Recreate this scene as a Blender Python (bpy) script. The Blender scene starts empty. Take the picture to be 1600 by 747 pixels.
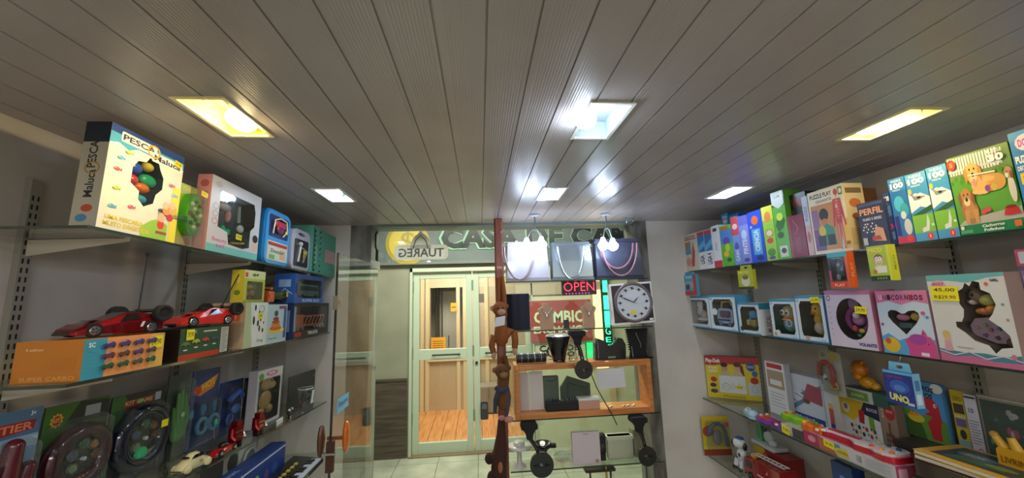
import bpy, math, random
from math import sin, cos, pi, radians, sqrt, atan2
from mathutils import Vector, Matrix
from mathutils.geometry import tessellate_polygon
random.seed(7)
SC = bpy.context.scene; COL = SC.collection
# ------------------------------------------------------------------ camera
FP = 590.0; CX, CY = 800.0, 373.5; CAM = Vector((0, 0, 1.80))
_d = Vector((750 - CX, 466 - CY, FP)).normalized()
_n = _d.cross(Vector((1, -.031, 0))).normalized()
if _n.y < 0: _n = -_n
_u = -_n; _x = _u.cross(_d)
if _x.x < 0: _x = -_x
# columns: world X, Y, Z in camera coordinates (x right, y down, z forward)
RM = Matrix(((_x[0], _d[0], _u[0]), (_x[1], _d[1], _u[1]), (_x[2], _d[2], _u[2])))
cd = bpy.data.cameras.new('camera'); cam = bpy.data.objects.new('camera', cd); COL.objects.link(cam)
cd.sensor_width = 36; cd.lens = 36 * FP / 1600; cd.clip_start = .02
W = RM.transposed() @ Matrix(((1, 0, 0), (0, -1, 0), (0, 0, -1)))
cam.matrix_world = Matrix.Translation(CAM) @ W.to_4x4()
SC.camera = cam
# ------------------------------------------------------------------ exposure, world, area lights
SC.view_settings.view_transform = 'Standard'; SC.view_settings.look = 'None'
SC.view_settings.exposure = 0.28; SC.view_settings.gamma = 1; SC.view_settings.use_curve_mapping = False
SC.cycles.max_bounces = 8; SC.cycles.transparent_max_bounces = 24
SC.cycles.use_denoising = True
SC.cycles.sample_clamp_indirect = 4
SC.cycles.caustics_reflective = False; SC.cycles.caustics_refractive = False
wd = bpy.data.worlds.new('world'); SC.world = wd; wd.use_nodes = True
wd.node_tree.nodes['Background'].inputs[0].default_value = (.55, .58, .62, 1)
wd.node_tree.nodes['Background'].inputs[1].default_value = .05
def area(name, loc, sx, sy, power, col, rot=(0, 0, 0)):
    l = bpy.data.lights.new(name, 'AREA'); l.shape = 'RECTANGLE'; l.size = sx; l.size_y = sy; l.energy = power; l.color = col
    o = bpy.data.objects.new(name, l); COL.objects.link(o); o.location = loc; o.rotation_euler = rot; return o
area('shop_rear_fill_light', (.3, -1.2, 2.28), 2.2, .5, 40, (1, .95, .9))  # unseen fill light added behind the viewer, without a fixture
area('corridor_ceiling_lamp', (0, 3.7, 2.95), 2.6, .6, 85, (1, .98, .86))
area('back_room_ceiling_lamp', (-.3, 5.7, 2.6), 1.2, .8, 55, (1, .93, .8))
BULB = 130.0     # radiance of the lamp bulbs
SPOTB = 26.0
# ------------------------------------------------------------------ materials
def lin(h):
    return tuple((lambda c: c / 12.92 if c <= .04045 else ((c + .055) / 1.055) ** 2.4)(int(h[i:i + 2], 16) / 255) for i in (0, 2, 4)) + (1,)
_M = {}
def newmat(name):
    m = bpy.data.materials.new(name); m.use_nodes = True; nt = m.node_tree
    return m, nt, nt.nodes['Principled BSDF']
def M(s):
    if s in _M: return _M[s]
    if len(s) == 3: s2 = s[0] * 2 + s[1] * 2 + s[2] * 2
    else: s2 = s
    hx, _, f = s2.partition(':')
    m, nt, b = newmat('paint_' + s.replace(':', '_'))
    b.inputs['Base Color'].default_value = lin(hx); b.inputs['Roughness'].default_value = .36
    if f == 'm': b.inputs['Roughness'].default_value = .85
    elif f == 'g': b.inputs['Roughness'].default_value = .12; b.inputs['Coat Weight'].default_value = .4
    elif f == 'c': b.inputs['Metallic'].default_value = 1; b.inputs['Roughness'].default_value = .18
    elif f == 's': b.inputs['Metallic'].default_value = .85; b.inputs['Roughness'].default_value = .32; b.inputs['Coat Weight'].default_value = .6
    elif f.startswith('e'):
        b.inputs['Emission Color'].default_value = lin(hx); b.inputs['Emission Strength'].default_value = float(f[1:])
    elif f == 'f':   # fur and cloth
        b.inputs['Roughness'].default_value = .95
        n = nt.nodes.new('ShaderNodeTexNoise'); n.inputs['Scale'].default_value = 260; n.inputs['Detail'].default_value = 4
        bp = nt.nodes.new('ShaderNodeBump'); bp.inputs['Strength'].default_value = .9; bp.inputs['Distance'].default_value = .004
        nt.links.new(n.outputs['Fac'], bp.inputs['Height']); nt.links.new(bp.outputs['Normal'], b.inputs['Normal'])
    elif f == 't':   # tinted translucent plastic
        b.inputs['Roughness'].default_value = .15; b.inputs['Alpha'].default_value = .6
    _M[s] = m; return m
def clearmat(name, tint, gloss, rough=.03, base=.0, bump=0, bs=40):
    m = bpy.data.materials.new(name); m.use_nodes = True; nt = m.node_tree; nt.nodes.clear()
    o = nt.nodes.new('ShaderNodeOutputMaterial'); t = nt.nodes.new('ShaderNodeBsdfTransparent'); g = nt.nodes.new('ShaderNodeBsdfGlossy')
    t.inputs[0].default_value = tint; g.inputs['Roughness'].default_value = rough
    mx = nt.nodes.new('ShaderNodeMixShader'); lw = nt.nodes.new('ShaderNodeLayerWeight'); lw.inputs['Blend'].default_value = .5
    pw = nt.nodes.new('ShaderNodeMath'); pw.operation = 'POWER'; pw.inputs[1].default_value = 4.5; nt.links.new(lw.outputs['Facing'], pw.inputs[0])
    f0 = ((gloss - 1) / (gloss + 1)) ** 2
    ad = nt.nodes.new('ShaderNodeMath'); ad.operation = 'MULTIPLY_ADD'; ad.inputs[1].default_value = .8; ad.inputs[2].default_value = base + f0; ad.use_clamp = True
    nt.links.new(pw.outputs[0], ad.inputs[0]); nt.links.new(ad.outputs[0], mx.inputs[0])
    nt.links.new(t.outputs[0], mx.inputs[1]); nt.links.new(g.outputs[0], mx.inputs[2]); nt.links.new(mx.outputs[0], o.inputs[0])
    if bump:
        n = nt.nodes.new('ShaderNodeTexNoise'); n.inputs['Scale'].default_value = bs; n.inputs['Detail'].default_value = 3
        bp = nt.nodes.new('ShaderNodeBump'); bp.inputs['Strength'].default_value = bump; bp.inputs['Distance'].default_value = .01
        nt.links.new(n.outputs['Fac'], bp.inputs['Height']); nt.links.new(bp.outputs['Normal'], g.inputs['Normal']); pass
    _M[name] = m; return m
clearmat('pane', (.93, .94, .94, 1), 1.45, .05, .02, .12, 9)
clearmat('blister', (.86, .88, .88, 1), 1.6, .08, .03, .8, 60)
clearmat('shelfglass', (.90, .93, .91, 1), 1.5, .04, .03)
clearmat('doorglass', (.93, .96, .93, 1), 1.45, .01, .03)
clearmat('farglass', (.93, .95, .92, 1), 1.4, .02, .01)
def texmat(name, c1, c2, scale, rough=.6, detail=5, stretch=(1, 1, 1), lo=.35, hi=.65, bump=0, coat=0, wave=False, dist=2):
    m, nt, b = newmat(name); tc = nt.nodes.new('ShaderNodeTexCoord'); mp = nt.nodes.new('ShaderNodeMapping'); mp.inputs['Scale'].default_value = stretch
    nt.links.new(tc.outputs['Object'], mp.inputs[0])
    if wave:
        n = nt.nodes.new('ShaderNodeTexWave'); n.inputs['Scale'].default_value = scale; n.inputs['Distortion'].default_value = dist; n.inputs['Detail'].default_value = detail; out = n.outputs['Fac']
    else:
        n = nt.nodes.new('ShaderNodeTexNoise'); n.inputs['Scale'].default_value = scale; n.inputs['Detail'].default_value = detail; out = n.outputs['Fac']
    nt.links.new(mp.outputs[0], n.inputs['Vector'])
    r = nt.nodes.new('ShaderNodeValToRGB'); r.color_ramp.elements[0].position = lo; r.color_ramp.elements[1].position = hi
    r.color_ramp.elements[0].color = lin(c1); r.color_ramp.elements[1].color = lin(c2)
    nt.links.new(out, r.inputs[0]); nt.links.new(r.outputs[0], b.inputs['Base Color']); b.inputs['Roughness'].default_value = rough; b.inputs['Coat Weight'].default_value = coat
    if bump:
        bp = nt.nodes.new('ShaderNodeBump'); bp.inputs['Strength'].default_value = bump; bp.inputs['Distance'].default_value = .003
        nt.links.new(out, bp.inputs['Height']); nt.links.new(bp.outputs[0], b.inputs['Normal'])
    _M[name] = m; return m
texmat('plaster', 'b3aba3', 'c2bab2', 5, .75, 6, bump=.15)
texmat('plasterwhite', 'cfcac6', 'dbd6d2', 4, .7, 6, bump=.1)
texmat('pvc', 'a99f9f', 'b2a8a9', 3, .26, 2)
texmat('marble', '4a4844', '85827c', 14, .4, 8, (1, 1, .35), bump=.1)
texmat('wood_orange', 'b56c34', 'd08a4c', 4, .35, 4, (1, 12, 12), coat=.3, wave=False)
texmat('wood_post', '6e3428', '96503a', 5, .4, 5, (10, 10, 1), coat=.3)
texmat('floorwood', 'b9783f', 'd99a5c', 3, .45, 5, (14, 1, 1))
texmat('darkwood', '3b352c', '564e40', 3, .5, 5, (1, 4, 14))
texmat('wallgreen', '80836f', '8d907a', 2.5, .6, 3)
texmat('woodgrain', 'c19a6c', 'd7b58a', 5, .5, 5, (12, 1, 1))
texmat('fascia', '566062', '66706f', 3, .5, 3)
m, nt, b = newmat('vinyl'); b.inputs['Base Color'].default_value = lin('f4f4ee'); b.inputs['Roughness'].default_value = .6
tl = nt.nodes.new('ShaderNodeBsdfTranslucent'); tl.inputs[0].default_value = lin('f4f4ee'); mx = nt.nodes.new('ShaderNodeMixShader'); mx.inputs[0].default_value = .5
nt.links.new(b.outputs[0], mx.inputs[1]); nt.links.new(tl.outputs[0], mx.inputs[2]); nt.links.new(mx.outputs[0], nt.nodes['Material Output'].inputs[0]); _M['vinyl'] = m
# ------------------------------------------------------------------ geometry helper
_T = {}
def text2d(s, bold):
    k = (s, bold)
    if k in _T: return _T[k]
    c = bpy.data.curves.new('t', 'FONT'); c.body = s; c.size = 1; c.offset = bold; c.resolution_u = 2; c.align_x = 'LEFT'
    o = bpy.data.objects.new('t', c); me = o.to_mesh()
    vs = [(v.co.x, v.co.y) for v in me.vertices]; fs = [tuple(p.vertices) for p in me.polygons]
    o.to_mesh_clear(); bpy.data.objects.remove(o); bpy.data.curves.remove(c)
    x0 = min(v[0] for v in vs); x1 = max(v[0] for v in vs); y0 = min(v[1] for v in vs); y1 = max(v[1] for v in vs)
    vs = [((v[0] - (x0 + x1) / 2), (v[1] - (y0 + y1) / 2)) for v in vs]
    _T[k] = (vs, fs, x1 - x0, y1 - y0); return _T[k]
def rrect(x0, x1, y0, y1, r, n=5):
    P = []
    for cx, cy, a in ((x1 - r, y0 + r, -pi / 2), (x1 - r, y1 - r, 0), (x0 + r, y1 - r, pi / 2), (x0 + r, y0 + r, pi)):
        for i in range(n + 1):
            t = a + i * pi / 2 / n; P.append((cx + r * cos(t), cy + r * sin(t)))
    return P
def ell(cx, cy, rx, ry, n=24, a0=0):
    return [(cx + rx * cos(a0 + 2 * pi * i / n), cy + ry * sin(a0 + 2 * pi * i / n)) for i in range(n)]
class G:
    def __init__(s): s.v = []; s.f = []; s.mi = []; s.mats = []; s.sm = []
    def add(s, vs, fs, col, smooth=False):
        if col not in s.mats: s.mats.append(col)
        k = s.mats.index(col); b = len(s.v); s.v += [tuple(v) for v in vs]
        for f in fs: s.f.append(tuple(b + i for i in f)); s.mi.append(k); s.sm.append(smooth)
    def box(s, x0, x1, y0, y1, z0, z1, col):
        s.add([(x, y, z) for z in (z0, z1) for y in (y0, y1) for x in (x0, x1)],
              [(0, 2, 3, 1), (4, 5, 7, 6), (0, 1, 5, 4), (2, 6, 7, 3), (0, 4, 6, 2), (1, 3, 7, 5)], col)
    def prism(s, P, pl, d0, d1, col, smooth=False, cap=True):
        f = {'xz': lambda u, v, d: (u, d, v), 'xy': lambda u, v, d: (u, v, d), 'yz': lambda u, v, d: (d, u, v)}[pl]
        n = len(P); vs = [f(u, v, d0) for u, v in P] + [f(u, v, d1) for u, v in P]
        s.add(vs, [(i, (i + 1) % n, n + (i + 1) % n, n + i) for i in range(n)], col, smooth)
        if cap:
            tr = tessellate_polygon([[Vector((u, v, 0)) for u, v in P]])
            s.add([f(u, v, d0) for u, v in P], [tuple(t) for t in tr], col); s.add([f(u, v, d1) for u, v in P], [tuple(t) for t in tr], col)
    def sphere(s, c, r, col, nu=14, nv=9):
        if not isinstance(r, (tuple, list)): r = (r, r, r)
        vs = [(c[0], c[1], c[2] + r[2])]; fs = []
        for j in range(1, nv):
            t = pi * j / nv
            for i in range(nu): a = 2 * pi * i / nu; vs.append((c[0] + r[0] * sin(t) * cos(a), c[1] + r[1] * sin(t) * sin(a), c[2] + r[2] * cos(t)))
        vs.append((c[0], c[1], c[2] - r[2])); L = len(vs) - 1
        for i in range(nu): fs.append((0, 1 + i, 1 + (i + 1) % nu)); fs.append((L, L - nu + (i + 1) % nu, L - nu + i))
        for j in range(nv - 2):
            for i in range(nu): a = 1 + j * nu; fs.append((a + i, a + nu + i, a + nu + (i + 1) % nu, a + (i + 1) % nu))
        s.add(vs, fs, col, True)
    def tube(s, P, r, col, n=8, closed=False):
        P = [Vector(p) for p in P]; L = len(P); rr = r if isinstance(r, (list, tuple)) else [r] * L; vs = []; prev = None
        for i, p in enumerate(P):
            if closed: t = P[(i + 1) % L] - P[i - 1]
            else: t = P[min(i + 1, L - 1)] - P[max(i - 1, 0)]
            t.normalize(); a = Vector((0, 0, 1)) if abs(t.z) < .9 else Vector((1, 0, 0))
            if prev is not None: a = prev
            x = (a - t * a.dot(t)).normalized(); y = t.cross(x); prev = x
            for k in range(n): q = 2 * pi * k / n; vs.append(p + (x * cos(q) + y * sin(q)) * rr[i])
        m = L if closed else L - 1
        s.add(vs, [(i * n + k, i * n + (k + 1) % n, ((i + 1) % L) * n + (k + 1) % n, ((i + 1) % L) * n + k) for i in range(m) for k in range(n)], col, True)
        if not closed: s.add(vs[:n], [tuple(range(n))], col); s.add(vs[-n:], [tuple(range(n))], col)
    def cyl(s, a, b, r0, r1, col, n=16): s.tube([a, b], [r0, r1], col, n)
    def torus(s, c, R, r, ax, col, n=24, m=8):
        f = {'x': lambda a: (c[0], c[1] + R * cos(a), c[2] + R * sin(a)), 'y': lambda a: (c[0] + R * cos(a), c[1], c[2] + R * sin(a)), 'z': lambda a: (c[0] + R * cos(a), c[1] + R * sin(a), c[2])}[ax]
        s.tube([f(2 * pi * i / n) for i in range(n)], r, col, m, True)
    def lathe(s, prof, c, col, n=20, sx=1, sy=1):
        vs = []; L = len(prof)
        for r, z in prof:
            for i in range(n): a = 2 * pi * i / n; vs.append((c[0] + r * cos(a) * sx, c[1] + r * sin(a) * sy, c[2] + z))
        s.add(vs, [(j * n + i, j * n + (i + 1) % n, (j + 1) * n + (i + 1) % n, (j + 1) * n + i) for j in range(L - 1) for i in range(n)] + [tuple(range(n)), tuple(range((L - 1) * n, L * n))], col, True)
    def loft(s, rings, col, smooth=True):
        n = len(rings[0]); vs = [p for r in rings for p in r]
        s.add(vs, [(j * n + i, j * n + (i + 1) % n, (j + 1) * n + (i + 1) % n, (j + 1) * n + i) for j in range(len(rings) - 1) for i in range(n)], col, smooth)
        s.add(rings[0], [tuple(range(n))], col); s.add(rings[-1], [tuple(range(n))], col)
    def spec(s, L):
        for q in L:
            k = q[0]
            if k == 's': s.sphere(q[1], q[2], q[3])
            elif k == 'c': s.cyl(*q[1:])
            elif k == 'b': s.box(*q[1:])
            elif k == 'rb': s.prism(rrect(q[1], q[2], q[5], q[6], q[7]), 'xz', q[3], q[4], q[8])
            elif k == 'rt': s.prism(rrect(q[1], q[2], q[3], q[4], q[7]), 'xy', q[5], q[6], q[8])
            elif k == 'rs': s.prism(rrect(q[3], q[4], q[5], q[6], q[7]), 'yz', q[1], q[2], q[8])
            elif k == 'tb': s.tube(*q[1:])
            elif k == 'o': s.torus(*q[1:])
            elif k == 'l': s.lathe(*q[1:])
            elif k == 'pr': s.prism(*q[1:])
            elif k == 'p': s.add(q[1], [tuple(range(len(q[1])))], q[2])
            elif k == 'tx': s.text(*q[1:])
        return s
    def text(s, st, o, ux, uy, h, col, w=None, bold=.0, rot=0, mirror=False):
        """flat lettering centred at o, h = height along uy, w = total width along ux"""
        vs, fs, tw, th = text2d(st, bold); sy = h / th; sx = (w / tw) if w else sy
        if mirror: sx = -sx
        o = Vector(o); ux = Vector(ux); uy = Vector(uy); out = []
        for a, b in vs:
            a *= sx; b *= sy
            if rot: a, b = a * cos(rot) - b * sin(rot), a * sin(rot) + b * cos(rot)
            out.append(o + ux * a + uy * b)
        s.add(out, fs, col)
    def art(s, face, w, h, t, items, e0=.0003):
        """print on a face of the box 0..w, 0..t, 0..h; coordinates are fractions of that face"""
        if face == 'F': fw, fh = w, h; f = lambda u, v, e: (u, -e, v); ux = (1, 0, 0); uy = (0, 0, 1)
        elif face == 'L': fw, fh = t, h; f = lambda u, v, e: (-e, t - u, v); ux = (0, -1, 0); uy = (0, 0, 1)
        elif face == 'R': fw, fh = t, h; f = lambda u, v, e: (w + e, u, v); ux = (0, 1, 0); uy = (0, 0, 1)
        else: fw, fh = w, t; f = lambda u, v, e: (u, v, h + e); ux = (1, 0, 0); uy = (0, 1, 0)
        e = e0
        for q in items:
            e += .00005; k = q[0]
            if k == 'r': P = [(q[1], q[2]), (q[1] + q[3], q[2]), (q[1] + q[3], q[2] + q[4]), (q[1], q[2] + q[4])]; c = q[5]
            elif k == 'e': P = ell(q[1], q[2], q[3], q[4], 20); c = q[5]
            elif k == 'p': P = q[1]; c = q[2]
            elif k == 'o':
                a = ell(q[1], q[2], q[3], q[4], 24); b2 = ell(q[1], q[2], q[3] * (1 - q[5]), q[4] * (1 - q[5]), 24)
                s.add([f(u * fw, v * fh, e) for u, v in a + b2], [(i, (i + 1) % 24, 24 + (i + 1) % 24, 24 + i) for i in range(24)], q[6]); continue
            elif k == 'b':
                for (ax, ay), (bx, by) in zip(q[1][:-1], q[1][1:]):
                    dx, dy = (bx - ax) * fw, (by - ay) * fh; L = sqrt(dx * dx + dy * dy) or 1; nx, ny = -dy / L * q[2] / 2, dx / L * q[2] / 2
                    s.add([f(ax * fw + nx, ay * fh + ny, e), f(bx * fw + nx, by * fh + ny, e), f(bx * fw - nx, by * fh - ny, e), f(ax * fw - nx, ay * fh - ny, e)], [(0, 1, 2, 3)], q[3])
                continue
            elif k == 't':   # ('t', text, cx, cy, height, colour, width, bold, rot)
                _, st, cx, cy, hh, c = q[:6]; ww = q[6] if len(q) > 6 else None; bo = q[7] if len(q) > 7 else .02; ro = q[8] if len(q) > 8 else 0
                if ro and abs(abs(ro) - pi / 2) < .2: H = hh * fw; Wd = ww * fh if ww else None
                else: H = hh * fh; Wd = ww * fw if ww else None
                s.text(st, f(cx * fw, cy * fh, e), ux, uy, H, c, Wd, bo, ro); continue
            tr = tessellate_polygon([[Vector((a, b, 0)) for a, b in P]]) if len(P) > 4 else [tuple(range(len(P)))]
            s.add([f(a * fw, b * fh, e) for a, b in P], [tuple(x) for x in tr], c)
    def build(s, name, parent=None, label=None, loc=None, rot=None, bevel=0):
        me = bpy.data.meshes.new(name); me.from_pydata(s.v, [], s.f)
        for c in s.mats: me.materials.append(M(c))
        me.polygons.foreach_set('material_index', s.mi); me.polygons.foreach_set('use_smooth', s.sm); me.update()
        o = bpy.data.objects.new(name, me); COL.objects.link(o)
        if parent: o.parent = parent
        if label: o['label'] = label
        if loc is not None: o.location = loc
        if rot is not None: o.rotation_euler = rot
        if bevel:
            b = o.modifiers.new('b', 'BEVEL'); b.width = bevel; b.segments = 2; b.limit_method = 'ANGLE'
        return o
def tag(o, label, cat, group=None):
    o['label'] = label; o['category'] = cat
    if group: o['group'] = group
    return o
def thing(name, label, cat, loc=(0, 0, 0), rz=0, group=None, ry=0):
    o = bpy.data.objects.new(name, None); COL.objects.link(o); o.empty_display_size = .05
    o.location = loc; o.rotation_euler = (0, ry, rz); return tag(o, label, cat, group)
def part(name, parent, spec, label=None, bevel=0): return G().spec(spec).build(name, parent, label, bevel=bevel)
def struct(name, g, parent=None):
    o = g.build(name, parent)
    if not parent: o['kind'] = 'structure'
    return o
def single(name, label, cat, spec, loc=(0, 0, 0), rz=0, group=None, rot=None, bevel=0):
    o = G().spec(spec).build(name, bevel=bevel); o.location = loc; o.rotation_euler = rot or (0, 0, rz); return tag(o, label, cat, group)
# ------------------------------------------------------------------ measuring: where a line of the room meets a column or row of the view
def cc(p): return RM @ (Vector(p) - CAM)
def proj(p): q = cc(p); return CX + FP * q[0] / q[2], CY + FP * q[1] / q[2]
def _solve(p0, dr, k, val, c):
    a = cc(p0); b = RM @ Vector(dr); m = (val - c) / FP      # (a_k + t b_k) = m (a_z + t b_z)
    return (m * a[2] - a[k]) / (b[k] - m * b[2])
def yat(px, x, z): return _solve((x, 0, z), (0, 1, 0), 0, px, CX)
def zat(py, x, y): return _solve((x, y, 0), (0, 0, 1), 1, py, CY)
def xat(px, y, z): return _solve((0, y, z), (1, 0, 0), 0, px, CX)
def ray(px, py): return RM.transposed() @ Vector(((px - CX) / FP, (py - CY) / FP, 1))
def onz(px, py, z): r = ray(px, py); return CAM + r * ((z - CAM.z) / r.z)
def ony(px, py, y): r = ray(px, py); return CAM + r * (y / r.y)
def onx(px, py, x): r = ray(px, py); return CAM + r * (x / r.x)
class PL: pass
SH = {'LT': (2.008, 1.0, -.026, -.96), 'LM': (1.632, 1.0, -.010, -.96), 'LL': (1.272, 1.0, -.047, -.96), 'LB': (.905, 1.0, 0, -.96),
      'RT': (1.945, 1.0, 0, 1.5), 'RM': (1.555, 1.0, 0, 1.5), 'RL': (1.085, 1.0, 0, 1.5), 'RB': (.72, 1.0, 0, 1.5)}
GL = .0045   # half thickness of a glass shelf; the shelf lines above are the tops
def shz(k, y): a = SH[k]; return a[0] + a[2] * (y - a[1])
def W_(k, px0, px1, pyt, inset=.012, near=True, z=None, gap=.001):
    """box standing on shelf k, its front seen from px0 to px1 (at its foot); pyt = row of the top of its near edge"""
    p = PL(); left = k[0] == 'L'; x = SH[k][3] + (-inset if left else inset); zz = z
    y0 = yat(px0, x, z or SH[k][0]); y1 = yat(px1, x, z or SH[k][0])
    for _ in range(4): y0 = yat(px0, x, z or shz(k, y0)); y1 = yat(px1, x, z or shz(k, y1))
    yn, yf = min(y0, y1), max(y0, y1); p.w = yf - yn - gap
    ye = yn if near else yf; p.h = zat(pyt, x, ye) - (z or shz(k, ye))
    if left: p.loc = Vector((x, yn, z or shz(k, yn) + .0005)); p.rz = pi / 2; p.ry = atan2(-SH[k][2], 1)
    else: p.loc = Vector((x, yf, z or shz(k, yf) + .0005)); p.rz = -pi / 2; p.ry = 0
    return p
def G_(z, a, b, pyt, ztop=None):
    """box on the level z with the foot of its front running from pixel a to pixel b"""
    p = PL(); A = onz(*a, z); B = onz(*b, z); p.loc = A + Vector((0, 0, .0005)); p.w = (B - A).length; p.rz = atan2(B.y - A.y, B.x - A.x); p.ry = 0
    p.h = zat(pyt, A.x, A.y) - z; return p
def Y_(y, x0, x1, py, pyt, rz=0):
    """object facing the room at depth y, foot at pixel row py, spanning columns x0..x1, top row pyt (left end)"""
    p = PL(); A = ony(x0, py, y); p.loc = A; p.w = xat(x1, y, A.z) - A.x; p.h = zat(pyt, A.x, y) - A.z; p.rz = rz; p.ry = 0; return p
def carton(name, label, cat, P, t, face, front=(), left=(), right=(), top=(), hole=None, cav='1c1c20', toy=None, tags=(), group=None, pane='pane', depth=.85):
    w, h = P.w, P.h; extra = hole or tags or toy
    g = G()
    if not hole: g.box(0, w, 0, t, 0, h, face)
    else:
        H = [(u * w, v * h) for u, v in hole]; O = [(0, 0), (w, 0), (w, h), (0, h)]
        tr = tessellate_polygon([[Vector((a, b, 0)) for a, b in O], [Vector((a, b, 0)) for a, b in H]])
        g.add([(a, 0, b) for a, b in O + H], [tuple(x) for x in tr], face)
        g.add([(x, y, z) for z in (0, h) for y in (0, t) for x in (0, w)], [(0, 2, 3, 1), (4, 5, 7, 6), (2, 6, 7, 3), (0, 4, 6, 2), (1, 3, 7, 5)], face)
        g.prism(H, 'xz', .0002, t * depth, cav, cap=False)
        tr = tessellate_polygon([[Vector((a, b, 0)) for a, b in H]]); g.add([(a, t * depth, b) for a, b in H], [tuple(x) for x in tr], cav)
    for k, it in (('F', front), ('L', left), ('R', right), ('T', top)): g.art(k, w, h, t, it)
    if not extra:
        o = g.build(name, loc=P.loc, rot=(0, P.ry, P.rz)); return tag(o, label, cat, group)
    r = thing(name, label, cat, P.loc, P.rz, group, P.ry)
    g.build('carton', r)
    if hole: part('window_pane', r, [('pr', [(u * w, v * h) for u, v in hole], 'xz', .0004, .0007, pane)])
    if toy: toy(r, w, h, t)
    for q in tags: price(r, q[0] * w, q[1] * h, q[2], q[3], q[4] if len(q) > 4 else '', q[5] if len(q) > 5 else 0)
    return r
def price(parent, x, z, tw, th, s='', rot=0, y=-.003):
    g = G(); c, sn = cos(rot), sin(rot); f = lambda a, b: (x + a * c - b * sn, y, z + a * sn + b * c)
    g.add([f(0, 0), f(tw, 0), f(tw, th), f(0, th)] + [(q[0], y + .0008, q[2]) for q in (f(0, 0), f(tw, 0), f(tw, th), f(0, th))], [(0, 1, 2, 3), (4, 5, 6, 7), (0, 1, 5, 4), (1, 2, 6, 5), (2, 3, 7, 6), (3, 0, 4, 7)], 'f2e21c:m')
    if s:
        L = s.split('\n'); n = len(L)
        for i, st in enumerate(L): q = f(tw / 2, th * (n - i - .5) / n); g.text(st, (q[0], y - .0002, q[2]), (c, 0, sn), (-sn, 0, c), th * .55 / n, '2b2b30', tw * .78, .01)
    return g.build('price_tag', parent)
# ================================================================== the room
H = 2.32; XL, XR = -1.247, 1.82; YF = 2.62; YB = -2.0
FIX = [(x, y) for y in (1.058, 1.862) for x in (-.697, .375, 1.342)]
FIXB = [(x, y) for y in (.1, -.9) for x in (-.697, .375, 1.342)]  # out-of-view lamps added overhead and behind for extra fill
FW, FD = .063, .118
def ceiling():
    g = G(); xs = {}
    k = -14
    while .12 + .1005 * k < XR + .1:
        x0 = .12 + .1005 * k
        for u, z in ((0, 0), (.0008, .005), (.0034, .005), (.0046, 0)): xs[round(x0 + u, 5)] = z
        u = .020; i = 0
        while u < .094: xs[round(x0 + u, 5)] = .0003 if i % 2 else 0; u += .0036; i += 1
        k += 1
    X = sorted(x for x in xs if XL <= x <= XR); X = [XL] + X + [XR]; xs[XL] = 0; xs[XR] = 0
    cuts = sorted({x + s * FW for x, _ in FIX for s in (-1, 1)})
    for c in cuts:
        if c not in xs: xs[c] = 0
    X = sorted(set(X) | set(cuts))
    Y = sorted({YB, YF} | {y + s * FD for _, y in FIX + FIXB for s in (-1, 1)})
    vs = [(x, y, H + xs[x]) for y in Y for x in X]; n = len(X); fs = []
    for j in range(len(Y) - 1):
        for i in range(n - 1):
            mx, my = (X[i] + X[i + 1]) / 2, (Y[j] + Y[j + 1]) / 2
            if any(abs(mx - a) < FW and abs(my - b) < FD for a, b in FIX + FIXB): continue
            fs.append((j * n + i, (j + 1) * n + i, (j + 1) * n + i + 1, j * n + i + 1))
    g.add(vs, fs, 'pvc'); struct('ceiling', g)
    g = G(); g.box(XL - .1, XR + .1, YB - .1, YF + .1, H + .16, H + .2, 'plaster'); struct('ceiling', g)
ceiling()
g = G(); g.box(XL - .1, XL, YB, YF + .1, 0, H + .16, 'plaster'); struct('wall_left', g)
g = G(); g.box(XR, XR + .1, YB, YF + .1, 0, H + .16, 'plaster'); struct('wall_right', g)
g = G(); g.box(XL - .1, XR + .1, YB - .1, YB, 0, H + .16, 'plasterwhite'); struct('wall_back', g)
g = G(); g.box(XL, -.872, YF, YF + .12, 0, H, 'plasterwhite'); g.box(1.213, XR, YF, YF + .12, 0, H, 'plasterwhite'); struct('wall_front', g)
g = G(); g.box(-.872, -.735, YF + .01, YF + .2, 0, H, 'marble'); struct('trim_1', g)
g = G(); g.box(1.125, 1.213, YF - .005, YF + .2, 0, H, 'marble'); struct('trim_2', g)
g = G(); g.box(-.735, 1.125, YF + .02, YF + .2, H - .012, H + .16, '7b8a8c'); struct('trim_3', g)
# floor: green-grey tiles in the shop and the passage
g = G(); g.box(-3.2, 3.2, YB, 5.0, -.1, -.004, '55584a'); x = -3.2
ts = .45
for i in range(14):
    for j in range(16):
        g.box(-3.2 + i * ts + .003, -3.2 + (i + 1) * ts - .003, YB + j * ts - .15 + .003, min(YB + (j + 1) * ts - .15 - .003, 5.0), -.004, 0, 'tile')
texmat('tile', '929a86', 'a8ae9a', 4, .22, 5)
struct('floor', g)
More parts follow.
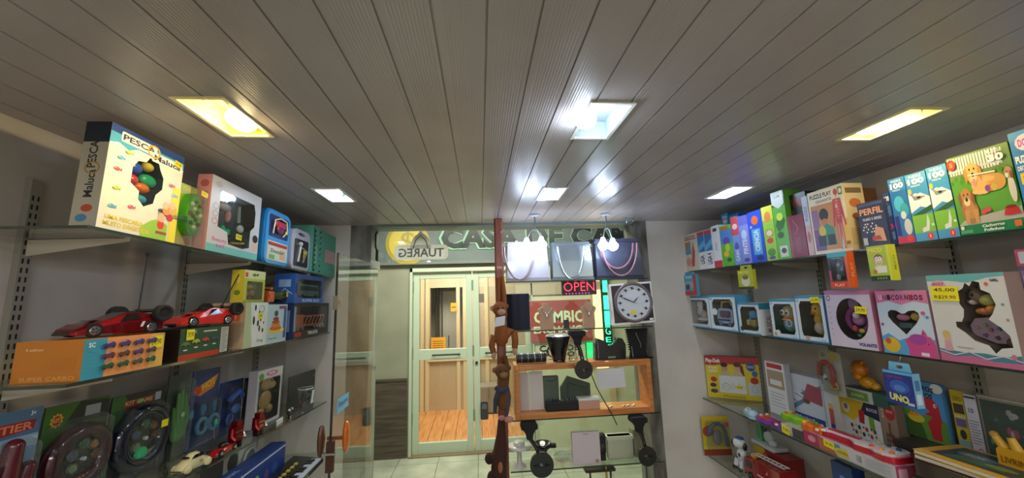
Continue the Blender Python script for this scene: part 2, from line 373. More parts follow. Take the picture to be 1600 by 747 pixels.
# ------------------------------------------------------------------ recessed lamps
def fixture(x, y, label, warm, drop, bx=0, by=0, r=(.028, .028, .028), grp='recessed ceiling lamps', power=1):
    t = thing('recessed_lamp', label, 'ceiling lamp', (x, y, H), 0, grp)
    wh = 'ece0a8' if warm else 'f1f3f2'; inn = 'a3944f' if warm else '8d979b'  # yellow of the warm bulbs is painted into the white flange and housing
    g = G(); o = 0.0; wo, do, wi, di = FW + .002, FD + .002, FW - .009, FD - .009
    for a in ((-wo, -wi, -do, do), (wi, wo, -do, do), (-wi, wi, -do, -di), (-wi, wi, di, do)): g.box(a[0], a[1], a[2], a[3], -.004, 0, wh)
    g.build('flange', t)
    g = G(); d = .055
    P = [(-wi, -di), (wi, -di), (wi, di), (-wi, di)]; g.prism(P, 'xy', 0, d, inn, cap=False); g.add([(a, b, d) for a, b in P], [(0, 1, 2, 3)], inn)
    g.build('housing', t)
    part('spring_clip', t, [('tb', [(wi - .012, -di + .03, .03), (wi - .02, -di + .035, .015), (wi - .014, -di + .045, .008)], .002, 'b8a878:c')])
    part('screw', t, [('c', (0, -di + .012, .003), (0, -di + .012, .02), .004, .004, '8d8672:m', 8)])
    part('socket', t, [('c', (bx, by + .03, drop + .01), (bx, by + .055, drop + .012), .016, .018, 'd8d4c8:m')])
    e = ('ffe2a0' if warm else 'd8ecff') + ':e%g' % (BULB * power)
    part('bulb', t, [('s', (bx, by, drop), r, e)])
fixture(*FIX[0], 'warm yellow recessed lamp above the tall fishing game box, near left', True, .004, .022, .02, (.03, .05, .026))
fixture(*FIX[1], 'bright cool white lamp with round bulb showing, near centre', False, -.006, -.052, -.03, (.029, .029, .029), power=1.3)
fixture(*FIX[2], 'warm yellow recessed lamp above the puzzle boxes, near right', True, .016, -.012, .04, (.028, .05, .024))
fixture(*FIX[3], 'white recessed lamp in the far left of the ceiling', False, .022, -.01, .03, power=1.0)
fixture(*FIX[4], 'white recessed lamp in the far centre of the ceiling', False, .03, -.02, .04, power=.8)
fixture(*FIX[5], 'white recessed lamp in the far right of the ceiling', False, .03, 0, .04, power=.8)
for k, (x, y) in enumerate(FIXB): fixture(x, y, 'recessed lamp behind the viewer, ' + ('left', 'middle', 'right')[k % 3] + (' of the row overhead' if k < 3 else ' of the rear row'), False, .02, grp='recessed lamps behind the viewer', power=.8)
# ------------------------------------------------------------------ slotted uprights, glass shelves, brackets
def upright(x, y, side, z0, z1, label):
    s = 1 if side == 'L' else -1; g = G(); a, b = sorted((x, x + s * .018))
    g.box(a, b, y - .014, y + .014, z0, z1, '8d887c:m'); z = z0 + .03
    while z < z1 - .04:
        xx = x + s * .0183; g.add([(xx, y - .009, z), (xx, y - .004, z), (xx, y - .004, z + .014), (xx, y - .009, z + .014)], [(0, 1, 2, 3)], '15130f:m')
        g.add([(xx, y + .004, z), (xx, y + .009, z), (xx, y + .009, z + .014), (xx, y + .004, z + .014)], [(0, 1, 2, 3)], '15130f:m'); z += .025
    tag(g.build('shelf_upright'), label, 'shelf upright', 'slotted uprights on the side walls')
for y, w in ((1.13, 'nearest the viewer'), (1.70, 'behind the toy cars'), (2.27, 'farthest from the viewer')): upright(XL, y, 'L', .2, 2.165, 'grey slotted metal upright on the left wall, ' + w)
for y, w in ((.72, 'at the right edge of view'), (1.295, 'behind the animal makeup box'), (1.875, 'behind the steering wheel toy box'), (2.42, 'farthest from the viewer')): upright(XR, y, 'R', .2, 2.165, 'grey slotted metal upright on the right wall, ' + w)
def shelf(k, y0, y1, label):
    a = SH[k]; t = thing('glass_shelf', label, 'glass shelf', (0, 0, 0), 0, 'glass wall shelves'); g = G(); w = XL + .02 if k[0] == 'L' else XR - .02
    x0, x1 = sorted((w, a[3])); z0, z1 = shz(k, y0), shz(k, y1); th = .008
    g.add([(x0, y0, z0 - th), (x1, y0, z0 - th), (x1, y1, z1 - th), (x0, y1, z1 - th), (x0, y0, z0), (x1, y0, z0), (x1, y1, z1), (x0, y1, z1)], [(0, 3, 2, 1), (4, 5, 6, 7), (2, 3, 7, 6)], 'shelfglass')
    o = g.build('glass_plate', t); g = G(); s = a[3]; d = .0006 if k[0] == 'L' else -.0006
    g.add([(s + d, y0, z0 - th), (s + d, y1, z1 - th), (s + d, y1, z1), (s + d, y0, z0)], [(0, 1, 2, 3)], '2f3a36:g')
    g.add([(x0, y0 - .0006, z0 - th), (x1, y0 - .0006, z0 - th), (x1, y0 - .0006, z0), (x0, y0 - .0006, z0)], [(0, 1, 2, 3)], '39453f:g')
    g.build('glass_edge', t)
    ys = (1.13, 1.70, 2.27) if k[0] == 'L' else (1.295, 1.875, 2.42)
    s = 1 if k[0] == 'L' else -1; w0 = XL if k[0] == 'L' else XR
    for y in ys:
        if not (y0 < y < y1): continue
        z = shz(k, y) - th - .0015; P = [(w0 + s * .018, z), (w0 + s * .262, z), (w0 + s * .268, z + .012), (w0 + s * .274, z + .012), (w0 + s * .272, z - .008), (w0 + s * .018, z - .045)]
        g = G(); g.prism(P, 'xz', y - .0025, y + .0025, 'bcb4a4:m')
        tag(g.build('shelf_bracket'), 'thin pale metal bracket under the %s, %s' % (label.split(',')[0], 'nearest one' if y < 1.4 else 'middle one' if y < 2 else 'farthest one'), 'shelf bracket', 'brackets carrying the glass shelves')
shelf('LT', 1.0, 2.56, 'top glass shelf on the left wall, carrying boxed games')
shelf('LM', 1.0, 2.56, 'middle glass shelf on the left wall, carrying toy cars')
shelf('LL', .95, 2.56, 'lower glass shelf on the left wall, carrying blister packs')
shelf('LB', .9, 2.56, 'lowest glass shelf on the left wall, carrying the keyboard')
shelf('RT', .7, 2.59, 'top glass shelf on the right wall, carrying puzzles')
shelf('RM', .7, 2.59, 'middle glass shelf on the right wall, carrying baby toys')
shelf('RL', .7, 2.59, 'lower glass shelf on the right wall, carrying toy guitars')
shelf('RB', .9, 2.59, 'lowest glass shelf on the right wall, carrying a fire truck')
# ------------------------------------------------------------------ the passage and the opposite front
g = G(); g.box(-3.2, 3.2, YF + .2, 5.0, 3.0, 3.1, 'a7aa98'); struct('ceiling', g)
g = G(); g.box(-3.3, -3.2, YF, 5, 0, 3.1, 'wallgreen'); struct('wall_passage_left', g)
g = G(); g.box(3.2, 3.3, YF, 5, 0, 3.1, 'wallgreen'); struct('wall_passage_right', g)
g = G(); g.box(-3.2, XL, YF + .02, YF + .12, 0, 3.1, 'plaster'); g.box(XR, 3.2, YF + .02, YF + .12, 0, 3.1, 'plaster'); g.box(XL, XR, YF + .13, YF + .2, H + .2, 3.0, 'plaster'); struct('wall_outside', g)
YD = 4.8; DX0, DX1, DZ = -.86, .66, 2.19
g = G(); g.box(-3.2, DX0, YD, YD + .1, 0, 3.0, 'wallgreen'); g.box(DX1, 3.2, YD, YD + .1, 0, 3.0, 'c0c4a4'); g.box(DX0, DX1, YD, YD + .1, DZ, 3.0, 'wallgreen'); struct('wall_opposite', g)
g = G(); g.box(-3.2, DX0 - .02, YD - .02, YD, 0, .86, 'darkwood'); g.box(-3.2, DX0 - .02, YD - .03, YD, .86, .885, '4d463a'); struct('trim_4', g)
g = G(); g.box(-3.2, 3.2, YD - .06, YD - .001, 2.245, 2.9, 'fascia'); g.box(-3.2, 3.2, YD - .07, YD - .001, 2.235, 2.25, '6b6f66'); struct('trim_5', g)
# giant sign on the fascia
yy = YD - .065
t = thing('exchange_sign', 'large sign with yellow coin and dark green-edged letters above the green doors', 'shop sign', (0, yy, 0))
c = ony(637, 380, yy); R = .27
part('coin', t, [('pr', ell(c.x, c.z, R, R, 36), 'xz', 0, .02, 'a8963a')])
part('coin_face', t, [('pr', ell(c.x, c.z, R * .84, R * .84, 36), 'xz', -.004, 0, 'd0b63e'), ('tx', '$', (c.x, -.006, c.z), (1, 0, 0), (0, 0, 1), R * 1.1, 'a3923c')])
part('letters', t, [('tx', 'CASA DE CAMBIO', (xat(690, yy, 2.5) + 1.55, -.008, 2.56), (1, 0, 0), (0, 0, 1), .31, '8fc0a0', 3.17, .07), ('tx', 'CASA DE CAMBIO', (xat(690, yy, 2.5) + 1.55, -.014, 2.56), (1, 0, 0), (0, 0, 1), .275, '121a18', 3.11, .045)])
# green glazed double door
def leaf(name, x0, x1, hx, label):
    t = thing(name, label, 'door', (0, YD + .03, 0)); t['kind'] = 'structure'; sw = .075; c = 'aebda6'; g = G()
    for a in ((x0, x0 + sw, .01, DZ - .05), (x1 - sw, x1, .01, DZ - .05)): g.box(a[0], a[1], 0, .04, a[2], a[3], c)
    for z0, z1 in ((.01, .135), (1.075, 1.20), (DZ - .13, DZ - .05)): g.box(x0 + sw, x1 - sw, 0, .04, z0, z1, c)
    g.build('door_frame', t, bevel=.004)
    for z0, z1 in ((.135, 1.075), (1.20, DZ - .13)): part('glass_pane', t, [('b', x0 + sw, x1 - sw, .018, .023, z0, z1, 'farglass')])
    part('push_bar', t, [('c', (hx - .17, -.04, 1.135), (hx + .17, -.04, 1.135), .011, .011, '3a3a34:m', 10), ('c', (hx - .15, -.04, 1.135), (hx - .15, 0, 1.135), .008, .008, '3a3a34:m', 8), ('c', (hx + .15, -.04, 1.135), (hx + .15, 0, 1.135), .008, .008, '3a3a34:m', 8)])
    for z in (.35, 1.1, 1.9): part('hinge', t, [('b', x0 - .012, x0 + .006, -.008, .0, z, z + .13, '6b7a66')])
    return t
leaf('door_1', -.825, -.10, -.42, 'left leaf of the green glazed door across the passage')
r = leaf('door_2', -.09, .635, .22, 'right leaf of the green glazed door across the passage')
part('lock', r, [('c', (-.055, -.015, 1.02), (-.055, 0, 1.02), .018, .018, '2b2b28:m', 12)])
g = G(); c = 'b4c2aa'; g.box(DX0, -.83, YD - .02, YD + .1, 0, DZ, c); g.box(.64, DX1, YD - .02, YD + .1, 0, DZ, c); g.box(DX0, DX1, YD - .02, YD + .1, DZ - .045, DZ, c); g.box(DX0, DX1, YD - .04, YD + .12, -.002, .012, '7d6c50'); struct('trim_6', g)
p = ony(757, 642, YD); t = thing('card_reader', 'small black card reader fixed to the right glass door leaf', 'card reader', (p.x, YD + .03, p.z))
part('reader_body', t, [('rb', -.045, .045, -.03, .017, -.10, .10, .015, '1b1b1d:g')]); part('reader_screen', t, [('rb', -.03, .03, -.032, -.03, .02, .08, .005, '49504f:g')])
p = ony(751, 466, YD); single('glass_sticker', 'small dark square sticker high on the right door glass', 'sticker', [('rb', p.x - .045, p.x + .045, YD + .045, YD + .0475, p.z - .055, p.z + .055, .006, '6a6355')])
# room behind the doors
YI = 6.6
g = G(); g.box(-1.6, 1.6, YD + .12, YI + .3, -.06, -.002, '3a2a1a')
for i in range(18): g.box(-1.6 + i * .178, -1.6 + (i + 1) * .178 - .006, YD + .12, YI + .3, -.002, .006, 'floorwood')
struct('floor', g)
g = G(); g.box(-1.7, -1.6, YD + .1, YI + .4, 0, 2.8, 'b9a98c'); struct('wall_inner_left', g)
g = G(); g.box(1.6, 1.7, YD + .1, YI + .4, 0, 2.8, 'b9a98c'); struct('wall_inner_right', g)
g = G(); g.box(-1.7, 1.7, YD + .1, YI + .4, 2.8, 2.9, 'c9bda4'); struct('ceiling', g)
g = G(); x0 = xat(672, YI, 1.5); x1 = xat(772, YI, 1.5); zb = zat(560, -.8, YI); zt = zat(450, -.8, YI)
g.box(-1.6, x0, YI, YI + .1, 0, 2.8, 'bba88a'); g.box(x0, 1.6, YI, YI + .1, 0, zb, 'b8a488'); g.box(x0, 1.6, YI, YI + .1, zt, 2.8, 'c4b498'); g.box(xat(735, YI, 1.5), 1.6, YI, YI + .1, zb, zt, 'b3a48c'); struct('wall_inner_back', g)
g = G()
for px in (660, 668, 716, 726, 746, 760):
    x = xat(px, YI, 1.5); g.box(x - .03, x + .03, YI - .03, YI, 0, 2.3, 'd3c19c')
g.box(xat(655, YI, 2), 1.6, YI - .035, YI, 2.3, 2.38, 'd3c19c'); g.box(xat(668, YI, 1), 1.6, YI - .04, YI, zb - .05, zb, 'd8c8a6'); struct('trim_7', g)
g = G(); g.box(x0 - .3, 1.0, YI + .9, YI + 1.0, 0, 2.8, 'd7cdb8'); struct('wall_far', g)
t = thing('metal_cabinet', 'tall grey and white cabinet seen through the far window', 'cabinet', (xat(700, YI + .6, 1.5), YI + .55, 0))
part('cabinet_body', t, [('b', -.16, .16, 0, .3, 0, 1.95, 'ddd9cc')], bevel=.006); part('cabinet_door', t, [('b', -.15, -.005, -.015, 0, .05, 1.9, 'c9c6ba'), ('b', .005, .15, -.015, 0, .05, 1.9, 'c9c6ba')]); part('cabinet_handle', t, [('b', .01, .025, -.03, -.015, .95, 1.15, '3b3a36')])
single('wall_pipe', 'row of dark vertical pipes seen through the far window', 'pipes', [('c', (x0 + .05 + i * .05, YI + .5, 0), (x0 + .05 + i * .05, YI + .5, 2.2), .014, .014, '57503f', 8) for i in range(3)])
p = ony(685, 537, YD + .5)
p = ony(685, 537, YI - .06); t = single('yellow_notice', 'orange-yellow notice on the window sill behind the doors', 'notice', [('b', p.x - .12, p.x + .12, YI - .06, YI - .05, p.z - .1, p.z + .1, 'e8a92b:m')] + [('b', p.x - .09, p.x + .08, YI - .061, YI - .06, p.z - .07 + i * .035, p.z - .06 + i * .035, '8a5a1c') for i in range(4)])
p = ony(709, 480, YI - .06); single('yellow_notice', 'small orange card hanging high in the far window', 'notice', [('b', p.x - .05, p.x + .05, YI - .06, YI - .05, p.z - .07, p.z + .07, 'eda52a:m'), ('b', p.x - .035, p.x + .035, YI - .061, YI - .06, p.z - .01, p.z + .01, '7a4a14')])
p = ony(762, 640, YI - .3); t = thing('grey_cabinet', 'low grey cabinet on the wooden floor behind the right door', 'cabinet', (p.x, YI - .35, .006))
part('cabinet_body', t, [('b', -.2, .25, 0, .3, .02, .42, '8c857a')], bevel=.01); part('cabinet_door', t, [('b', -.18, .02, -.012, 0, .05, .4, '7f796f'), ('b', .03, .23, -.012, 0, .05, .4, '7f796f')])
# right-hand part of the opposite front: red exchange board and texts
z0, z1 = 1.235, 1.745; x0 = xat(828, YD, 1.5); x1 = xat(936, YD, 1.5)
t = thing('exchange_board', 'red board with pale letters saying CÂMBIO EXCHANGE across the passage', 'sign board', (0, YD - .03, 0))
part('board', t, [('b', x0, x1 + .06, 0, .03, z0, z1, '8f3a34:m')], bevel=.004)
zz = zat(494, x0, YD); z2 = zat(516, x0, YD)
part('letters', t, [('tx', 'CÂMBIO', ((xat(834, YD, 1.5) + xat(914, YD, 1.5)) / 2, -.002, zz), (1, 0, 0), (0, 0, 1), .185, 'c8e0b8', xat(914, YD, 1.5) - xat(834, YD, 1.5), .03),
    ('tx', 'EXCHANGE', ((xat(833, YD, 1.5) + xat(916, YD, 1.5)) / 2, -.002, z2), (1, 0, 0), (0, 0, 1), .085, 'c8e0b8', xat(916, YD, 1.5) - xat(833, YD, 1.5), .03)])
t = thing('wall_lettering', 'black letters saying CASA DE CÂMBIO E TURISMO on the pale green wall', 'lettering', (0, YD - .004, 0))
for s, py, x_0, x_1 in (('CASA DE', 545, 843, 905), ('CÂMBIO E', 554, 840, 910), ('TURISMO', 566, 856, 912)):
    a, b = xat(x_0, YD, 1.1), xat(x_1, YD, 1.1); part('text_line', t, [('tx', s, ((a + b) / 2, 0, zat(py, a, YD)), (1, 0, 0), (0, 0, 1), .075, '23281f', b - a, .03)])
g = G(); a = xat(805, YD, 1.9); b = xat(940, YD, 1.9); z = zat(462, a, YD); g.box(a, b, YD - .02, YD, z, z + .17, 'a69b83'); struct('trim_8', g)
z = .9; a, b = xat(926, YD, 1.5), xat(944, YD, 1.5)
single('glow_strip', 'tall glowing warm yellow strip beside the red board across the passage', 'light panel', [('b', a, b, YD - .05, YD - .031, .9, 1.86, 'f6dc9a:e1.4'), ('b', b, b + .07, YD - .06, YD - .03, .5, 2.1, 'b8a680'), ('b', a - .02, a, YD - .055, YD - .03, .88, 1.88, 'b8a680')])
a, b = xat(915, YD, 1.1), xat(926, YD, 1.1); single('glow_strip', 'narrow glowing green strip below the red board across the passage', 'light panel', [('b', a, b, YD - .05, YD - .03, .95, 1.21, '1fd27a:e1.0'), ('b', a - .01, a, YD - .055, YD - .03, .94, 1.22, '3c5a4a')])  # emissive green strip imitates the LED sign's reflection
# ------------------------------------------------------------------ glazing of the shop front
g = G(); g.box(-.735, .10, YF + .06, YF + .07, 2.065, H - .012, 'doorglass'); g.box(.13, 1.125, YF + .10, YF + .11, 0, H - .012, 'doorglass'); struct('window_1', g)
sx, sz = xat(657, YF + .05, 2.17), zat(394, -.5, YF + .05)
t = thing('dome_sticker', 'white sticker with reversed grey letters and a pointed dome on the transom glass', 'sticker', (0, YF + .055, 0))
a, b = xat(616, YF + .05, 2.17), xat(700, YF + .05, 2.17); hb = .05
def dome(cx, z0, w, hh):
    P = []
    for i in range(13):
        u = i / 12; x = w * (cos(pi * u)) ; z = hh * (1 - abs(cos(pi * u)) ** 2.6) ** .75 * (.82 if abs(u - .5) > .01 else 1.0)
        P.append((cx - x, z0 + z))
    return P
part('sticker_base', t, [('pr', rrect(a, b, sz - .055, sz + .05, .03), 'xz', 0, .002, 'vinyl'), ('pr', dome(sx, sz + .02, .075, .135), 'xz', -.0005, .0015, 'vinyl')])
c = '7a7d78'
part('sticker_letters', t, [('tx', 'TUAREG', ((a + b) / 2, -.0012, sz - .005), (1, 0, 0), (0, 0, 1), .062, c, (b - a) * .84, .02, 0, True)])
dd = dome(sx, sz + .022, .050, .100); part('dome_outline', t, [('tb', [(x, -.002, z) for x, z in dd], .0035, c, 6)])
# open glass door leaf hinged at the left jamb
HX = -.70; y0, y1 = 1.9, 2.6
xh = xat(590, y1, 2.08); xn = xat(527.5, y0, 2.0); L = sqrt((xh - xn) ** 2 + (y1 - y0) ** 2)
ang = atan2(y1 - y0, xh - xn)
zt = zat(395, xn, y0)
D = thing('door_3', 'clear frameless glass door standing open beside the left shelves', 'glass door', (xn, y0, 0), ang); D['kind'] = 'structure'
part('glass_leaf', D, [('b', 0.004, L, -.005, .005, .02, zt, 'doorglass')])
part('glass_edge', D, [('b', -.001, .004, -.005, .005, .02, zt, '1d2420:g')], 'dark polished glass edge')
part('hinge_clamp', D, [('b', L - .11, L + .01, -.014, .014, zt - .03, zt + .02, 'd9d7cc'), ('c', (L - .02, 0, zt + .02), (L - .02, 0, zt + .10), .009, .009, '2b2a28:m', 8), ('tb', [(L - .02, 0, zt + .09), (L - .06, 0, zt + .12), (L - .06, 0, zt + .20), (L - .03, 0, zt + .22)], .006, '26282a:m', 6)], 'brushed metal clamp')
part('lock_plate', D, [('b', -.006, .034, -.012, .012, zat(484, xn, y0), zat(462, xn, y0), '9d9a8e:s'), ('c', (.012, -.016, zat(473, xn, y0)), (.012, .016, zat(473, xn, y0)), .006, .006, 'd0cdc2:c', 8)], 'brushed metal plate')
zh = zat(690, xn, y0)
kn = part('door_knob', D, [('l', [(.001, -.07), (.022, -.062), (.032, -.03), (.034, 0), (.032, .03), (.022, .062), (.001, .07)], (.055, -.05, zh), 'c8681c:g', 16, .75, .45), ('c', (.045, .03, zh), (.045, -.04, zh), .009, .009, '8a4a20:g', 10)], 'glossy orange knob')
part('door_knob', D, [('l', [(.001, -.07), (.022, -.062), (.032, -.03), (.034, 0), (.032, .03), (.022, .062), (.001, .07)], (.01, .045, zh), '5a3424:g', 16, .75, .45), ('b', -.008, .014, -.016, .016, zh - .13, zh + .0, '4a2c20:m'), ('c', (-.012, -.03, zh - .05), (-.012, .03, zh - .05), .007, .007, 'c8c6bd:c', 10)], 'dark brown knob with metal bolt')
zs = zat(640, xn, y0); part('push_sticker', D, [('b', .05, .20, -.0075, -.0055, zs - .035, zs + .03, '6fa9c9:m'), ('tx', 'Empurre', (.125, -.0078, zs - .002), (1, 0, 0), (0, 0, 1), .035, '1f3550', .125, .01)], 'light blue sticker')
# ================================================================== display unit in the shop front
YU = 2.44
def ux(px, z=1.5, y=YU): return xat(px, y, z)
def uz(py, px=900, y=YU): return zat(py, xat(px, y, 1.5), y)
XA, XB = .165, 1.12
def dshelf(z, label, x0=XA, x1=XB):
    t = thing('display_shelf', label, 'glass shelf', (0, 0, z), 0, 'glass shelves of the window display')
    part('glass_plate', t, [('b', x0, x1, YU, YU + .15, -.008, 0, 'shelfglass')]); part('glass_edge', t, [('b', x0, x1, YU - .001, YU, -.008, 0, '2f3d36:g')])
S0, S1, S2, S3 = 1.900, 1.588, 1.056, .768
dshelf(S0, 'glass shelf under the three handbags'); dshelf(S1, 'glass shelf under the necklace busts and the clock')
dshelf(S2, 'glass shelf carrying the orange wooden box'); dshelf(S3, 'lowest display shelf, with the white card box on it')
single('wooden_post', 'reddish brown wooden post left of the window display', 'post', [('rt', .100, .158, YU + .005, YU + .055, 0, H - .005, .012, 'wood_post')])
# orange wooden box on its side
bx0, bx1, bz0, bz1, tb = ux(804, 1.3), ux(1017, 1.3), S2 + .001, uz(566, 900), .036
t = thing('wooden_box', 'open orange wooden box lying on its side in the window display', 'wooden box', (0, YU - .01, 0))
part('side_board', t, [('b', bx0, bx0 + tb * .8, 0, .15, bz0, bz1, 'wood_orange')], bevel=.004); part('side_board', t, [('b', bx1 - tb * .8, bx1, 0, .15, bz0, bz1, 'wood_orange')], bevel=.004)
part('top_board', t, [('b', bx0 + tb * .8, bx1 - tb * .8, 0, .15, bz1 - tb, bz1, 'wood_orange')], bevel=.003); part('bottom_board', t, [('b', bx0 + tb * .8, bx1 - tb * .8, 0, .15, bz0, bz0 + tb, 'wood_orange')], bevel=.003)
BI = bz0 + tb + .0005; BT = bz1 + .0005
# handbags
def handbag(px0, px1, pyt, body, trim, hcol, label, harc, kind):
    x0, x1 = ux(px0, 2), ux(px1, 2); w = x1 - x0; h = uz(pyt, (px0 + px1) / 2) - S0
    t = thing('handbag', label, 'handbag', (x0, YU + .02, S0 + .002), 0, 'handbags on the top display shelf'); g = G()
    rings = []
    for z, k, d in ((0, .97, .085), (.02, 1.0, .10), (h * .5, .98, .085), (h * .9, .95, .055), (h, .94, .045)):
        e = w * (1 - k) / 2; rings.append([(a, .05 + (b - .5) * d, z) for a, b in ((e + .01, 0), (w - e - .01, 0), (w - e, .5), (w - e - .01, 1), (e + .01, 1), (e, .5))])
    g.loft(rings, body, False); fy = lambda z: .05 - (.05 - .0275 * z / h) - .002
    if kind == 'stud':
        for i in range(6):
            for j in range(5): g.sphere((w * (.12 + .15 * i), .012 + .025 * (h * (.12 + .17 * j)) / h - .003, h * (.12 + .17 * j)), .0035, '6d6a78:c', 6, 4)
    g.build('bag_body', t)
    part('bag_trim', t, [('b', w * .03, w * .97, .018, .08, h * .90, h * .93, trim), ('b', w * .02, w * .98, .0, .005, .0, .014, trim)])
    for q, (ca, wa, da, y) in enumerate(harc):
        P = [(w * ca + w * wa * cos(pi * i / 14 + pi) , y, h * .86 - h * da * sin(pi * i / 14)) for i in range(15)]
        part('handle', t, [('tb', P, .006, hcol)])
    return t
handbag(790.5, 861, 377, 'cfcbd8:g', 'a7a4b0:g', 'b09aa0:g', 'white studded handbag with a round handle, first from the wooden post', [(.30, .33, .82, -.012)], 'stud')
handbag(862, 930, 377, 'b7c6cf:s', '7b8890:g', 'dde4ea:c', 'shiny silver handbag in the middle of the three', [(.46, .30, .85, -.012)], 'plain')
b = handbag(931, 1008, 372, '43475e', '30334a', 'b5808a:g', 'dark navy handbag with pink loop handles, beside the clock', [(.45, .34, .62, -.012), (.50, .36, .80, -.022)], 'plain')
# spot lamps hanging from the soffit
def spots(px, zc, heads, label):
    x = ux(px, 2.2, YU - .08); t = thing('spot_lamp', label, 'spot lamp', (x, YU - .08, H - .002), 0, 'bare spot lamps over the handbags')
    part('ceiling_rose', t, [('l', [(.035, -.0), (.035, -.006), (.012, -.012)], (0, 0, 0), 'b9bcc0:m', 16)])
    part('stem', t, [('tb', [(0, 0, -.008), (.004, 0, -.05), (-.006, 0, -.10)], .005, '8e9498:m')])
    for a, b in heads:
        dx = ux(a, 2.15, YU - .08) - x; dz = zat(b, x + dx, YU - .08) - H
        part('arm', t, [('tb', [(0, 0, -.09), (dx * .5, 0, -.10), (dx, 0, dz + .035)], .004, '8e9498:m')])
        part('bulb', t, [('l', [(.004, .045), (.012, .04), (.018, .02), (.033, .0), (.034, -.012), (.026, -.028), (.010, -.038)], (dx, 0, dz), 'd4e6ff:e%g' % SPOTB, 16)])
spots(836, 0, ((823, 382), (846, 380)), 'pair of glowing bulbs in front of the white handbag')
spots(948, 0, ((942, 381), (957, 382)), 'pair of glowing bulbs in front of the navy handbag')
x = ux(985, 2.2); single('ceiling_hook', 'small bent metal hook under the ceiling above the navy handbag', 'hook', [('tb', [(x - .02, YU, H), (x - .02, YU, H - .05), (x + .02, YU, H - .06), (x + .03, YU, H - .01)], .003, '9aa0a3:c', 6), ('b', x - .03, x + .035, YU - .01, YU + .01, H - .004, H - .001, '9aa0a3:m')])
# OPEN sign and green LED column
a, b = ux(877, 1.9, 2.6), ux(931, 1.9, 2.6); z0, z1 = uz(461, 905, 2.6), uz(439, 905, 2.6)
t = thing('open_sign', 'red glowing OPEN sign below the silver handbag', 'LED sign', (0, 2.6, 0)); part('sign_panel', t, [('rb', a, b, 0, .02, z0, z1, .006, '38151f:g')])
part('letters', t, [('tx', 'OPEN', ((a + b) / 2, -.002, (z0 + z1) / 2 + .008), (1, 0, 0), (0, 0, 1), (z1 - z0) * .62, 'ff3550:e2.5', (b - a) * .88, -.015)])
part('led_dots', t, [('s', (a + .03 + i * .023, -.001, z0 + .011), .0035, '7a4cff:e3' if i % 2 else 'ff4466:e3', ) for i in range(8)])
x = ux(946, 1.8, 2.6); z1 = uz(437, 945, 2.6); z0 = uz(548, 945, 2.6)
t = thing('green_led_sign', 'tall narrow green LED sign hanging left of the clock', 'LED sign', (x, 2.6, 0)); part('sign_panel', t, [('rb', -.028, .028, 0, .02, z0, z1, .006, '0f3d2c:g')])
Lz = z1 - z0
part('lit_letters', t, [('tx', s, (0, -.002, z1 - Lz * f), (1, 0, 0), (0, 0, 1), Lz * hh, '35f7a0:e2.4', .036, 0) for s, f, hh in (('1', .10, .16), ('I', .33, .20), ('I', .55, .20), ('G', .73, .10), ('E', .85, .07), ('=', .94, .03))])
# navy pouch, busts, telephone
a, b = ux(792, 1.7), ux(829, 1.7); w = b - a; h = uz(460, 810) - S1
t = thing('navy_fabric_roll', 'dark navy upright fabric roll beside the wooden post', 'fabric roll', (a + w / 2, YU + .06, S1 + .0005)); g = G()
P = [(w / 2 * (1 + .03 * cos(9 * q)) * cos(q), .045 * (1 + .05 * cos(9 * q)) * sin(q)) for q in [2 * pi * i / 54 for i in range(54)]]
g.prism(P, 'xy', 0, h, '20212f:m', True); g.build('roll_body', t); part('top_rim', t, [('pr', [(a * .98, b * .98) for a, b in P], 'xy', h - .002, h + .004, '5d6274')])
def bust(px0, px1, pyt, label, sq):
    a, b = ux(px0, 1.65), ux(px1, 1.65); w = b - a; h = uz(pyt, px0) - S1; t = thing('necklace_bust', label, 'necklace bust', ((a + b) / 2, YU + .05, S1 + .0005), 0, 'necklace busts on the display shelf')
    P = [(-.36, 0), (.36, 0), (.38, .2), (.36, .55), (.5, .72), (.46, .80), (.2, .86), (.18, 1), (-.18, 1), (-.2, .86), (-.46, .80), (-.5, .72), (-.36, .55), (-.38, .2)]
    part('bust_body', t, [('pr', [(u * w, v * h) for u, v in P], 'xz', -.012, .03, 'b98e74')], bevel=.006)
    part('necklace', t, [('tb', [(-.3 * w, -.015, .82 * h), (-.22 * w, -.016, .68 * h), (0, -.017, .58 * h), (.22 * w, -.016, .68 * h), (.3 * w, -.015, .82 * h)], .003, 'd9d5cc:c', 6), ('s', (0, -.019, .52 * h), (.008, .004, .016), 'e4e2dc:c')], 'silver necklace with a drop')
bust(843, 870, 475, 'kraft-coloured necklace bust with silver necklace, left one before the red board', 0)
bust(912, 935, 472, 'kraft-coloured necklace bust, right one beside the green LED sign', 1)
t = thing('card_holder', 'small black card holder between the two busts', 'card holder', (ux(887, 1.6), YU + .03, S1 + .0005)); part('holder_body', t, [('b', -.018, .018, 0, .012, 0, .055, '17171b:g')], bevel=.003); part('holder_foot', t, [('b', -.022, .022, -.008, .02, 0, .006, '222228:g')])
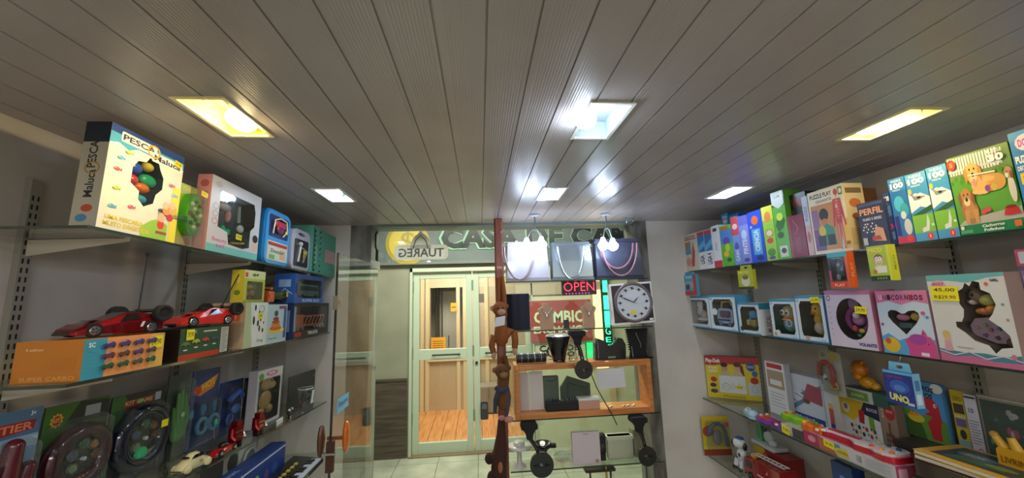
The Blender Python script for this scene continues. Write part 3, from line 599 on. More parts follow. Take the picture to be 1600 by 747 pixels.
# boxed wall clock
a, b = ux(957, 1.7), ux(1023, 1.7); w = b - a; h = uz(443, 990) - S1 - .012
t = thing('wall_clock', 'boxed wall clock with bird pictures for hours, leaning on the glass shelf', 'clock', (a, YU + .0, S1 + .010)); t.rotation_euler = (0, radians(-2.5), 0)
part('clock_box', t, [('b', 0, w, 0, .05, 0, h, 'f2f2f4')]); cx, cz, R = w * .52, h * .52, w * .405
part('box_front', t, [('b', w * .035, w * .965, -.002, 0, h * .05, h * .955, '3a3136:g')], 'dark printed front with white border')
part('clock_rim', t, [('o', (cx, -.004, cz), R * 1.05, R * .09, 'y', '6c6268:g', 36)]); part('clock_face', t, [('pr', ell(cx, cz, R, R, 40), 'xz', -.005, -.003, 'd5dae4')])
g = G()
for k in range(12):
    q = pi / 2 - k * pi / 6; px, pz = cx + R * .78 * cos(q), cz + R * .78 * sin(q); s = R * .11; o = (k * 37 % 7 - 3) * .12
    P = [(-1.3, .2), (-.3, .5), (.2, 1.1), (.4, .4), (1.3, .1), (.5, -.3), (-.2, -.9), (-.2, -.2)]
    g.prism([(px + s * (u * cos(o) - v * sin(o)), pz + s * (u * sin(o) + v * cos(o))) for u, v in P], 'xz', -.0062, -.005, ('2b2b36', '3a2c2c', '2a3540')[k % 3])
g.build('bird_marks', t)
part('hour_hand', t, [('b', -.001, .001, -.001, 0, 0, R * .42, '15151a'), ('b', -.003, .003, -.001, 0, R * .05, R * .3, '15151a')]).matrix_local = Matrix.Translation((cx, -.0075, cz)) @ Matrix.Rotation(radians(48), 4, 'Y')
part('minute_hand', t, [('b', -.0012, .0012, -.001, 0, -R * .1, R * .86, '15151a'), ('b', -.0028, .0028, -.001, 0, 0, R * .6, '15151a')]).matrix_local = Matrix.Translation((cx, -.009, cz)) @ Matrix.Rotation(radians(-63), 4, 'Y')
part('second_hand', t, [('b', -.0006, .0006, -.0005, 0, -R * .25, R * .72, '444')]).matrix_local = Matrix.Translation((cx, -.0105, cz)) @ Matrix.Rotation(radians(-68), 4, 'Y')
part('round_sticker', t, [('pr', ell(cx - R * .08, cz - R * .55, R * .16, R * .16, 16), 'xz', -.0068, -.0062, 'e2dd5a')], 'yellow sticker on the clock face')
part('white_label', t, [('b', w * .86, w * .95, -.003, -.002, h * .06, h * .11, 'eeeeee')])
# on the wooden box
x0, x1 = ux(808, 1.4), ux(855, 1.4); n = 9; t = thing('bracelet_roll', 'roll of black bracelets with silver rings on top of the wooden box', 'bracelet roll', (x0, YU + .05, BT + .032))
part('roll', t, [('c', (0, 0, 0), (x1 - x0, 0, 0), .030, .030, '1c1c22', 18)])
for i in range(n): part('bracelet', t, [('o', ((i + .5) * (x1 - x0) / n, 0, 0), .0295, .003, 'x', 'd4d3cf:c' if i % 2 else '26262c:g', 22, 6)])
x = ux(876, 1.45); t = thing('black_cone_lamp', 'glossy black tapering lamp shade with white top, above the wooden box', 'lamp shade', (x, YU + .065, BT)); h = uz(523, 876) - BT
part('shade', t, [('l', [(.038, .0), (.045, .02), (.060, h * .5), (.080, h * .86), (.083, h * .93)], (0, 0, 0), '14151b:g', 28)])
part('shade_top', t, [('l', [(.083, h * .93), (.070, h * .98), (.035, h), (.001, h)], (0, 0, 0), 'e6e6ea:g', 28)], 'white glossy top')
x = ux(893, 1.4); t = thing('plastic_bag', 'crumpled clear plastic bag beside the black shade', 'plastic bag', (x + .02, YU + .04, BT)); g = G()
rg = []
for j in range(6):
    z = j * .022; r = .028 - .003 * j; rg.append([(r * (1 + .25 * sin(5 * q + j * 1.7)) * cos(q), .6 * r * (1 + .25 * cos(4 * q + j)) * sin(q), z) for q in [2 * pi * i / 14 for i in range(14)]])
g.loft(rg, 'blister'); g.build('bag_film', t)
def clamp_lamp(px, pyc, shelf, pxh, pyh, rh, label, base):
    x = ux(px, 1.3); z = shelf - .012; y = YU - .06; hx, hz = ux(pxh, 1.2), uz(pyh, pxh); t = thing('clamp_lamp', label, 'clamp lamp', (x, y, z), 0, 'black clamp lamps hanging head down')
    part('clamp', t, [('rb', -.05, .05, 0, .065, -.03, .003, .01, '17171a:m'), ('pr', [(-.045, -.02), (.045, -.02), (.022, -.055), (.018, -.085), (-.018, -.085), (-.022, -.055)], 'xz', .005, .04, '17171a:m')])
    dx, dz = hx - x, hz - z; P = [(dx * f + .012 * sin(pi * f), .02 - .02 * f, -.08 + (dz + .08) * f) for f in (0, .2, .4, .6, .8, 1)]
    part('gooseneck', t, [('tb', P, [.014, .012, .011, .012, .015, .018], '1a1a1d:g')])
    part('lamp_head', t, [('c', (dx, -.035, dz), (dx, -.01, dz), rh, rh * .96, '19191c:g', 28), ('l', [(.001, .02), (rh * .5, .012), (rh * .9, -.002)], (dx, 0, dz), '1e1e22:g', 20)])
    part('power_button', t, [('s', (dx, -.037, dz - rh * .1), .004, 'c6c6cc:g')])
    return t
clamp_lamp(903, 0, S1, 908, 573, .056, 'black clamp lamp in front of the wooden box top edge', 0)
clamp_lamp(823, 0, S2, 839, 716, .07, 'large black clamp lamp below the left end of the wooden box', 0)
clamp_lamp(988, 0, S2, 994, 703, .056, 'black clamp lamp below the right end of the wooden box', 0)
P = [ony(a, b, YU - .03) for a, b in ((917, 560), (921, 578), (926, 590), (932, 605), (943, 625), (953, 642), (960, 655), (964, 664))]
single('lamp_cord', 'thin black cord running diagonally across the wooden box', 'cord', [('tb', P, .003, '1d1b18', 6)])
for pts, lb in ((((845, 728), (848, 738), (851, 747), (853, 760)), 'thin cord below the large clamp lamp, under the box left end'), (((1004, 676), (1007, 690), (1009, 710), (1010, 730), (1011, 750)), 'thin cord hanging beside the right clamp lamp')):
    single('lamp_cord', lb, 'cord', [('tb', [ony(a, b, YU - .03) for a, b in pts], .003, '1d1b18', 6)])
x = ux(1001, 1.5); h = uz(514, 1000) - BT; g = G(); t = thing('earring_stand', 'tall black toothed jewellery stand with silver chains under the clock', 'jewellery stand', (x, YU + .05, BT)); P = []
for i in range(9): z = h * (.25 + i * .085); P += [(.052 + .02 * i / 9, z), (.066 + .018 * i / 9, z + .006), (.052 + .02 * i / 9, z + .012)]
P = [(.062, 0), (.055, h * .2)] + P + [(.068, h)]; P = P + [(-a, b) for a, b in reversed(P)]
part('stand_panel', t, [('pr', P, 'xz', 0, .012, '121216:m')]); part('stand_foot', t, [('b', -.075, .085, -.03, .045, 0, .008, '121216:g')])
part('silver_chain', t, [('tb', [(-.01, -.003, h * .85), (.0, -.004, h * .7), (.015, -.004, h * .5), (.018, -.004, h * .35)], .0018, 'd8d8dc:c', 5)])
part('silver_chain', t, [('tb', [(-.045, -.003, h * .4), (-.042, -.004, h * .2), (-.04, -.004, h * .05)], .0022, 'd8d8dc:c', 5)])
x = ux(958, 1.4); t = thing('jewellery_cushion', 'black two-hump jewellery cushion beneath the green LED sign', 'jewellery stand', (x, YU + .04, BT)); w = .105
P = [(-w, 0), (w * .95, 0), (w, .09), (w * .8, .13), (w * .5, .135), (w * .35, .10), (-.1 * w, .085), (-.4 * w, .12), (-.75 * w, .135), (-w * .95, .11)]
part('cushion_body', t, [('pr', P, 'xz', 0, .05, '101216:g')], bevel=.008); part('name_plate', t, [('b', -.02, .03, -.004, 0, .008, .02, '6a9a80')], 'small pale plate'); part('silver_chain', t, [('tb', [(-w * .8, -.003, .12), (-w * .78, -.004, .06), (-w * .8, -.003, .01)], .002, 'd8d8dc:c', 5)])
# inside the wooden box
def slab(name, px0, px1, pyt, z, d, col, label, cat, extra=(), dy=.05, grp=None, bev=.002):
    a, b = ux(px0, z), ux(px1, z); h = uz(pyt, px0) - z; t = thing(name, label, cat, (a, YU + dy, z), 0, grp); part('main_body', t, [('b', 0, b - a, 0, d, 0, h, col)], bevel=bev)
    for nm, sp, *lb in extra: part(nm, t, sp(b - a, h), lb[0] if lb else None)
    return t
slab('jewellery_display', 815, 829, 586, BI, .012, 'c9bfbd', 'white display panel, left of two inside the wooden box', 'display panel', [('border', lambda w, h: [('b', w * .08, w * .92, -.001, 0, h * .04, h * .96, 'bdb2b0')])])
slab('jewellery_display', 830, 852, 584, BI, .016, 'cdc6c5', 'white display panel, right of two inside the wooden box', 'display panel', [('border', lambda w, h: [('b', w * .0, w * .06, -.004, 0, 0, h, 'dcd6d4')])])
slab('cloth_bag', 854, 878, 592, BI, .04, '56625a:m', 'grey-green upright cloth bag beside the white frames', 'bag', [('drawstring', lambda w, h: [('tb', [(w * .2, -.003, h * .9), (w * .6, -.004, h * .85), (w * .9, -.003, h * .95)], .002, '38423c:m', 5)])], .06)
a, b = ux(880, 1.2), ux(928, 1.2); z1, z2, z3 = uz(592, 885), uz(603, 926), uz(628, 900)
t = thing('dark_cloth', 'grey-green folded cloth with slanting top behind the bracelet tray', 'cloth', (0, YU + .08, 0)); part('fold', t, [('pr', [(a, BI), (b, BI), (b, z2), (a + .05, z1), (a, uz(610, 880))], 'xz', 0, .02, '4e5a50:m')], bevel=.004)
part('fold', t, [('pr', [(a + .04, BI), (b - .02, BI), (b - .02, z2 - .03), (a + .05, z1 - .04)], 'xz', -.012, 0, '465248:m')], bevel=.004)
a, b = ux(853, 1.15), ux(904, 1.15); w = b - a; t = thing('bracelet_tray', 'dark tray of rings and bracelets inside the wooden box', 'jewellery tray', (a, YU + .0, BI))
part('tray_body', t, [('b', 0, w, 0, .052, 0, .055, '202326:m')], bevel=.008)
for i in range(11): part('ring', t, [('o', (w * (.05 + .09 * i), .03, .056), .009 + .002 * (i % 3), .0022, 'x', 'cfcfd2:c' if i > 4 else '6d7274:c', 14, 5)])
slab('gift_box', 905, 938, 625, BI, .06, 'c79a86', 'pink-sided box with white lid beside the ring tray', 'box', [('box_lid', lambda w, h: [('b', -.002, w + .002, -.002, .062, h - .004, h + .008, 'dfe2e2')], ['white lid'])], .0)
a, b = ux(932, 1.3, YU - .012), ux(976, 1.3, YU - .012); z0, z1 = uz(607, 950), uz(577, 950); t = single('paper_sheet', 'white paper sheet taped across the upper right of the wooden box', 'paper', [('pr', [(a + .008, z0), (b, z0 + .008), (b - .004, z1 + .008), (a, z1)], 'xz', YU - .014, YU - .013, 'd3d2da:m')])
for i, (px, c) in enumerate(((955, 'b9c48e:c'), (975, 'd9c49a:c'), (981, 'e2dcc8:c'), (990, 'd9d9d4:c'))):
    t = thing('earring', ['flat greenish earring lying in the wooden box', 'gold earring lying in the wooden box, left of three small ones', 'pale gold earring lying in the wooden box, middle of three small ones', 'silver earring lying in the wooden box, nearest its right end'][i], 'earring', (ux(px, 1.1), YU + .02, BI + .005), 0, 'earrings lying in the wooden box')
    part('hoop', t, [('o', (0, 0, 0), .010, .0025, 'z', c, 12, 5)]); part('bead', t, [('s', (.012, 0, .002), .006, c)])
# lower display shelf
x = ux(813, .85); t = thing('cake_stand', 'white round pedestal stand at the left of the lowest display shelf', 'display stand', (x, YU + .06, S3 + .0005))
part('stand_base', t, [('l', [(.045, 0), (.04, .012), (.016, .02), (.014, .09), (.03, .105)], (0, 0, 0), 'd0cfca:g')]); part('stand_plate', t, [('l', [(.03, .105), (.075, .112), (.078, .12), (.001, .12)], (0, 0, 0), 'd8d7d2:g', 28)]); part('stand_dish', t, [('l', [(.034, .12), (.036, .14), (.03, .146), (.001, .146)], (0, 0, 0), 'c6c8c2:g', 24)])
x = ux(851, .85); t = thing('black_bowl', 'black bowl on a square foot beside the white pedestal stand', 'bowl', (x, YU + .07, S3 + .0005))
part('bowl_foot', t, [('rt', -.055, .055, -.03, .03, 0, .03, .01, '1c1c1f:m')]); part('bowl_stem', t, [('l', [(.03, .03), (.018, .06), (.03, .085)], (0, 0, 0), '1c1c1f:m')]); part('bowl_cup', t, [('l', [(.03, .085), (.055, .105), (.058, .125), (.05, .125), (.02, .105), (.001, .1)], (0, 0, 0), '202024:g', 24)]); part('bowl_handle', t, [('rt', .03, .085, -.015, .015, .095, .115, .01, '1c1c1f:m')])
x = ux(886, .8); t = thing('plastic_bag', 'crumpled clear plastic bag lying left of the white card box', 'plastic bag', (x, YU + .05, S3 + .001)); g = G(); rg = []
for j in range(8):
    xx = -.07 + j * .02; r = (.012, .022, .03, .034, .03, .033, .025, .01)[j]; rg.append([(xx, .9 * r * (1 + .3 * sin(3 * q + j * 2.1)) * cos(q), .045 + r * (1 + .3 * cos(4 * q + j)) * sin(q) ) for q in [2 * pi * i / 14 for i in range(14)]])
g.loft(rg, 'blister'); g.build('bag_film', t)
slab('card_box', 897, 941, 678, S3, .03, 'cfc3cb', 'white upright card box on the lowest display shelf', 'box', [('hanger_slot', lambda w, h: [('rb', w * .4, w * .6, -.001, 0, h * .93, h * .96, .002, '9a9098')]), ('round_seal', lambda w, h: [('pr', ell(w * .87, h * .1, .012, .012, 12), 'xz', -.001, 0, 'b08a80')])], .02)
slab('black_speaker', 939, 953, 683, S3 + .04, .05, '1b1b20', 'small black rounded speaker behind the white card box', 'speaker', [('speaker_cone', lambda w, h: [('pr', ell(w * .5, h * .4, w * .3, w * .3, 16), 'xz', -.002, 0, '33333a:g')]), ('speaker_foot', lambda w, h: [('b', w * .1, w * .9, .005, .045, -.0395, 0, '1b1b20')])], .055, None, .012)
slab('pale_box', 956, 998, 688, S3, .08, 'b4b9a2', 'pale green glossy box behind the right clamp lamp', 'box', [('box_lid', lambda w, h: [('b', -.002, w + .002, -.002, .05, h * .86, h * 1.0, 'c6cbb4')]), ('clasp', lambda w, h: [('s', (w * .1, -.002, h * .4), .004, 'e8e8dc:g')])], .06, None, .01)
slab('pale_box', 999, 1018, 676, S3, .08, '83846d', 'dull olive rounded box at the right end of the lowest display shelf', 'box', [('box_lid', lambda w, h: [('b', 0, w, -.002, 0, h * .8, h * .82, '6a6b56')])], .065, None, .012)
t = thing('gold_tray', 'dark tray with a brass stem at the bottom of the window display', 'tray', (ux(950, .7), YU + .05, .62)); part('tray_plate', t, [('rt', -.13, .06, -.03, .04, .10, .112, .01, '3a3020:m')]); part('brass_stem', t, [('c', (0, -.02, .03), (0, -.02, .13), .007, .007, 'd6b868:c', 10)]); part('tray_leg', t, [('b', -.1, -.09, 0, .01, -.62, .10, '3a3020'), ('b', .03, .04, 0, .01, -.62, .10, '3a3020')])
single('corner_clip', 'small metal clip on the dark stone beside the wooden box', 'clip', [('rb', -.018, .018, 0, .02, -.014, .014, .004, 'c8c8c8:s')], (ux(1026, 1.1), YU + .155, uz(635, 1026)))
# plush monkeys hanging on the post
def plush(name, label, x, y, zt, zh, fur, face, tagged, arm_up=.2, legs=True, tail=None):
    t = thing(name, label, 'plush toy', (x, y, zh), 0, 'long-armed plush animals hanging on the post')
    g = G(); u = zt - zh
    g.tube([(.02, .0, u), (.03, 0, u * .5), (.03, 0, .0), (.02, -.005, -.05)], [.014, .016, .017, .02], fur)
    g.tube([(.0, .0, u * .96), (-.004, 0, u * .5), (-.012, 0, 0), (-.012, -.005, -.05)], [.013, .015, .016, .02], fur)
    g.tube([(.0, -.01, .0), (.004, -.02, -.06), (.006, -.022, -.12), (.004, -.02, -.17), (0, -.015, -.19)], [.026, .034, .044, .040, .02], fur, 12)
    if legs:
        g.tube([(.02, -.02, -.15), (.06, -.03, -.10), (.085, -.03, -.11), (.09, -.03, -.17), (.085, -.03, -.21)], [.024, .024, .022, .02, .018], fur)
        g.tube([(-.015, -.02, -.16), (-.045, -.025, -.14), (-.055, -.03, -.19), (-.045, -.03, -.23)], [.024, .024, .02, .018], fur)
    if tail: g.tube(tail, .016, fur)
    g.build('plush_body', t)
    part('head', t, [('s', (0, -.025, .03), (.045, .04, .045), fur), ('s', (-.045, -.02, .035), (.016, .01, .018), face), ('s', (.042, -.02, .045), (.014, .01, .016), fur)])
    part('muzzle', t, [('s', (.008, -.058, .012), (.026, .016, .02), face)], 'pale fur muzzle'); part('eyes', t, [('s', (-.012, -.062, .035), .006, '0c0c0c:g'), ('s', (.018, -.062, .035), .006, '0c0c0c:g')], 'black bead eyes')
    if legs:
        part('foot', t, [('s', (.086, -.033, -.225), (.016, .018, .026), face)], 'pinkish foot'); part('foot', t, [('s', (-.044, -.033, -.245), (.015, .018, .024), face)], 'pinkish foot')
    if tagged: part('paper_tag', t, [('pr', [(-.035, -.075), (.025, -.065), (.03, -.01), (-.03, -.02)], 'xz', -.076, -.074, 'd9dce6:m')], 'white paper tag')
    return t
x = ux(781, 1.6)
plush('plush_monkey', 'orange-brown plush monkey with a white tag hanging on the post', x, YU - .03, uz(432, 788), uz(490, 780), '9c5a2a:f', 'd9a890:f', True)
t = plush('plush_dog', 'brown and blue-grey plush hanging on the post below the monkey', x + .005, YU - .03, uz(556, 785), uz(585, 780), '7a4c26:f', 'a07a50:f', False, legs=False)
part('scarf', t, [('tb', [(-.04, -.045, -.06), (-.01, -.065, -.08), (.03, -.05, -.06)], .016, '43475c:f'), ('tb', [(-.02, -.055, -.07), (-.045, -.05, -.13), (-.05, -.045, -.2)], [.018, .014, .01], '43475c:f'), ('tb', [(.02, -.05, -.07), (.03, -.045, -.15), (.02, -.04, -.22)], [.016, .014, .01], '595a68:f')], 'blue-grey scarf')
part('foot', t, [('s', (.03, -.04, -.245), (.028, .02, .018), 'd69a92:f'), ('s', (-.01, -.04, -.235), (.02, .018, .015), 'c88a80:f')], 'pink foot')
t = thing('plush_bear', 'dark brown plush with round paws at the foot of the post', 'plush toy', (ux(780, .9), YU - .04, uz(708, 770)), 0, 'long-armed plush animals hanging on the post')
g = G(); g.tube([(.015, 0, .20), (.012, -.01, .12), (0, -.02, .02), (-.008, -.02, -.06), (-.0, -.01, -.2)], [.02, .028, .042, .045, .04], '4a2a20:f', 12); g.tube([(0, -.02, .03), (-.03, -.03, .02), (-.055, -.03, .0)], [.025, .022, .02], '4a2a20:f'); g.tube([(0, -.02, -.08), (-.03, -.03, -.07), (-.045, -.03, -.09)], [.025, .022, .02], '4a2a20:f'); g.build('plush_body', t)
part('paw', t, [('s', (-.062, -.032, 0), (.026, .024, .032), '3b211a:f')], 'dark round paw'); part('paw', t, [('s', (-.05, -.032, -.1), (.026, .024, .034), '3b211a:f')], 'dark round paw'); part('muzzle', t, [('s', (-.0, -.062, -.04), (.014, .012, .03), 'c07a5a:f')], 'pale muzzle')
# ================================================================== left wall goods
Y = 'f2e21c'; WH = 'eef0ee'; BK = '151518'
def rr(x0, x1, y0, y1, r=.06): return rrect(x0, x1, y0, y1, r, 4)
def blobs(*L): return [('s', *q) for q in L]
def lines(x, y, w, n, dy, col, th=.008): return [('r', x, y - i * dy, w * (1 - .25 * (i % 3 == 2)), th, col) for i in range(n)]
def fish(x, y, s, c, sy=1.0): return [('e', x, y, s, s * .7 * sy, c), ('p', [(x + s * .8, y), (x + s * 1.6, y + s * .7 * sy), (x + s * 1.6, y - s * .7 * sy)], c), ('e', x - s * .4, y + s * .15, s * .18, s * .18 * sy, WH)]
# --- tall fishing game box
P = W_('LT', 149, 272, 193, .0)
P.h = zat(188, -.96, P.loc.y) - P.loc.z
hole = [(.30, .66), (.36, .74), (.46, .76), (.50, .82), (.62, .82), (.66, .74), (.72, .66), (.72, .54), (.64, .46), (.62, .36), (.50, .30), (.42, .36), (.42, .44), (.30, .50)]
def toy_fish(r, w, h, t):
    part('toy_fish', r, blobs(((w * .40, t * .3, h * .68), (w * .09, t * .25, h * .06), '2c4fc0:g'), ((w * .56, t * .3, h * .74), (w * .07, t * .25, h * .05), 'c9b428:g'), ((w * .38, t * .3, h * .55), (w * .07, t * .25, h * .06), 'c22c3c:g'), ((w * .60, t * .35, h * .60), (w * .12, t * .25, h * .07), '1d9a6a:g'), ((w * .52, t * .3, h * .50), (w * .10, t * .25, h * .055), 'e0701e:g'), ((w * .52, t * .3, h * .38), (w * .07, t * .25, h * .05), '3a9cc8:g')), 'glossy coloured plastic fish')
fr = [('r', 0, .84, 1, .16, '27448c'), ('r', 0, .0, 1, .84, 'e9e3c8')]
def ring(H, k): 
    n = len(H); cx = sum(a for a, _ in H) / n; cy = sum(b for _, b in H) / n; return [(cx + (a - cx) * k, cy + (b - cy) * k) for a, b in H]
# the front print is laid around the window
def around(H, zones):
    """colour zones (y0, y1, colour) of a front, clipped clear of the window by its bounding box"""
    x0, x1 = min(a for a, _ in H) - .01, max(a for a, _ in H) + .01; y0, y1 = min(b for _, b in H) - .01, max(b for _, b in H) + .01; out = []
    for a, b, c in zones:
        if b <= y0 or a >= y1: out.append(('r', 0, a, 1, b - a, c)); continue
        if a < y0: out.append(('r', 0, a, 1, y0 - a, c))
        if b > y1: out.append(('r', 0, y1, 1, b - y1, c))
        m0, m1 = max(a, y0), min(b, y1); out += [('r', 0, m0, x0, m1 - m0, c), ('r', x1, m0, 1 - x1, m1 - m0, c)]
    return out
art = [('p', [(0, .84), (1, .84), (1, 1), (0, 1)], '2d4a8e'), ('p', [(0, .80), (.1, .83), (.22, .79), (.34, .84), (.5, .83), (.66, .86), (.8, .82), (.9, .86), (1, .83), (1, .92), (0, .92)], '4fa7cf'),
       ('b', [(0, .80), (.1, .83), (.22, .79), (.34, .84), (.5, .83), (.66, .86), (.8, .82), (.9, .86), (1, .83)], .004, 'dff2f8'),
       ('p', rr(.12, .58, .86, .96, .02), WH), ('t', 'PESCA', .35, .91, .06, '39404e', .42, .03), ('p', rr(.52, .98, .80, .90, .02), WH), ('t', 'Maluca', .75, .85, .06, '39404e', .40, .03), ('o', .54, .90, .09, .07, .25, 'c8a63c'),
       ('r', 0, 0, .86, .0, 'b9d545'), ('p', [(.5, 0), (.86, 0), (.86, .17), (.74, .22), (.62, .18), (.5, .1)], '9ac83c'), ('r', .88, 0, .12, .62, 'efe13c'), ('t', 'MAGNETICO', .94, .3, .5, '20202a', .07, .02, pi / 2),
       ('t', 'UMA PESCARIA', .30, .115, .045, 'e2c93c', .46, .03), ('t', 'MUITO DIVERTIDA', .34, .055, .045, 'e2c93c', .56, .03),
       ('e', .76, .16, .05, .05, 'd9381e'), ('e', .76, .24, .05, .05, 'e8b592'), ('e', .88, .26, .05, .04, 'c93030'), ('e', .82, .33, .06, .05, 'e89a3c'), ('e', .92, .35, .06, .05, 'e2b84a'), ('e', .80, .38, .045, .04, 'f0c8a0'), ('e', .90, .40, .045, .04, 'f0c8a0'), ('r', .70, .06, .16, .03, '9a5a2a')]
for x, y, c in ((.12, .58, 'e0545c'), (.14, .40, 'c9cf4a'), (.12, .22, '5aa7cc'), (.34, .26, 'e0606a'), (.14, .70, '58b0d8'), (.84, .62, 'e05a7a'), (.90, .52, '8ac0dc'), (.22, .78, 'a8cf5a')): art += fish(x, y, .035, c, .75)
carton('fishing_game_box', 'tall boxed fishing game with coloured fish behind its window, first on the top left shelf', 'game box', P, .062, 'e4e4da', art,
       [('r', 0, 0, 1, 1, 'b9b4a0'), ('r', 0, .80, 1, .20, '27303f'), ('t', 'PESCA', .45, .68, .34, '2a2c34', .26, .02, pi / 2), ('t', 'Maluca', .5, .40, .34, '2a2c34', .26, .02, pi / 2), ('o', .5, .55, .3, .06, .2, 'b98a3c'), ('e', .55, .17, .22, .035, 'c0503a'), ('e', .4, .08, .22, .035, '4a8ab8')],
       hole=hole, cav='2e3a44', toy=toy_fish, tags=((.84, .86, .028, .018, '35,90', -.15),))
# --- green magnetic fishing toy on a card
P = W_('LT', 284, 313, 283, .0)
t = thing('fish_catch_toy', 'round green fishing toy in a clear pack, beside the tall fishing game box', 'toy pack', P.loc, P.rz, None, P.ry); w, h = P.w, P.h
part('card', t, [('b', 0, w, .03, .034, 0, h, '9ab83a')]); g = G(); g.art('F', w, h, 0, [('r', 0, .0, 1, .16, 'a9a26a'), ('t', 'FISHING', .55, .93, .08, 'd9c23c', .7, .03), ('e', .75, .1, .16, .06, 'c9584a')], -.0305 + .0008); o = g.build('card_print', t)
part('toy_disc', t, [('pr', ell(w * .5, h * .52, w * .46, h * .34, 30), 'xz', .004, .028, '4aa02c:g'), ('pr', ell(w * .5, h * .52, w * .38, h * .28, 30), 'xz', .001, .004, '63b83a:g')])
for i in range(12):
    a = 2 * pi * i / 8 if i < 8 else 2 * pi * (i - 8) / 4 + .4; k = .28 if i < 8 else .12; k2 = .21 if i < 8 else .09
    part('fish_mouth', t, [('s', (w * (.5 + k * cos(a)), .0, h * (.52 + k2 * sin(a))), (.0075, .006, .0075), ('d8d8b0:g', '6b3a2a:g', '2f6a2a:g')[i % 3])])
part('wrap', t, [('rb', -.001, w, -.008, -.0075, 0, h * .96, .01, 'blister')], 'clear plastic wrap'); price(t, w * .55, h * .84, .03, .018, '18,00', -.1, -.01)
# --- white and pink dress-up set
P = W_('LT', 320, 401, 271, .0)
hole = [(.16, .84), (.84, .84), (.88, .72), (.88, .5), (.80, .42), (.80, .16), (.66, .12), (.38, .14), (.34, .30), (.16, .34)]
def toy_set(r, w, h, t):
    part('hair_dryer', r, blobs(((w * .34, t * .4, h * .66), (w * .13, .014, h * .06), 'b9b4c0:g'), ((w * .42, t * .4, h * .55), (w * .03, .012, h * .09), 'c49aa8:g')), 'silvery toy dryer')
    part('mirror', r, [('c', (w * .62, t * .3, h * .5), (w * .6, t * .3, h * .74), .006, .006, '9fb4bc:g'), ('s', (w * .66, t * .3, h * .42), (w * .06, .01, h * .06), 'dadfe0:g')])
    part('green_beads', r, blobs(*[((w * (.30 + .05 * (i % 3)), t * .2, h * (.30 + .03 * (i // 3))), .008, '1fc98a:g') for i in range(7)]), 'shiny green beads')
    part('comb', r, [('tb', [(w * .46, t * .3, h * .2), (w * .72, t * .3, h * .34)], .005, '3a3a4a:g'), ('tb', [(w * .5, t * .3, h * .18), (w * .76, t * .3, h * .22)], .005, 'c8b040:g')])
carton('dress_up_set', 'large white and pink boxed dress-up set with silver accessories behind its window', 'toy box', P, .05, 'd9d8de', around(hole, ((0, .10, '7cc8c6'),)) + [('t', 'Beauty', .22, .16, .07, 'd98ab0', .26, .03), ('t', 'set', .24, .09, .05, 'c070a0', .16, .03), ('o', .10, .50, .05, .045, .3, 'b8b4c8'), ('o', .10, .60, .05, .045, .3, 'b8b4c8'), ('o', .1, .4, .05, .045, .3, 'c8a4b8'), ('e', .92, .2, .06, .08, 'e8c8b8'), ('e', .92, .32, .06, .06, '2a2628'), ('e', .12, .90, .06, .04, 'c8c4ce')],
       [('r', 0, 0, 1, 1, 'c98a94'), ('e', .5, .88, .3, .05, 'a85a60'), ('t', 'Beauty set', .5, .5, .3, 'a8606c', .4, .02, pi / 2)], hole=hole, cav='28343a', toy=toy_set, tags=((.50, .24, .036, .022, '45,00', -.05),))
# --- doctor cases
P = W_('LT', 407, 449, 321, .02); w, h = P.w, P.h
t = thing('doctor_case', 'bright blue plastic doctor case with a red heart toy in its window', 'toy case', P.loc, P.rz, None, P.ry)
part('case_body', t, [('rb', 0, w, 0, .06, 0, h, w * .18, '2a8fd8:g'), ('rb', w * .04, w * .96, -.006, 0, h * .02, h * .98, w * .16, '3aa0e6:g')], bevel=.003)
part('case_window', t, [('rb', w * .14, w * .86, -.008, -.005, h * .50, h * .90, .01, '24366a:g')]); part('label_card', t, [('rb', w * .12, w * .88, -.008, -.005, h * .08, h * .42, .006, 'ddd8c4'), ('b', w * .14, w * .86, -.0085, -.008, h * .34, h * .40, 'c23a34'), ('tx', 'Doctor', (w * .5, -.009, h * .25), (1, 0, 0), (0, 0, 1), h * .07, '3a7a6a', w * .5, .02), ('b', w * .2, w * .4, -.0085, -.008, h * .10, h * .18, '7ab06a'), ('b', w * .6, w * .8, -.0085, -.008, h * .12, h * .3, 'e0b090')])
part('toy_heart', t, [('s', (w * .40, -.014, h * .74), (w * .14, .010, h * .07), 'c02c3c:g'), ('s', (w * .58, -.014, h * .74), (w * .14, .010, h * .07), 'b02a50:g'), ('s', (w * .49, -.014, h * .65), (w * .14, .009, h * .08), '7a2a60:g')], 'red heart-shaped toy')
part('stethoscope', t, [('tb', [(w * .22, -.016, h * .55), (w * .25, -.018, h * .8), (w * .45, -.018, h * .86), (w * .7, -.018, h * .84), (w * .74, -.018, h * .66), (w * .6, -.016, h * .54)], .0035, 'e8dcae:g', 6)], 'cream tube'); price(t, w * .66, h * .60, .02, .015, '', .1, -.02)
P = W_('LT', 453, 482, 354, .02); w, h = P.w, P.h
t = thing('tool_case', 'small white plastic case with handle and grey tools, right of the blue doctor case', 'toy case', P.loc, P.rz, None, P.ry)
O = rrect(0, w, 0, h, w * .2); O2 = [(w * .5 + w * .2 * cos(2 * pi * i / 16), h * .89 + h * .04 * sin(2 * pi * i / 16)) for i in range(16)]
g = G(); tr = tessellate_polygon([[Vector((a, b, 0)) for a, b in O], [Vector((a, b, 0)) for a, b in O2]]); 
for y in (0, .04): g.add([(a, y, b) for a, b in O + O2], [tuple(x) for x in tr], 'c9c6d6:g')
g.prism(O, 'xz', 0, .04, 'c9c6d6:g', True, False); g.prism(O2, 'xz', 0, .04, 'a9a6b6:g', True, False); g.build('case_body', t)
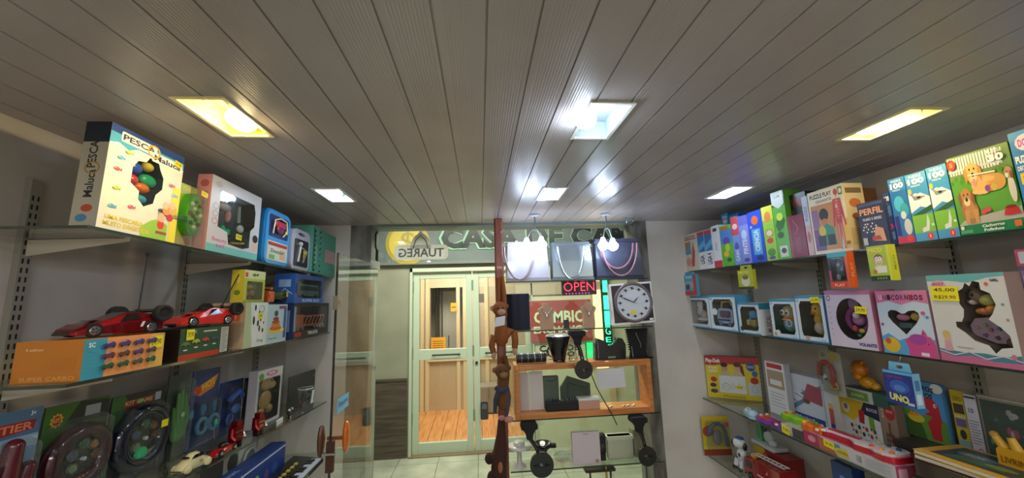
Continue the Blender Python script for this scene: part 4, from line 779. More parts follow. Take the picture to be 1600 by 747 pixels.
part('case_window', t, [('rb', w * .14, w * .86, -.004, 0, h * .1, h * .76, .01, '2b2c30:g')]); part('tools', t, [('tb', [(w * .3, -.008, h * .2), (w * .4, -.008, h * .6)], .006, 'd4d2d6:g'), ('s', (w * .38, -.008, h * .64), .012, 'd8d8dc:g'), ('tb', [(w * .55, -.008, h * .2), (w * .75, -.008, h * .5), (w * .5, -.008, h * .55)], .006, '8a8d94:g'), ('s', (w * .6, -.008, h * .35), (.012, .006, .02), 'a9863a:g')]); part('label_card', t, [('b', w * .16, w * .84, -.006, -.004, h * .02, h * .09, 'b9b4ae'), ('b', w * .55, w * .75, -.011, -.008, h * .42, h * .50, 'd8c63a')])
# --- green booklets with curled dark spines
n = 2
for i in range(n):
    P = W_('LT', (486, 496)[i], (495.5, 527)[i], (350, 358)[i], .005); w, h = P.w, P.h
    t = thing('activity_booklet', ('narrow green booklet with curled dark spine, right of the white tool case', 'wide green booklet with faint pink print, last on the top left shelf')[i], 'booklet', P.loc, P.rz, 'green booklets on the top left shelf', P.ry)
    part('cover', t, [('b', .006, w - .003, 0, .14, 0, h * .99, '5a9f8c:m'), ('b', w * .3, w * .8, -.001, 0, h * (.2 + .1 * i % .3), h * .6, ('7fc0a4', 'c09a98', '7fc0a4', 'c8a09c')[i])])
    part('curled_spine', t, [('tb', [(.004, -.004, h * (.04 + .025 * k)), (.012, -.012 if k % 4 < 2 else -.003, h * (.05 + .025 * k))], .003, '26332f:g', 5) for k in range(36)] if i == 0 else [('tb', [(.004, -.003, h * k / 8 + .01), (.008, -.008, h * k / 8 + .02)], .003, '26332f:g', 5) for k in range(8)])
# ------------------------------------------------------------------ middle shelf
P = W_('LM', 123.5, 252.5, 532, 0)
P.h = zat(531.5, -.96, P.loc.y) - P.loc.z
art = [('r', 0, 0, .27, 1, '3f9cb8'), ('r', .24, 0, .60, 1, 'ee9a5a'), ('r', .80, 0, .2, 1, 'e8b45a')]
for i in range(7):
    for j in range(9): art.append(('e', .03 + .03 * i, .08 + .1 * j, .004, .012, '3587a4'))
for r_ in range(3):
    for c_ in range(4):
        x, y = .26 + .18 * c_, .80 - .27 * r_; c = ('46367a', '4a3a78', '4e3c7c', '4a3870', '6a2f4a', '6a4030', '5a3a66', '5a3a3c', '2a5a3c', '3a5a30', '5a5a3a', '3a5a3a')[r_ * 4 + c_]
        art += [('p', [(x - .075, y - .05), (x + .05, y - .06), (x + .075, y + .0), (x + .06, y + .07), (x + .01, y + .11), (x - .04, y + .06), (x - .08, y + .03)], c), ('e', x - .04, y - .05, .016, .035, '20202a'), ('e', x + .045, y - .04, .016, .035, '20202a'), ('b', [(x - .03, y + .06), (x + .02, y + .09)], .002, 'c8c4d8')]
art.append(('t', 'SC', .055, .86, .12, WH, .07, .03))
r = carton('toy_car_box', 'orange and blue toy car box printed with small cars, under the dark red car', 'toy box', P, .15, 'cc7a26', art,
       [('r', 0, 0, 1, 1, 'c67a2a'), ('t', 'SUPER CARRO', .52, .09, .11, 'e0a050', .80, .02), ('t', '4 edition', .28, .80, .07, 'f0dcc0', .26, .0)] + [('e', .45 + .05 * i, .55 - .06 * j, .008, .012, 'b96c20') for i in range(10) for j in range(5)], tags=((.78, .55, .044, .034, '69,90', .05),))
CT = P
def toy_car(name, label, L, wd, col, col2, scale_wheel, antenna, loc, rz, nose=-1, number=False):
    t = thing(name, label, 'toy car', loc, rz)
    hw = wd / 2; rw = L * .085
    def ringv(x, zb, zt, w1, w2, zm): return [(x, -w1, zb), (x, -w1, zm), (x, -w2, zt), (x, w2, zt), (x, w1, zm), (x, w1, zb)]
    S = [(-.50, .05, .09, .7, .5, .07), (-.46, .04, .14, .9, .75, .10), (-.36, .04, .20, 1, .8, .15), (-.2, .04, .25, 1, .78, .18), (-.08, .04, .30, .98, .70, .20), (.08, .04, .38, .98, .55, .23), (.2, .04, .38, .98, .55, .24), (.36, .04, .33, 1, .7, .26), (.46, .06, .31, .98, .85, .27), (.50, .10, .29, .9, .8, .27)]
    g = G(); g.loft([ringv(a * L, b * L * .8, c * L * .8, hw * d, hw * e, f * L * .8) for a, b, c, d, e, f in S], col, False); g.build('car_body', t, bevel=.002)
    Z = lambda q: q * L * .8
    part('windows', t, [('p', [(-.06 * L, -hw * .72, Z(.31)), (.06 * L, -hw * .60, Z(.375)), (.06 * L, hw * .60, Z(.375)), (-.06 * L, hw * .72, Z(.31))], '1a1416:g'), ('p', [(-.05 * L, -hw * .99, Z(.22)), (.2 * L, -hw * .99, Z(.25)), (.18 * L, -hw * .70, Z(.36)), (.05 * L, -hw * .72, Z(.35))], '1a1416:g'), ('p', [(-.05 * L, hw * .99, Z(.22)), (.2 * L, hw * .99, Z(.25)), (.18 * L, hw * .70, Z(.36)), (.05 * L, hw * .72, Z(.35))], '1a1416:g')])
    part('front_grille', t, [('b', -.502 * L, -.46 * L, -hw * .62, hw * .62, Z(.045), Z(.085), '15100f:g'), ('b', -.3 * L, -.1 * L, -hw * .25, hw * .25, Z(.255), Z(.262), '1a1214:g')])
    part('engine_cover', t, [('b', .24 * L, .46 * L, -hw * .6, hw * .6, Z(.36), Z(.39), '191416:g'), ('b', .36 * L, .5 * L, -hw * .95, hw * .95, Z(.40), Z(.415), '191416:g')])
    for x in (-.30, .32):
        for s in (-1, 1):
            wh = part('wheel', t, [('c', (x * L, s * hw * .78, rw), (x * L, s * hw * 1.03, rw), rw, rw, '161618:m', 20)])
            part('hubcap', wh, [('c', (x * L, s * hw * 1.03, rw), (x * L, s * hw * 1.06, rw), rw * .68, rw * .6, 'c9c4c4:c', 14)] + [('c', (x * L + rw * .35 * cos(k * 1.257), s * hw * 1.055, rw + rw * .35 * sin(k * 1.257)), (x * L + rw * .35 * cos(k * 1.257), s * hw * 1.075, rw + rw * .35 * sin(k * 1.257)), rw * .13, rw * .13, '2a2a2c', 6) for k in range(5)])
    if number: part('side_badge', t, [('pr', [(.18 * L, Z(.12)), (.21 * L, Z(.12)), (.235 * L, Z(.21)), (.205 * L, Z(.21))], 'xz', -hw * 1.02, -hw * 1.0, 'e8d8d8')])
    for x, s in scale_wheel: part('stunt_wheel', t, [('c', (x * L, s * hw * .95, Z(.34)), (x * L, s * hw * 1.3, Z(.34)), rw * 1.35, rw * 1.35, '17171a:m', 22), ('o', (x * L, s * hw * 1.3, Z(.34)), rw * 1.1, rw * .3, 'y', '202024:m', 22)], 'large black stunt wheel')
    if antenna: part('antenna', t, [('tb', antenna, .0022, '141416', 6), ('s', antenna[0], .006, '141416'), ('s', antenna[-1], .0045, 'a82a20' if not number else '1a1a1c')])
    return t
# the dark red car: nose toward the viewer, parked at an angle on its box
zt_ = CT.loc.z + CT.h + .001
A = onz(118, 527, zt_); B = onz(238, 520, zt_); c = (A + B) / 2; L = (B - A).length * 1.02
cx_, cy_ = -1.045, (yat(84, -1.04, zt_) + yat(250, -1.0, zt_)) / 2
toy_car('toy_car', 'shiny dark red toy sports car with upright antenna, on the orange and blue box', .205, .10, '8e0f1c:s', '', ((.44, 1), (.34, -1)) and ((.42, -1), (.20, 1)), [(.058, .0, .065), (.060, .0, .12), (.065, 0, .235)], (-1.035, 1.18, zt_), radians(70), number=True)
P = W_('LM', 277, 356, 515, .0)
r = carton('toy_car_box', 'black and green toy car box with price sticker, under the bright red toy car', 'toy box', P, .2, '1b1c1d', [('r', 0, .18, .8, .82, '1f4a32'), ('r', 0, .0, .78, .18, 'b8301f'), ('r', .80, .05, .17, .9, 'c8c6be')] + lines(.82, .88, .13, 12, .07, '5a5a56', .02) +
       sum([[('p', [(x - .07, y - .04), (x + .07, y - .04), (x + .07, y + .03), (x + .02, y + .09), (x - .04, y + .07), (x - .08, y + .02)], c), ('e', x - .04, y - .05, .02, .04, '16181a'), ('e', x + .04, y - .05, .02, .04, '16181a'), ('e', x, y - .18, .04, .02, WH)] for x, y, c in ((.11, .5, '6a7a3a'), (.30, .55, 'a8b82a'), (.48, .57, 'b8483a'), (.66, .58, '3a4a6a'))], []) + [('t', 'R/C', .25, .88, .09, 'c8d0c4', .08, .02), ('r', .42, .84, .28, .05, 'c8d0c4')],
       [('r', 0, 0, 1, 1, '1a1213'), ('r', .0, .6, .55, .35, 'a82c1c'), ('p', [(.0, .0), (.35, .0), (.2, 1), (0, 1)], '8a221a')], tags=((.10, .63, .034, .034, '39,90', 0),))
zc = P.loc.z + P.h + .001
toy_car('toy_car', 'bright red toy sports car with a leaning antenna, second from the viewer', .21, .095, 'cf2416:g', '', ((.30, 1), (.44, -1)), [(.08, .0, .07), (.10, .005, .10), (.165, .02, .205)], (-1.02, 1.50, zc), radians(74))
# board boxes with dog and stacking rings
def pup(x, y, s, k):
    return [('e', x, y, .11 * s, .22 * s * k, 'e9e9e6'), ('e', x + .02 * s, y + .25 * s * k, .08 * s, .12 * s * k, 'ececea'), ('e', x - .05 * s, y + .1 * s * k, .03 * s, .07 * s * k, '1f1f20'), ('e', x + .07 * s, y + .05 * s * k, .03 * s, .05 * s * k, '1f1f20'), ('e', x - .02 * s, y + .30 * s * k, .025 * s, .05 * s * k, '1f1f20'), ('e', x + .09 * s, y + .22 * s * k, .02 * s, .03 * s * k, '1f1f20')]
P = W_('LM', 379, 415, 473, 0)
carton('dog_toy_box', 'pale box printed with black and white spotted dogs, right of the black car box', 'toy box', P, .13, 'dfe4dc', [('p', [(0, 0), (.35, 0), (.2, 1), (0, 1)], 'b8c49a')] + pup(.45, .45, 1.6, .9) + pup(.70, .3, 1.3, .8) + [('t', 'Dog', .7, .12, .08, '4a5a6a', .25, .02), ('o', .7, .85, .13, .08, .15, '6a8ab0')],
       [('r', 0, 0, 1, 1, 'c2aa8c'), ('r', .1, .05, .6, .5, 'b39778'), ('r', .55, .6, .3, .25, 'd86a3a'), ('e', .3, .78, .15, .08, '2a2a2a'), ('e', .35, .72, .1, .06, 'e8e8e4')] + lines(.15, .5, .5, 10, .045, '9a8060', .01), tags=((.55, .62, .028, .026, '29,00', 0),))
P = W_('LM', 415, 446, 476, .0)
carton('ring_toy_box', 'pale blue box printed with a stack of coloured rings, right of the spotted dog box', 'toy box', P, .13, 'b9cdd4', [('e', .42, .30, .34, .06, 'd8c83a'), ('e', .42, .38, .30, .06, 'd85a2a'), ('e', .42, .46, .24, .055, 'cf8a2a'), ('e', .42, .54, .2, .05, 'b8402a'), ('e', .42, .62, .15, .05, '8a3a2a'), ('e', .42, .76, .1, .08, '4a4a5a'), ('t', 'Dog Set', .3, .12, .06, '3a5a6a', .4, .02), ('r', .82, .1, .14, .8, '3a5a9a'), ('r', .55, .88, .4, .08, '8a4a6a'), ('r', .66, .28, .2, .07, Y)])
P = W_('LM', 457, 512, 474, 0)
def toy_truck(r, w, h, t):
    part('toy_truck', r, [('b', w * .08, w * .30, .01, .05, h * .28, h * .66, 'c8603a:g'), ('b', w * .32, w * .92, .012, .05, h * .30, h * .36, 'b0553a:g'), ('b', w * .32, w * .92, .012, .05, h * .58, h * .63, 'b0553a:g')] + [('tb', [(w * (.34 + .1 * i), .012, h * .34), (w * (.42 + .1 * i), .012, h * .60)], .003, 'c8703a:g', 5) for i in range(6)] + [('c', (w * x, .006, h * .27), (w * x, .02, h * .27), h * .07, h * .07, 'd8d8d4:c', 12) for x in (.16, .27, .6, .68, .76, .86)], 'orange car carrier toy')
carton('truck_box', 'black window box with an orange toy car carrier, far end of the middle left shelf', 'toy box', P, .10, '20201f', around(rr(.06, .96, .2, .9, .05), ((0, .2, '2a2422'),)) + [('t', 'TRUCK', .52, .1, .1, 'c8c0b8', .3, .03), ('r', .04, .04, .16, .12, 'b03020'), ('r', 0, .2, .05, .7, '8a96b8')], [('r', 0, 0, 1, 1, '2a3a6a'), ('r', .2, .2, .6, .6, '8a98b8')], hole=rr(.06, .96, .2, .9, .05), cav='241d1a', toy=toy_truck)
# small things on top of those boxes
zt2 = shz('LM', 1.9) + .2
def topbox(k, px0, px1, pyt, pyb, xin, t, **kw):
    x = SH[k][3] - xin; y0 = yat(px0, x, 1.83); zb = zat(pyb, x, y0); p = PL(); p.loc = Vector((x, y0, zb)); p.w = yat(px1, x, zb) - y0 - .001; p.h = zat(pyt, x, y0) - zb; p.rz = pi / 2; p.ry = atan2(.01, 1); return p
dz = None
Pd = W_('LM', 379, 415, 473, 0); ztop = Pd.loc.z + Pd.h + .001
def onbox(px0, px1, pyt, xin, zb):
    x = SH['LM'][3] - xin; y0 = yat(px0, x, zb); p = PL(); p.loc = Vector((x, y0, zb)); p.w = yat(px1, x, zb) - y0 - .001; p.h = zat(pyt, x, y0) - zb; p.rz = pi / 2; p.ry = .01; return p
P = onbox(379, 412, 421, .01, ztop)
def toy_farm(r, w, h, t):
    part('farm_animals', r, blobs(((w * .3, .02, h * .25), (w * .15, .012, h * .12), 'c23a2a:g'), ((w * .6, .02, h * .3), (w * .14, .012, h * .12), '6a5a2a:g'), ((w * .5, .022, h * .5), (w * .12, .012, h * .08), 'b8862a:g'), ((w * .72, .02, h * .5), (w * .08, .01, h * .1), '3a7a2a:g')), 'small coloured plastic animals')
carton('farm_set_box', 'small green and yellow window box of farm animals, on top of the spotted dog box', 'toy box', P, .05, 'b6c24a', around(rr(.14, .9, .08, .66, .04), ((.74, 1, 'd9d8a0'), (0, .08, '8a9a3a'))) + [('e', .45, .86, .1, .05, '4a8a3a'), ('e', .6, .87, .05, .04, '2a5a2a'), ('r', .03, .78, .12, .14, 'c84a3a')],
       [('r', 0, 0, 1, 1, 'd2c43c'), ('e', .5, .3, .25, .08, '6a8a2a'), ('e', .5, .7, .2, .1, 'e8d86a')], hole=rr(.14, .9, .08, .66, .04), cav='3a2f1c', toy=toy_farm)
x = -1.0; y = yat(424, x, 1.84)
t = thing('orange_puzzle_cube', 'shiny orange cube toy between the farm set and the army truck', 'toy', (x - .05, y - .025, ztop), 0); part('cube_body', t, [('b', 0, .05, 0, .05, 0, .052, 'cf4f1e:g')], bevel=.003)
g = G(); [g.box(.0505, .052, .003 + .016 * i, .0165 + .016 * i, .004 + .016 * j, .0175 + .016 * j, ('d8562a:g', 'c84420:g', 'e0662e:g')[(i + j) % 3]) for i in range(3) for j in range(3)]; g.build('cube_tiles', t)
t = thing('copper_flashlight', 'small copper-coloured toy flashlight lying on the orange cube', 'toy', (x - .03, y, ztop + .068), 0); part('light_body', t, [('c', (0, -.03, 0), (0, .02, 0), .010, .012, '9a6a4a:c', 14)]); part('light_head', t, [('c', (0, .02, 0), (0, .04, 0), .013, .016, 'c08a5a:c', 14)])
x = -1.02; y = yat(438, x, 1.84)
t = thing('army_truck', 'small camouflage toy truck with a yellow price tag, left of the blue bus box', 'toy car', (x, y, ztop + .0), pi / 2)
part('truck_body', t, [('b', -.035, .035, -.02, .02, .012, .03, '4a5230:m'), ('b', -.035, -.012, -.02, .02, .03, .048, '5a6238:m'), ('rs', -.010, .035, -.02, .02, .03, .055, .008, '4c4a2c:m')], bevel=.002)
for xx in (-.024, .0, .022):
    for s in (-1, 1): part('wheel', t, [('c', (xx, s * .017, .010), (xx, s * .023, .010), .010, .010, '17171a:m', 12)])
price(t, .0, .026, .024, .024, '15,00', -.1, -.03)
Pz = W_('LM', 457, 512, 474, 0); zb = Pz.loc.z + Pz.h + .001
P = onbox(459, 504, 427, .0, zb)
def toy_bus(r, w, h, t):
    part('toy_bus', r, [('rb', w * .2, w * .9, .012, .05, h * .25, h * .68, .01, '5a7a80:g'), ('b', w * .25, w * .85, .010, .012, h * .45, h * .6, '1c2a30:g')] + [('c', (w * q, .008, h * .24), (w * q, .02, h * .24), h * .08, h * .08, '1a1a1c:g', 12) for q in (.32, .78)], 'grey-green toy bus')
carton('bus_box', 'blue window box with a toy bus, stacked on the orange truck box', 'toy box', P, .10, '2f62b0', around(rr(.1, .94, .18, .84, .06), ((.84, 1, '2a4f94'), (0, .18, '2a58a8'))) + [('t', 'SUPER BUS', .55, .09, .1, 'b8d0f0', .6, .03), ('e', .05, .5, .03, .2, '1a2f5a')], [('r', 0, 0, 1, 1, '2c5aa4'), ('r', .2, .55, .6, .25, '8fb0e0'), ('b', [(.1, .2), (.5, .5), (.9, .3)], .004, '9fc0f0')], hole=rr(.1, .94, .18, .84, .06), cav='1a3040', toy=toy_bus)
# ------------------------------------------------------------------ lower shelf: blister packs standing at the back half
def pack(name, label, px0, px1, pyt, pyb, xin, col, art, toyf, tags=(), cat='toy pack', lean=0, bub=None, k='LL', d=.03, hh=None):
    """hanging card with a clear blister; stands on the shelf; px at the card foot, xin = distance behind the shelf edge"""
    x = SH[k][3] - xin; y0 = yat(px0, x, SH[k][0]); 
    for _ in range(3): y0 = yat(px0, x, shz(k, y0))
    y1 = yat(px1, x, shz(k, y0)); z = shz(k, y0) + .001; w = y1 - y0 - .002; h = hh or zat(pyt, x, y0) - z
    t = thing(name, label, cat, (x, y0, z), pi / 2, None, atan2(-SH[k][2], 1)); g = G(); g.box(0, w, .0, .004, 0, h, col); g.art('F', w, h, .004, art); g.build('backing_card', t)
    toyf(t, w, h)
    if bub:
        a, b, c, e = bub; g = G(); o = rrect(a * w, b * w, c * h, e * h, .015, 4); cx = (a + b) / 2 * w; cz = (c + e) / 2 * h; i_ = [(cx + (u - cx) * .86, cz + (v - cz) * .9) for u, v in o]; n = len(o)
        g.add([(u, -.001, v) for u, v in o] + [(u, -d, v) for u, v in i_], [(i, (i + 1) % n, n + (i + 1) % n, n + i) for i in range(n)], 'blister', True)
        tr = tessellate_polygon([[Vector((u, v, 0)) for u, v in i_]]); g.add([(u, -d, v) for u, v in i_], [tuple(q) for q in tr], 'blister', True); g.build('clear_blister', t)
    for q in tags: price(t, q[0] * w, q[1] * h, q[2], q[3], q[4], q[5], -d - .002)
    return t
def toy_claw(t, w, h):
    part('glove_fingers', t, [('tb', [(w * .35, -.015, h * .02), (w * .45, -.018, h * .35), (w * .52, -.018, h * .72)], [.03, .026, .018], '5c1c28:g', 10), ('s', (w * .52, -.018, h * .72), .018, '5c1c28:g'), ('tb', [(w * .5, -.015, h * .05), (w * .68, -.018, h * .3), (w * .80, -.018, h * .52)], [.028, .02, .015], '5c1c28:g', 10), ('s', (w * .80, -.018, h * .52), .015, '5c1c28:g'), ('tb', [(w * .2, -.015, h * .05), (w * .2, -.018, h * .6)], [.028, .02], '5c1c28:g', 10)], 'dark wine-red glossy fingers')
    part('wrist_band', t, [('rb', w * .1, w * .6, -.03, -.002, .0, h * .08, .008, 'b01c24:g'), ('o', (w * .75, -.02, h * .08), .02, .005, 'y', 'b8b8bc:c', 16, 6)])
pack('hero_glove_pack', 'pale blue pack with wine-red toy gloves, cut by the left edge of view', -90, 32, 640, 0, .19, '8fb2cc', [('r', 0, .78, 1, .22, '4f6e8e'), ('p', [(.28, .80), (.9, .82), (.92, .90), (.3, .90)], '8c1f22'), ('t', 'TIER', .62, .855, .065, 'e07a52', .52, .03), ('r', 0, .68, 1, .08, 'b8cfe0'), ('t', '3+', .85, .955, .04, WH, .08, .02)], toy_claw, bub=(.04, .96, .02, .76), hh=.29)
def watchtoy(body, rim, c2):
    def f(t, w, h):
        part('toy_ring', t, [('o', (w * .52, -.014, h * .46), w * .40, w * .12, 'y', body, 36, 10)], 'large glossy ring'); part('toy_disc', t, [('c', (w * .58, -.004, h * .46), (w * .58, -.016, h * .46), w * .32, w * .31, '1f2724:g', 30)])
        R = w * .2; k = 0
        for a, c in ((100, '2f6a4a:g'), (45, 'a06a3a:g'), (160, '4a5a78:g'), (-5, '6a3428:g'), (220, '7a8a6a:g')):
            part('badge', t, [('c', (w * .58 + R * cos(radians(a)), -.014, h * .46 + R * sin(radians(a))), (w * .58 + R * cos(radians(a)), -.022, h * .46 + R * sin(radians(a))), w * .078, w * .07, c, 18), ('o', (w * .58 + R * cos(radians(a)), -.021, h * .46 + R * sin(radians(a))), w * .07, .0025, 'y', rim, 18, 5)])
        part('white_knob', t, [('c', (w * .58, -.016, h * .44), (w * .58, -.024, h * .44), w * .03, w * .03, 'd0d8dc:g', 12)])
        part('name_ribbon', t, [('pr', [(w * .36, h * .20), (w * .80, h * .27), (w * .86, h * .33), (w * .5, h * .29)], 'xz', -.026, -.022, c2), ('tx', 'GAME', (w * .62, -.0265, h * .272), (1, 0, .2), (0, 0, 1), h * .04, 'b8a48a', w * .3, .02)])
        part('arrow_strap', t, [('tb', [(w * .2, -.01, h * .12), (w * .5, -.014, h * .05), (w * .8, -.012, h * .12)], .012, body, 8)])
    return f
st = [('p', [(0, .6), (.5, .8), (1, .72), (1, 1), (0, 1)], '35601f'), ('p', [(.3, .8), (1, .78), (1, .97), (.5, 1)], '20261e'), ('r', .6, .84, .25, .1, '8a8f90'), ('p', [(.18 + .10 * cos(i * pi / 10) * (1 if i % 2 else .72), .86 + .07 * sin(i * pi / 10) * (1 if i % 2 else .72)) for i in range(20)][:20], 'd09a2a'), ('e', .18, .86, .06, .045, '8a3018'), ('t', 'KIT', .18, .86, .035, 'e0b040', .09, .02)]
pack('watch_game_pack', 'dark wine-red round toy in a crinkled clear pack, between glove pack and blue-green one', 35, 149, 640, 0, .19, '1c2a1e', st, watchtoy('3a0c16:g', '8a8478:c', '6a1c1c:g'), bub=(.02, .98, .01, .84), d=.036)
st2 = [('r', 0, 0, 1, 1, '161c22'), ('p', [(0, .5), (.3, .9), (.2, 1), (0, 1)], '2a5a24'), ('p', [(.2, .84), (.75, .86), (.78, .94), (.22, .93)], '7a2a1c'), ('t', 'KIT GAME', .48, .895, .05, 'c8a878', .5, .02), ('e', .5, .9, .04, .02, '2ac86a'), ('r', .78, .86, .12, .1, '9aa0a4'), ('p', [(0, 0), (.1, 0), (.06, .6), (0, .7)], '2f6a2c')]
t = pack('watch_game_pack', 'dark blue-green round toy with a bright green disc in a clear pack', 152, 244, 624, 0, .19, '161c22', st2, watchtoy('10182a:g', '7a8a80:c', '5a3a30:g'), bub=(.02, .98, .02, .84), tags=((.76, .52, .028, .024, '', 0),), d=.036)
part('green_disc', t, [('c', (.105, -.020, .075), (.105, -.028, .075), .022, .02, '22d48a:g', 16)], 'bright green disc')
def gloves(t, w, h):
    P = []
    for fx, fh in ((.2, .62), (.36, .78), (.52, .82), (.68, .76), (.84, .6)):
        P.append(('tb', [(w * (.35 + .3 * fx), -.012, h * .25), (w * fx, -.014, h * fh * .75), (w * fx, -.012, h * fh)], [w * .10, w * .075, w * .05], '4f8a3a:m', 8))
    part('rubber_hand', t, P + [('s', (w * .5, -.012, h * .33), (w * .34, .010, h * .15), '4a8436:m')], 'green rubber hand')
    part('lower_sleeve', t, [('rb', w * .22, w * .8, -.02, -.002, .0, h * .22, .01, '22382a:g')]); part('bracelet', t, [('s', (w * .5, -.024, h * .52), (.008, .006, .01), '9ac88a:g')])
pack('hand_pack', 'clear bag with a green rubber hand, between the round toys and the blue card', 247, 284, 590, 0, .19, '37443e', [('r', 0, 0, 1, .3, '1a2a20')], gloves, bub=(.03, .97, .01, .97), d=.03)
def twin(t, w, h):
    for x in (.35, .78):
        part('toy_grip', t, [('o', (w * x, -.016, h * .28), w * .17, w * .055, 'y', '2f7aa0:g', 20, 8), ('tb', [(w * x, -.014, h * .42), (w * (x - .03), -.014, h * .56)], .007, '2f7aa0:g')], 'teal ring-shaped grip')
    part('green_button', t, [('s', (w * .78, -.026, h * .27), (.009, .006, .014), '22c07a:g')])
pack('flame_card_pack', 'dark blue card with an orange flame oval and two teal rings', 287, 333, 582, 0, .19, '1d2f66', [('e', .55, .76, .45, .17, '26356e'), ('p', [(.15, .72), (.3, .80), (.95, .92), (.8, .74), (.3, .66)], 'd8781e'), ('t', 'HOT', .6, .80, .09, 'e8c040', .5, .04, .25), ('e', .2, .74, .14, .06, 'c03a28'), ('e', .1, .45, .08, .06, '2a9ab8'), ('e', .5, .48, .1, .06, '2a8ab0')], twin, bub=(.06, .96, .04, .6), d=.03)
def cuffs(t, w, h):
    part('toy_visor', t, [('tb', [(w * .3, -.014, h * .65), (w * .6, -.02, h * .78), (w * .85, -.014, h * .66)], .014, '3a6ad0:g'), ('s', (w * .6, -.016, h * .45), (w * .2, .01, h * .09), '4a78d8:g'), ('o', (w * .4, -.012, h * .28), w * .13, .006, 'y', '2a4fa8:g', 16, 6)], 'shiny blue police gear')
pack('police_pack', 'crinkled shiny blue toy pack, right of the flame oval card', 336, 374, 600, 0, .19, '20336e', [('t', 'S', .6, .2, .09, 'b8c8e8', .12, .03), ('e', .3, .6, .18, .1, '16203f')], cuffs, bub=(.03, .97, .02, .97), d=.03)
def pistol(t, w, h):
    part('toy_pieces', t, [('tb', [(w * .3, -.01, h * .15), (w * .35, -.01, h * .7)], .008, '36283a:g'), ('tb', [(w * .65, -.01, h * .2), (w * .6, -.01, h * .75)], .008, '2f2438:g')])
    part('fan_print', t, [('o', (w * .5, -.003, h * .82), w * .2, .005, 'y', '35463a:m', 14, 5)])
pack('dark_toy_pack', 'dark purple toy pack left of the dog figure box', 376, 396, 592, 0, .19, '2a2230', [('e', .5, .82, .3, .08, '24402c')], pistol)
P = W_('LL', 395, 436, 581, .10)
P.h = zat(581, -1.06, P.loc.y) - P.loc.z
def toy_dog(r, w, h, t):
    part('toy_dog', r, [('s', (w * .52, t * .42, h * .72), (w * .25, t * .3, h * .13), 'b08850'), ('s', (w * .70, t * .3, h * .67), (w * .14, t * .2, h * .07), 'b98f58'), ('s', (w * .5, t * .45, h * .42), (w * .24, t * .3, h * .17), 'a8824c'), ('s', (w * .35, t * .45, h * .20), (w * .14, t * .3, h * .1), 'a07a46'), ('s', (w * .68, t * .45, h * .24), (w * .13, t * .3, h * .08), 'a07a46'), ('s', (w * .3, t * .4, h * .8), (w * .07, t * .2, h * .07), '8a6636'), ('s', (w * .84, t * .22, h * .69), .005, '15100c:g'), ('s', (w * .6, t * .14, h * .76), .004, '15100c:g')], 'tan plastic dog figure')
carton('dog_figure_box', 'grey window box with a tan seated dog figure, right half of the lower left shelf', 'toy box', P, .04, 'a9a8ae', around(rr(.08, .92, .06, .82, .05), ((.84, 1, 'c4c3c0'),)) + [('e', .55, .91, .24, .05, 'c05a8a'), ('t', 'TOY', .55, .91, .05, WH, .28, .03), ('e', .14, .88, .1, .06, '5a8a3a')], [('r', 0, 0, 1, 1, 'b9b4be')], hole=rr(.08, .92, .06, .82, .05), cav='2a241e', toy=toy_dog, depth=.9)
# far end: card with red top, clear tub of trinkets
y = yat(497, -1.2, 1.35); 
def redtoy(t, w, h):
    part('toy_motorbike', t, [('s', (w * .84, -.02, h * .18), (w * .08, .014, h * .10), 'a81a22:g'), ('o', (w * .80, -.014, h * .55), .02, .003, 'y', 'b0b4b4:c', 14, 5), ('o', (w * .82, -.014, h * .36), .016, .003, 'y', 'b0b4b4:c', 14, 5)], 'red toy with wire rings')
pack('dark_card_pack', 'large dark card with an orange-red corner label, far end of the lower left shelf', 448, 520, 590, 0, .10, '33352c', [('r', .78, .84, .2, .13, 'c8401c'), ('t', 'TOYS', .88, .90, .05, '7a2010', .14, .02), ('p', [(.45, .8), (.55, .9), (.62, .82), (.55, .78)], '5a8a6a'), ('r', 0, .4, 1, .02, '24261f')], redtoy, d=.03)
x, y = -1.0, yat(478, -.995, 1.25); zb = shz('LL', y) + .006
t = thing('trinket_tub', 'clear plastic tub with a lid and white label, holding small trinkets', 'tub', (-1.0, y, zb)); part('tub_body', t, [('l', [(.036, 0), (.052, .105)], (0, 0, 0), 'blister', 26, .55, 1.2)]); part('tub_lid', t, [('l', [(.056, .105), (.058, .112), (.052, .116), (.001, .116)], (0, 0, 0), 'pane', 26, .55, 1.2), ('o', (0, 0, .108), .04, .003, 'z', 'c8d4d0:g', 20, 5)])
part('white_label', t, [('p', [(.026, .010, .02), (.024, .048, .018), (.028, .052, .09), (.032, .014, .092)], 'd6dce4:m')], 'white paper label')
for i in range(26): part('trinket', t, [('s', (random.uniform(-.015, .015), random.uniform(-.038, .038), .008 + .0028 * i + random.uniform(0, .006)), random.uniform(.006, .009), random.choice(('5a3a3a:g', '4a4a3a:g', '8a4a4a:g', '3a3a3a:g', '6a6a62:g', '2a3a2a:g')))])
